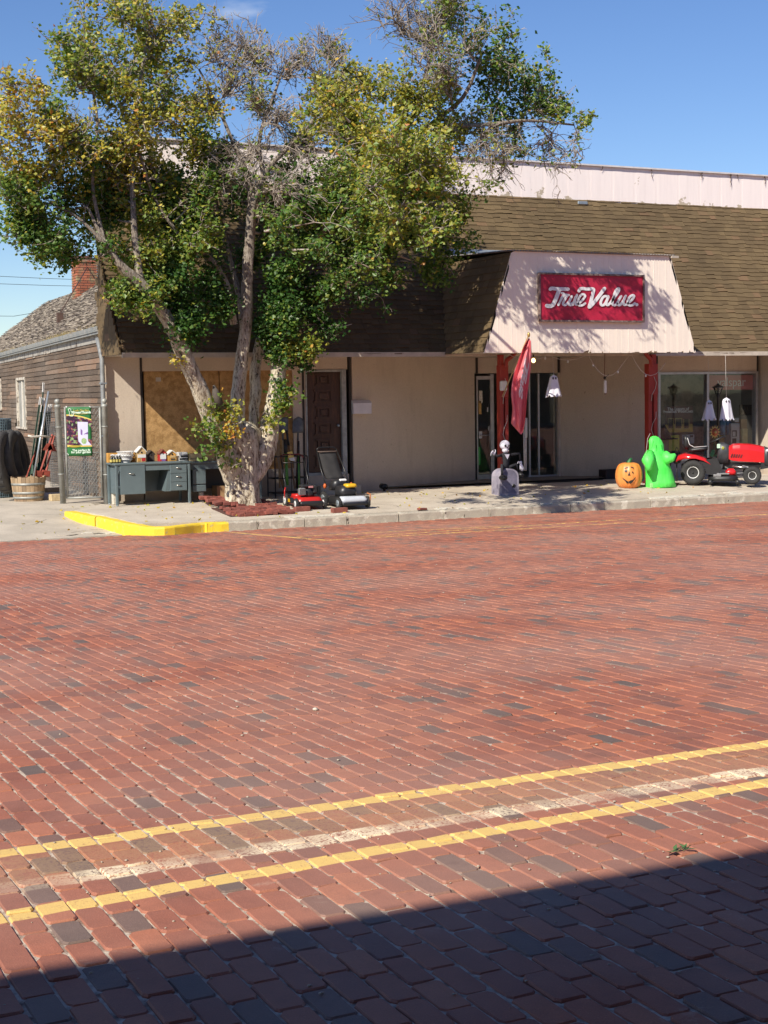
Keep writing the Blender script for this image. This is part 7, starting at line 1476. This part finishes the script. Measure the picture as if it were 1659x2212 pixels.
for k in range(18): a0, a1 = 2*math.pi*k/18+.01, 2*math.pi*(k+1)/18-.01; b = MB(); b.prism([p+Vector((.27*math.cos(a0), .27*math.sin(a0), 0)), p+Vector((.27*math.cos(a1), .27*math.sin(a1), 0)), p+Vector((.36*math.cos(a1), .36*math.sin(a1), .48)), p+Vector((.36*math.cos(a0), .36*math.sin(a0), .48))], Vector((-.03*math.cos(a0), -.03*math.sin(a0), 0))); b.build('stave', mk('dark stave', (.12, .085, .06), .85, .3, 9), t)
b = MB(); b.lathe([(.285, .08), (.30, .08), (.31, .13), (.295, .13)], 24, tuple(p)); b.f = b.f[:-2]; b.sm = b.sm[:-2]; b.build('hoop', MGAL2, t)
t = thing('black_kettle', PY(*q2(522, 1440), 27.2), 'round black kettle hanging behind the green inflatable hand', 'kettle'); p = t.location; b = MB(); b.ell(p, (.115, .115, .125), 16, 10); b.build('bowl', MBLK, t); b = MB(); b.tube([p+Vector((-.1, 0, .08)), p+Vector((0, 0, .25)), p+Vector((.1, 0, .08))], .008, 5); b.build('handle', MBLK, t); b = MB(); b.tube([p+Vector((0, 0, -.1)), (p.x, p.y, sz(27.2))], .015, 6); b.build('stand', MBLK, t)
# ---------- riding mower (local: +x forward, y left, z up)
rm = thing('riding_mower', (0, 0, 0), 'red and black riding lawn mower parked before the shop window', 'riding mower')
wr = PS(1497, 1049.5); wf = PS(1627, 1053.5); dd = wf-wr; WB = math.hypot(dd.x, dd.y); print('wheelbase', WB, wr, wf)
def twheel(par, x, y, r, w_, hubr, nm='wheel'):
    b = MB(); prof = [(hubr*.95, -w_*.36), (hubr*1.02, -w_*.46), (r*.80, -w_*.5), (r*.94, -w_*.44), (r, -w_*.26), (r, w_*.26), (r*.94, w_*.44), (r*.80, w_*.5), (hubr*1.02, w_*.46), (hubr*.95, w_*.36)]
    b.lathe(prof, 36, (x, y, r), 'Y')
    for k in range(30):
        a = 2*math.pi*k/30
        for s in (-1, 1): b.cb((x+math.cos(a+.05*s)*r*.995, y+s*w_*.2, r+math.sin(a+.05*s)*r*.995), (.012, w_*.34, .030), 0, (0, -a, 0))
    wo = b.build(nm, MRUB, par); b = MB(); s = -1
    b.lathe([(0, -w_*.30), (hubr*.30, -w_*.30), (hubr*.34, -w_*.20), (hubr*.75, -w_*.22), (hubr*.86, -w_*.34), (hubr, -w_*.47), (hubr, w_*.47), (hubr*.8, w_*.2), (0, w_*.2)], 28, (x, y, r), 'Y'); b.build('rim', MWH, wo)
    b = MB(); b.cyl((x, y-w_*.42, r), (x, y-w_*.2, r), hubr*.16, n=10); b.build('hub_cap', MBLK, wo); return wo
MRT = mk('tractor red paint', (.60, .018, .022), .16, .06, 2); MGD = mk('dark grey plastic', (.055, .057, .062), .4, .3, 9); Rr, Rf = .255, .185
L_ = 1.22
for y in (-.40, .40): twheel(rm, 0, y, Rr, .22, .125)
for y in (-.36, .36): twheel(rm, L_, y, Rf, .16, .085)
b = MB(); b.cyl((0, -.3, Rr), (0, .3, Rr), .04); b.cyl((L_, -.3, Rf), (L_, .3, Rf), .025); b.build('axle', MBLKM, rm)
def xz(pts, y0, y1, mat, nm, inset=0): b = MB(); b.prism([(x, y0, z) for x, z in pts], (0, y1-y0, 0)); return b.build(nm, mat, rm)
xz([(-.25, .34), (.3, .30), (1.35, .30), (1.45, .40), (1.35, .44), (.2, .44), (-.25, .42)], -.14, .14, MBLKM, 'frame')
# rear fender: swept red body over the rear wheels
b = MB(); rings = []
for x, zt, zb, hw in ((-.36, .50, .47, .30), (-.32, .60, .50, .40), (-.18, .645, .54, .47), (.05, .62, .55, .49), (.22, .56, .50, .48), (.36, .47, .42, .44), (.42, .42, .39, .38)):
    rings.append([(x, -hw, zb), (x, -hw*1.0, zt-.04), (x, -hw*.88, zt), (x, hw*.88, zt), (x, hw, zt-.04), (x, hw, zb)])
loft(b, rings); b.build('fender', MRT, rm)
xz([(.30, .40), (.62, .42), (.60, .33), (.34, .30)], -.42, .42, MGD, 'footboard')
# footboard side panel (black sweep), cutting deck
xz([(.12, .50), (.50, .56), (.60, .30), (.46, .18), (.22, .24)], -.44, -.30, MBLK, 'side_panel'); xz([(.12, .50), (.50, .56), (.60, .30), (.46, .18), (.22, .24)], .30, .44, MBLK, 'side_panel')
b = MB(); loft(b, [[(q[0]+.62, q[1], q[2]) for q in rr(.62, .98, .07, .2)], [(q[0]+.62, q[1], q[2]) for q in rr(.62, .98, .15, .2)], [(q[0]+.62, q[1], q[2]) for q in rr(.5, .8, .20, .16)]]); b.build('cutting_deck', MBLK, rm)
b = MB(); b.cb((.62, -.40, .225), (.26, .12, .03), .005); b.cb((.50, -.45, .19), (.16, .05, .05), .005); b.build('deck_bracket', MENGG, rm)
for x in (.36, .92): b = MB(); b.cyl((x, -.5, .05), (x, -.45, .05), .05, n=12); b.build('gauge_wheel', MBLK, rm)
b = MB(); loft(b, [[(q[0]+.78, q[1]-.3, q[2]) for q in rr(.20, .18, .20, .06)], [(q[0]+.78, q[1]-.3, q[2]) for q in rr(.22, .2, .27, .06)], [(q[0]+.78, q[1]-.3, q[2]) for q in rr(.12, .1, .33, .04)]]); b.build('belt_cover', MRT, rm)
b = MB(); b.tube([(.80, -.24, .37), (1.25, -.22, .33)], .022, 8); b.build('exhaust_pipe', MCH, rm)
b = MB(); b.tube([(.66, -.2, .36), (.9, -.24, .22), (1.2, -.25, .24)], .014, 6); b.tube([(.3, -.3, .25), (.6, -.34, .14), (1.1, -.28, .16)], .012, 6); b.tube([(L_, -.3, Rf), (L_-.05, -.24, .34), (L_-.2, -.2, .38)], .018, 6); b.build('linkage', MENGG, rm)
# hood
b = MB(); rings = []
for x, zt, hw, zb in ((.74, .80, .19, .52), (.82, .845, .215, .49), (.97, .855, .225, .475), (1.15, .845, .225, .465), (1.35, .815, .215, .455), (1.50, .77, .205, .445), (1.55, .73, .18, .45)):
    rings.append([(x, -hw, zb), (x, -hw*1.01, zb+.12), (x, -hw*1.03, zt-.13), (x, -hw*1.0, zt-.10), (x, -hw*.86, zt-.035), (x, -hw*.78, zt-.022), (x, -hw*.3, zt-.003), (x, hw*.3, zt-.003), (x, hw*.78, zt-.022), (x, hw*.86, zt-.035), (x, hw*1.0, zt-.10), (x, hw*1.03, zt-.13), (x, hw*1.01, zb+.12), (x, hw, zb)])
loft(b, rings, False); hood = b.build('hood', MRT, rm)
for k in range(5): b = MB(); b.cb((.80+k*.05, -.2325, .60-.004*k), (.022, .014, .075), .003, (0, .45, 0)); b.build('vent_slot', MBLK, hood)
b = MB(); rings = []
for x, zt, hw, zb in ((1.47, .785, .215, .40), (1.54, .755, .215, .38), (1.61, .70, .185, .38), (1.63, .63, .16, .40)): rings.append([(x, -hw, zb), (x, -hw, zt-.05), (x, -hw*.7, zt), (x, hw*.7, zt), (x, hw, zt-.05), (x, hw, zb)])
loft(b, rings); gr = b.build('grille', MGD, rm)
for s in (-1, 1): b = MB(); b.ell((1.55, s*.20, .70), (.06, .03, .032), 12, 8); b.build('headlight', mk('lamp lens', (.75, .78, .80), .15), gr)
for k in range(4): b = MB(); b.cb((1.635, 0, .43+k*.045), (.012, .28, .018)); b.build('grille_bar', MBLK, gr)
xz([(1.40, .30), (1.60, .34), (1.66, .42), (1.60, .46), (1.40, .44)], -.2, .2, MBLK, 'bumper')
# dash, steering wheel, seat
b = MB(); loft(b, [[(q[0]+.62, q[1], q[2]) for q in rr(.30, .42, .44, .08)], [(q[0]+.64, q[1], q[2]) for q in rr(.26, .42, .70, .08)], [(q[0]+.62, q[1], q[2]) for q in rr(.22, .38, .83, .07)], [(q[0]+.58, q[1], q[2]) for q in rr(.12, .24, .87, .05)]]); b.build('dashboard', MGD, rm)
b = MB(); b.cb((.53, -.21, .80), (.07, .01, .09), .005); b.build('instruction_tag', mk('pale green tag', (.55, .75, .60), .5), rm); b = MB(); b.ell((.62, -.215, .76), (.03, .008, .035), 10, 6); b.build('dial', mk('olive dial', (.35, .36, .06), .4), rm)
sc0 = Vector((.50, 0, .935)); sd = Vector((-.42, 0, .9)).normalized(); sa = Vector((.9, 0, .42)).normalized(); b = MB(); b.tube([sc0+sa*.17*math.cos(a)+Vector((0, 1, 0))*.17*math.sin(a) for a in np.linspace(0, 2*math.pi, 25)], .016, 6, False)
for a in (.5, 2.6, 4.7): b.tube([sc0, sc0+sa*.16*math.cos(a)+Vector((0, 1, 0))*.16*math.sin(a)], .014, 5)
b.cyl(sc0-sd*.03, sc0+sd*.02, .045); b.cyl(sc0-sd*.12, sc0, .02); b.build('steering_wheel', MBLK, rm)
b = MB(); loft(b, [[(q[0]*1+.10, q[1], q[2]+(q[0])*.10) for q in rr(.40, .40, .70, .1)], [(q[0]+.10, q[1], q[2]+q[0]*.10) for q in rr(.42, .42, .745, .1)], [(q[0]+.10, q[1], q[2]+q[0]*.10) for q in rr(.34, .34, .775, .09)]]); st = b.build('seat', MBLK, rm)
b = MB(); loft(b, [[(-.10-.02*0+q[2]*0-.0, q[0]*1.0, .72+q[1]) for q in [(p_[0], p_[1]+.14, 0) for p_ in rr(.38, .28, 0, .09)]], [(-.17, p_[0], .74+p_[1]+.15) for p_ in rr(.38, .30, 0, .09)], [(-.20, p_[0]*.85, .76+p_[1]*.85+.14) for p_ in rr(.38, .28, 0, .09)]]); b.build('seat_back', MBLK, rm)
b = MB(); b.tube([(-.12, -.19, .98), (-.08, -.20, .84), (.02, -.205, .78), (.28, -.205, .80)], .007, 5); b.build('seat_piping', MWH, rm)
b = MB(); b.cb((.10, 0, .66), (.24, .22, .09), .01); b.tube([(.0, -.14, .62), (.0, -.14, .69), (.2, -.14, .70)], .01, 5); b.build('seat_spring', MBLKM, rm)
ang = math.atan2(dd.y, dd.x); ang = math.atan2(-.62, .785); rm.rotation_euler = (0, math.atan2(-(sz(wf.y)-sz(wr.y)), WB)*0, ang)
Mz = Matrix.Rotation(ang, 3, 'Z'); rm.location = wr-Mz @ Vector((0, -.45, 0)); rm.location.z = sz(rm.location.y)+.005; s_ = .1*0+1.0; rm.scale = (s_, s_, s_)
# ---------- lamp post, sunflower stake, display behind the glass
lx = PY(*q2(1037, 640), 27.7); t = thing('lamp_post', (lx.x, 27.7, sz(27.7)), 'black lantern lamp post standing in front of the right window pane', 'lamp post'); z0 = sz(27.7); h_ = lambda v: PY(*q2(1037, v), 27.7).z-z0
b = MB(); b.lathe([(0, 0), (.11, 0), (.11, .03), (.06, .08), (.035, .25), (.028, .3), (.026, h_(670)), (.04, h_(655)), (.02, h_(640))], 12); b.build('post', MBLKM, None).parent = t
b = MB(); b.lathe([(0, h_(650)), (.035, h_(650)), (.06, h_(640)), (.065, h_(632))], 8); b.build('lantern_base', MBLKM, None).parent = t
b = MB(); b.lathe([(.055, h_(632)), (.105, h_(560))], 6, smooth=False); b.f = b.f[:-2]; b.sm = b.sm[:-2]; b.build('lantern_glass', glass_mat('lantern glass', (.7, .72, .68), .05), None).parent = t
b = MB()
for k in range(6): a = 2*math.pi*k/6; b.tube([(.057*math.cos(a), .057*math.sin(a), h_(632)), (.107*math.cos(a), .107*math.sin(a), h_(558))], .008, 4)
b.build('lantern_frame', MBLKM, None).parent = t; b = MB(); b.lathe([(.14, h_(560)), (.135, h_(550)), (.07, h_(530)), (.03, h_(522)), (.035, h_(515)), (0, h_(500))], 12); b.build('lantern_roof', MBLKM, None).parent = t
fx_ = PY(*q2(985, 1112), 27.4); t = thing('sunflower_stake', (fx_.x, 27.4, sz(27.4)), 'metal sunflower garden stake with orange centre beside the lamp post', 'garden stake'); z0 = sz(27.4); hz = fx_.z-z0; b = MB(); b.tube([(0, 0, 0), (.01, 0, hz)], .008, 5); b.build('stem', mk('green stem', (0, 0, 0)), None).parent = t
MPET = mk('sunflower petal', (.72, .50, .14), .5, .3, 9); MCEN = mk('sunflower centre', (.55, .12, .03), .5, .3, 12)
for k in range(12): a = 2*math.pi*k/12; b = MB(); d = Vector((math.cos(a), 0, math.sin(a))); s = Vector((-d.z, 0, d.x)); c = Vector((.01, -.02, hz)); b.prism([c+d*.06+s*.03, c+d*.06-s*.03, c+d*.16, ], (0, -.006, 0)); b.build('petal', MPET, None).parent = t
b = MB(); b.lathe([(0, -.01), (.09, -.005), (.09, .01), (0, .015)], 16, (.01, -.03, hz), 'Y'); b.build('flower_disc', MCEN, None).parent = t; b = MB(); b.lathe([(0, -.01), (.03, -.005), (.03, .01)], 10, (.01, -.045, hz), 'Y'); b.build('flower_eye', MPET, None).parent = t
b = MB(); b.cb((-.05, -.01, hz*.55), (.1, .01, .16), .004, (0, .5, 0)); b.cb((.07, -.01, hz*.45), (.1, .01, .14), .004, (0, -.5, 0)); b.build('leaf', mk('green stem', (0, 0, 0)), None).parent = t
# posters and goods in the window
def poster(u0, v0, u1, v1, mat, label, Y=F+.32, nm='poster', th=.01, cat='poster', qf=q2):
    a, c = PY(*qf(u0, v1), Y), PY(*qf(u1, v0), Y); t = thing(nm, (a.x, Y, a.z), label, cat); b = MB(); b.box((a.x, Y, a.z), (c.x, Y+th, c.z)); b.build('sheet' if th < .05 else 'carton', mat, t); return t, a, c
def px2(t, u0, v0, u1, v1, mat, nm, Y, qf=q2): a, c = PY(*qf(u0, v1), Y), PY(*qf(u1, v0), Y); b = MB(); b.box((a.x, Y, a.z), (c.x, Y+.004, c.z)); return b.build(nm, mat, t)
t, a, c = poster(925, 400, 1475, 590, mk('dusty red sign', (.42, .15, .14), .6, .15, 3), 'dusty red sign with pale lettering at the top of the right window pane', F+.08)
textmesh('lettering', 'valspar', .30, mk('pale sign print', (.62, .60, .58), .6), t, facing(PY(*q2(1205, 492), F+.075)), .001)
MPO = mk('brown poster', (.13, .055, .045), .5, .4, 5); t, a, c = poster(378, 785, 722, 1120, MPO, 'brown paint poster with three cans in the left window pane', F+.30)
textmesh('lettering', 'The Luxury of', .105, MWH, t, facing(PY(*q2(540, 826), F+.29)), .001, bold=.002); textmesh('lettering', 'Protection WoodCoats', .088, MWH, t, facing(PY(*q2(540, 856), F+.29)), .001, bold=.002)
px2(t, 378, 1010, 722, 1120, mk('poster yellow', (.42, .31, .06), .5), 'yellow_band', F+.292)
for u in (410, 500, 605): px2(t, u, 935 if u < 600 else 950, u+(90 if u == 500 else 75), 1075, mk('can frame', (.36, .28, .10), .5), 'can_picture', F+.288); px2(t, u+10, 950, u+(80 if u == 500 else 65), 1065, MDKB, 'can_picture', F+.284)
poster(425, 1150, 555, 1350, mk('yellow carton', (.50, .47, .06), .5), 'yellow box standing low in the left window pane', F+.35, 'display_box', .2, 'box'); t, a, c = poster(590, 1140, 740, 1260, mk('pale blue print', (.35, .38, .42), .5), 'pale picture card low in the left window pane', F+.36)
px2(t, 605, 1155, 650, 1180, MDKB, 'print_block', F+.355); px2(t, 690, 1150, 725, 1175, MDKB, 'print_block', F+.355); px2(t, 605, 1190, 650, 1220, MDKB, 'print_block', F+.355)
t, a, c = poster(1200, 1000, 1305, 1280, mk('grey product carton', (.42, .42, .42), .6), 'tall grey appliance carton in the right window pane', F+.35, 'display_box', .25, 'box'); px2(t, 1212, 1090, 1270, 1170, MDKB, 'print_block', F+.345); px2(t, 1220, 1105, 1255, 1165, mk('grey product carton', (0, 0, 0)), 'print_block', F+.341); px2(t, 1215, 1190, 1265, 1265, MDKB, 'print_block', F+.343); px2(t, 1245, 935, 1295, 990, mk('grey product carton', (0, 0, 0)), 'print_block', F+.35)
poster(1320, 950, 1400, 1280, MCRD, 'tall brown carton near the right end of the window', F+.5, 'display_box', .2, 'box'); poster(1345, 1070, 1405, 1280, mk('light carton', (.62, .47, .22), .7), 'pale tan carton in front of the tall brown one in the window', F+.38, 'display_box', .1, 'box')
poster(1040, 1150, 1195, 1280, mk('ochre carton', (.48, .33, .12), .7), 'ochre cartons behind the sunflower stake in the window', F+.6, 'display_box', .2, 'box'); poster(1395, 770, 1480, 905, MBLK, 'dark boxy appliance high at the right end of the window', F+.8, 'display_box', .3, 'box'); poster(300, 1215, 420, 1370, mk('burlap', (.40, .32, .22), .9), 'tan burlap sack decoration in the left corner of the window', F+.33, 'burlap_sack', .12, 'sack')
t = thing('scarecrow_hat', PY(*q2(385, 1190), F+.3), 'wide black witch hat resting on the burlap sack', 'hat'); p = t.location; b = MB(); b.lathe([(.0, 0), (.33, .0), (.33, .015), (.17, .04), (.12, .16), (.04, .30), (0, .34)], 20, tuple(p+Vector((-.05, 0, -.02)))); b.build('hat', MBLK, t)
t = thing('mannequin_jeans', PY(*q2(1130, 1020), F+.5), 'blue jeans hanging low in the right window pane', 'jeans'); p = t.location
for s in (-1, 1): b = MB(); b.tube([p+Vector((s*.06, 0, .16)), p+Vector((s*.09, 0, -.05)), p+Vector((s*.09, -.02, -.24))], [.085, .07, .06], 10); b.build('trouser_leg', mk('denim', (.10, .22, .34), .9, .3, 20), t)
b = MB(); b.cb(p+Vector((.14, -.02, .17)), (.2, .02, .08), .01); b.build('belt_tag', MYE, t)
# ---------- small things on the road
p = PZ((2024+1075*1000/1659)/1.8228, (3232+215*1000/1659)/1.8228, 0); t = thing('weed_sprig', p, 'small green sprig lying on the bricks beside the building shadow', 'sprig'); b = MB()
for k in range(9): a = random.uniform(0, 6.28); q = p+Vector((random.uniform(-.05, .05), random.uniform(-.02, .02), .01)); d = Vector((math.cos(a), math.sin(a), .25)).normalized(); s = Vector((-d.y, d.x, 0)); b.add([q, q+d*.02+s*.008, q+d*.045, q+d*.02-s*.008], [(0, 1, 2, 3)])
for k in range(3): b.tube([p+Vector((-.04+.03*k, 0, .008)), p+Vector((.02+.02*k, .01, .02))], .0015, 3)
b.build('sprig_leaves', mk('sprig green', (.10, .20, .06), .7, .4, 60), t)
p = PZ((1000+503*800/1659)/1.8228, (2200+1236*800/1659)/1.8228, rz(7.6)+.01); t = thing('pebble', p, 'small pale pebble on the red bricks', 'pebble'); b = MB(); b.ell(p+Vector((0, 0, .004)), (.018, .014, .010), 10, 7, (0, .2, .3)); b.build('stone', MCHIP, t)
p = PS((1400+483*900/1659)/1.8228, (1200+1490*900/1659)/1.8228); t = thing('brick_fragment', p, 'small broken brown fragment on the pavement near the kerb', 'fragment'); b = MB(); b.cb(p+Vector((0, 0, .02)), (.2, .08, .04), .008, (0, .05, .3)); b.build('fragment', MPB, t)
for o_, l_2 in PEND: o_.location = l_2
# scattered grit and sand crumbs on the road
b = MB()
for _ in range(420):
    y = 2.6+random.random()**1.6*14; x = random.uniform(.15*y, .9*y); s = random.uniform(.002, .0055)*(1+y*.04); z = rz(y)+.001; b.ell((x, y, z+s*.4), (s*random.uniform(.8, 1.6), s, s*.6), 5, 3)
tag(b.build('grit', mk('pale grit', (.50, .42, .33), .95, .3, 90)), 'fine pale grit scattered over the brick road', 'grit', kind='stuff')
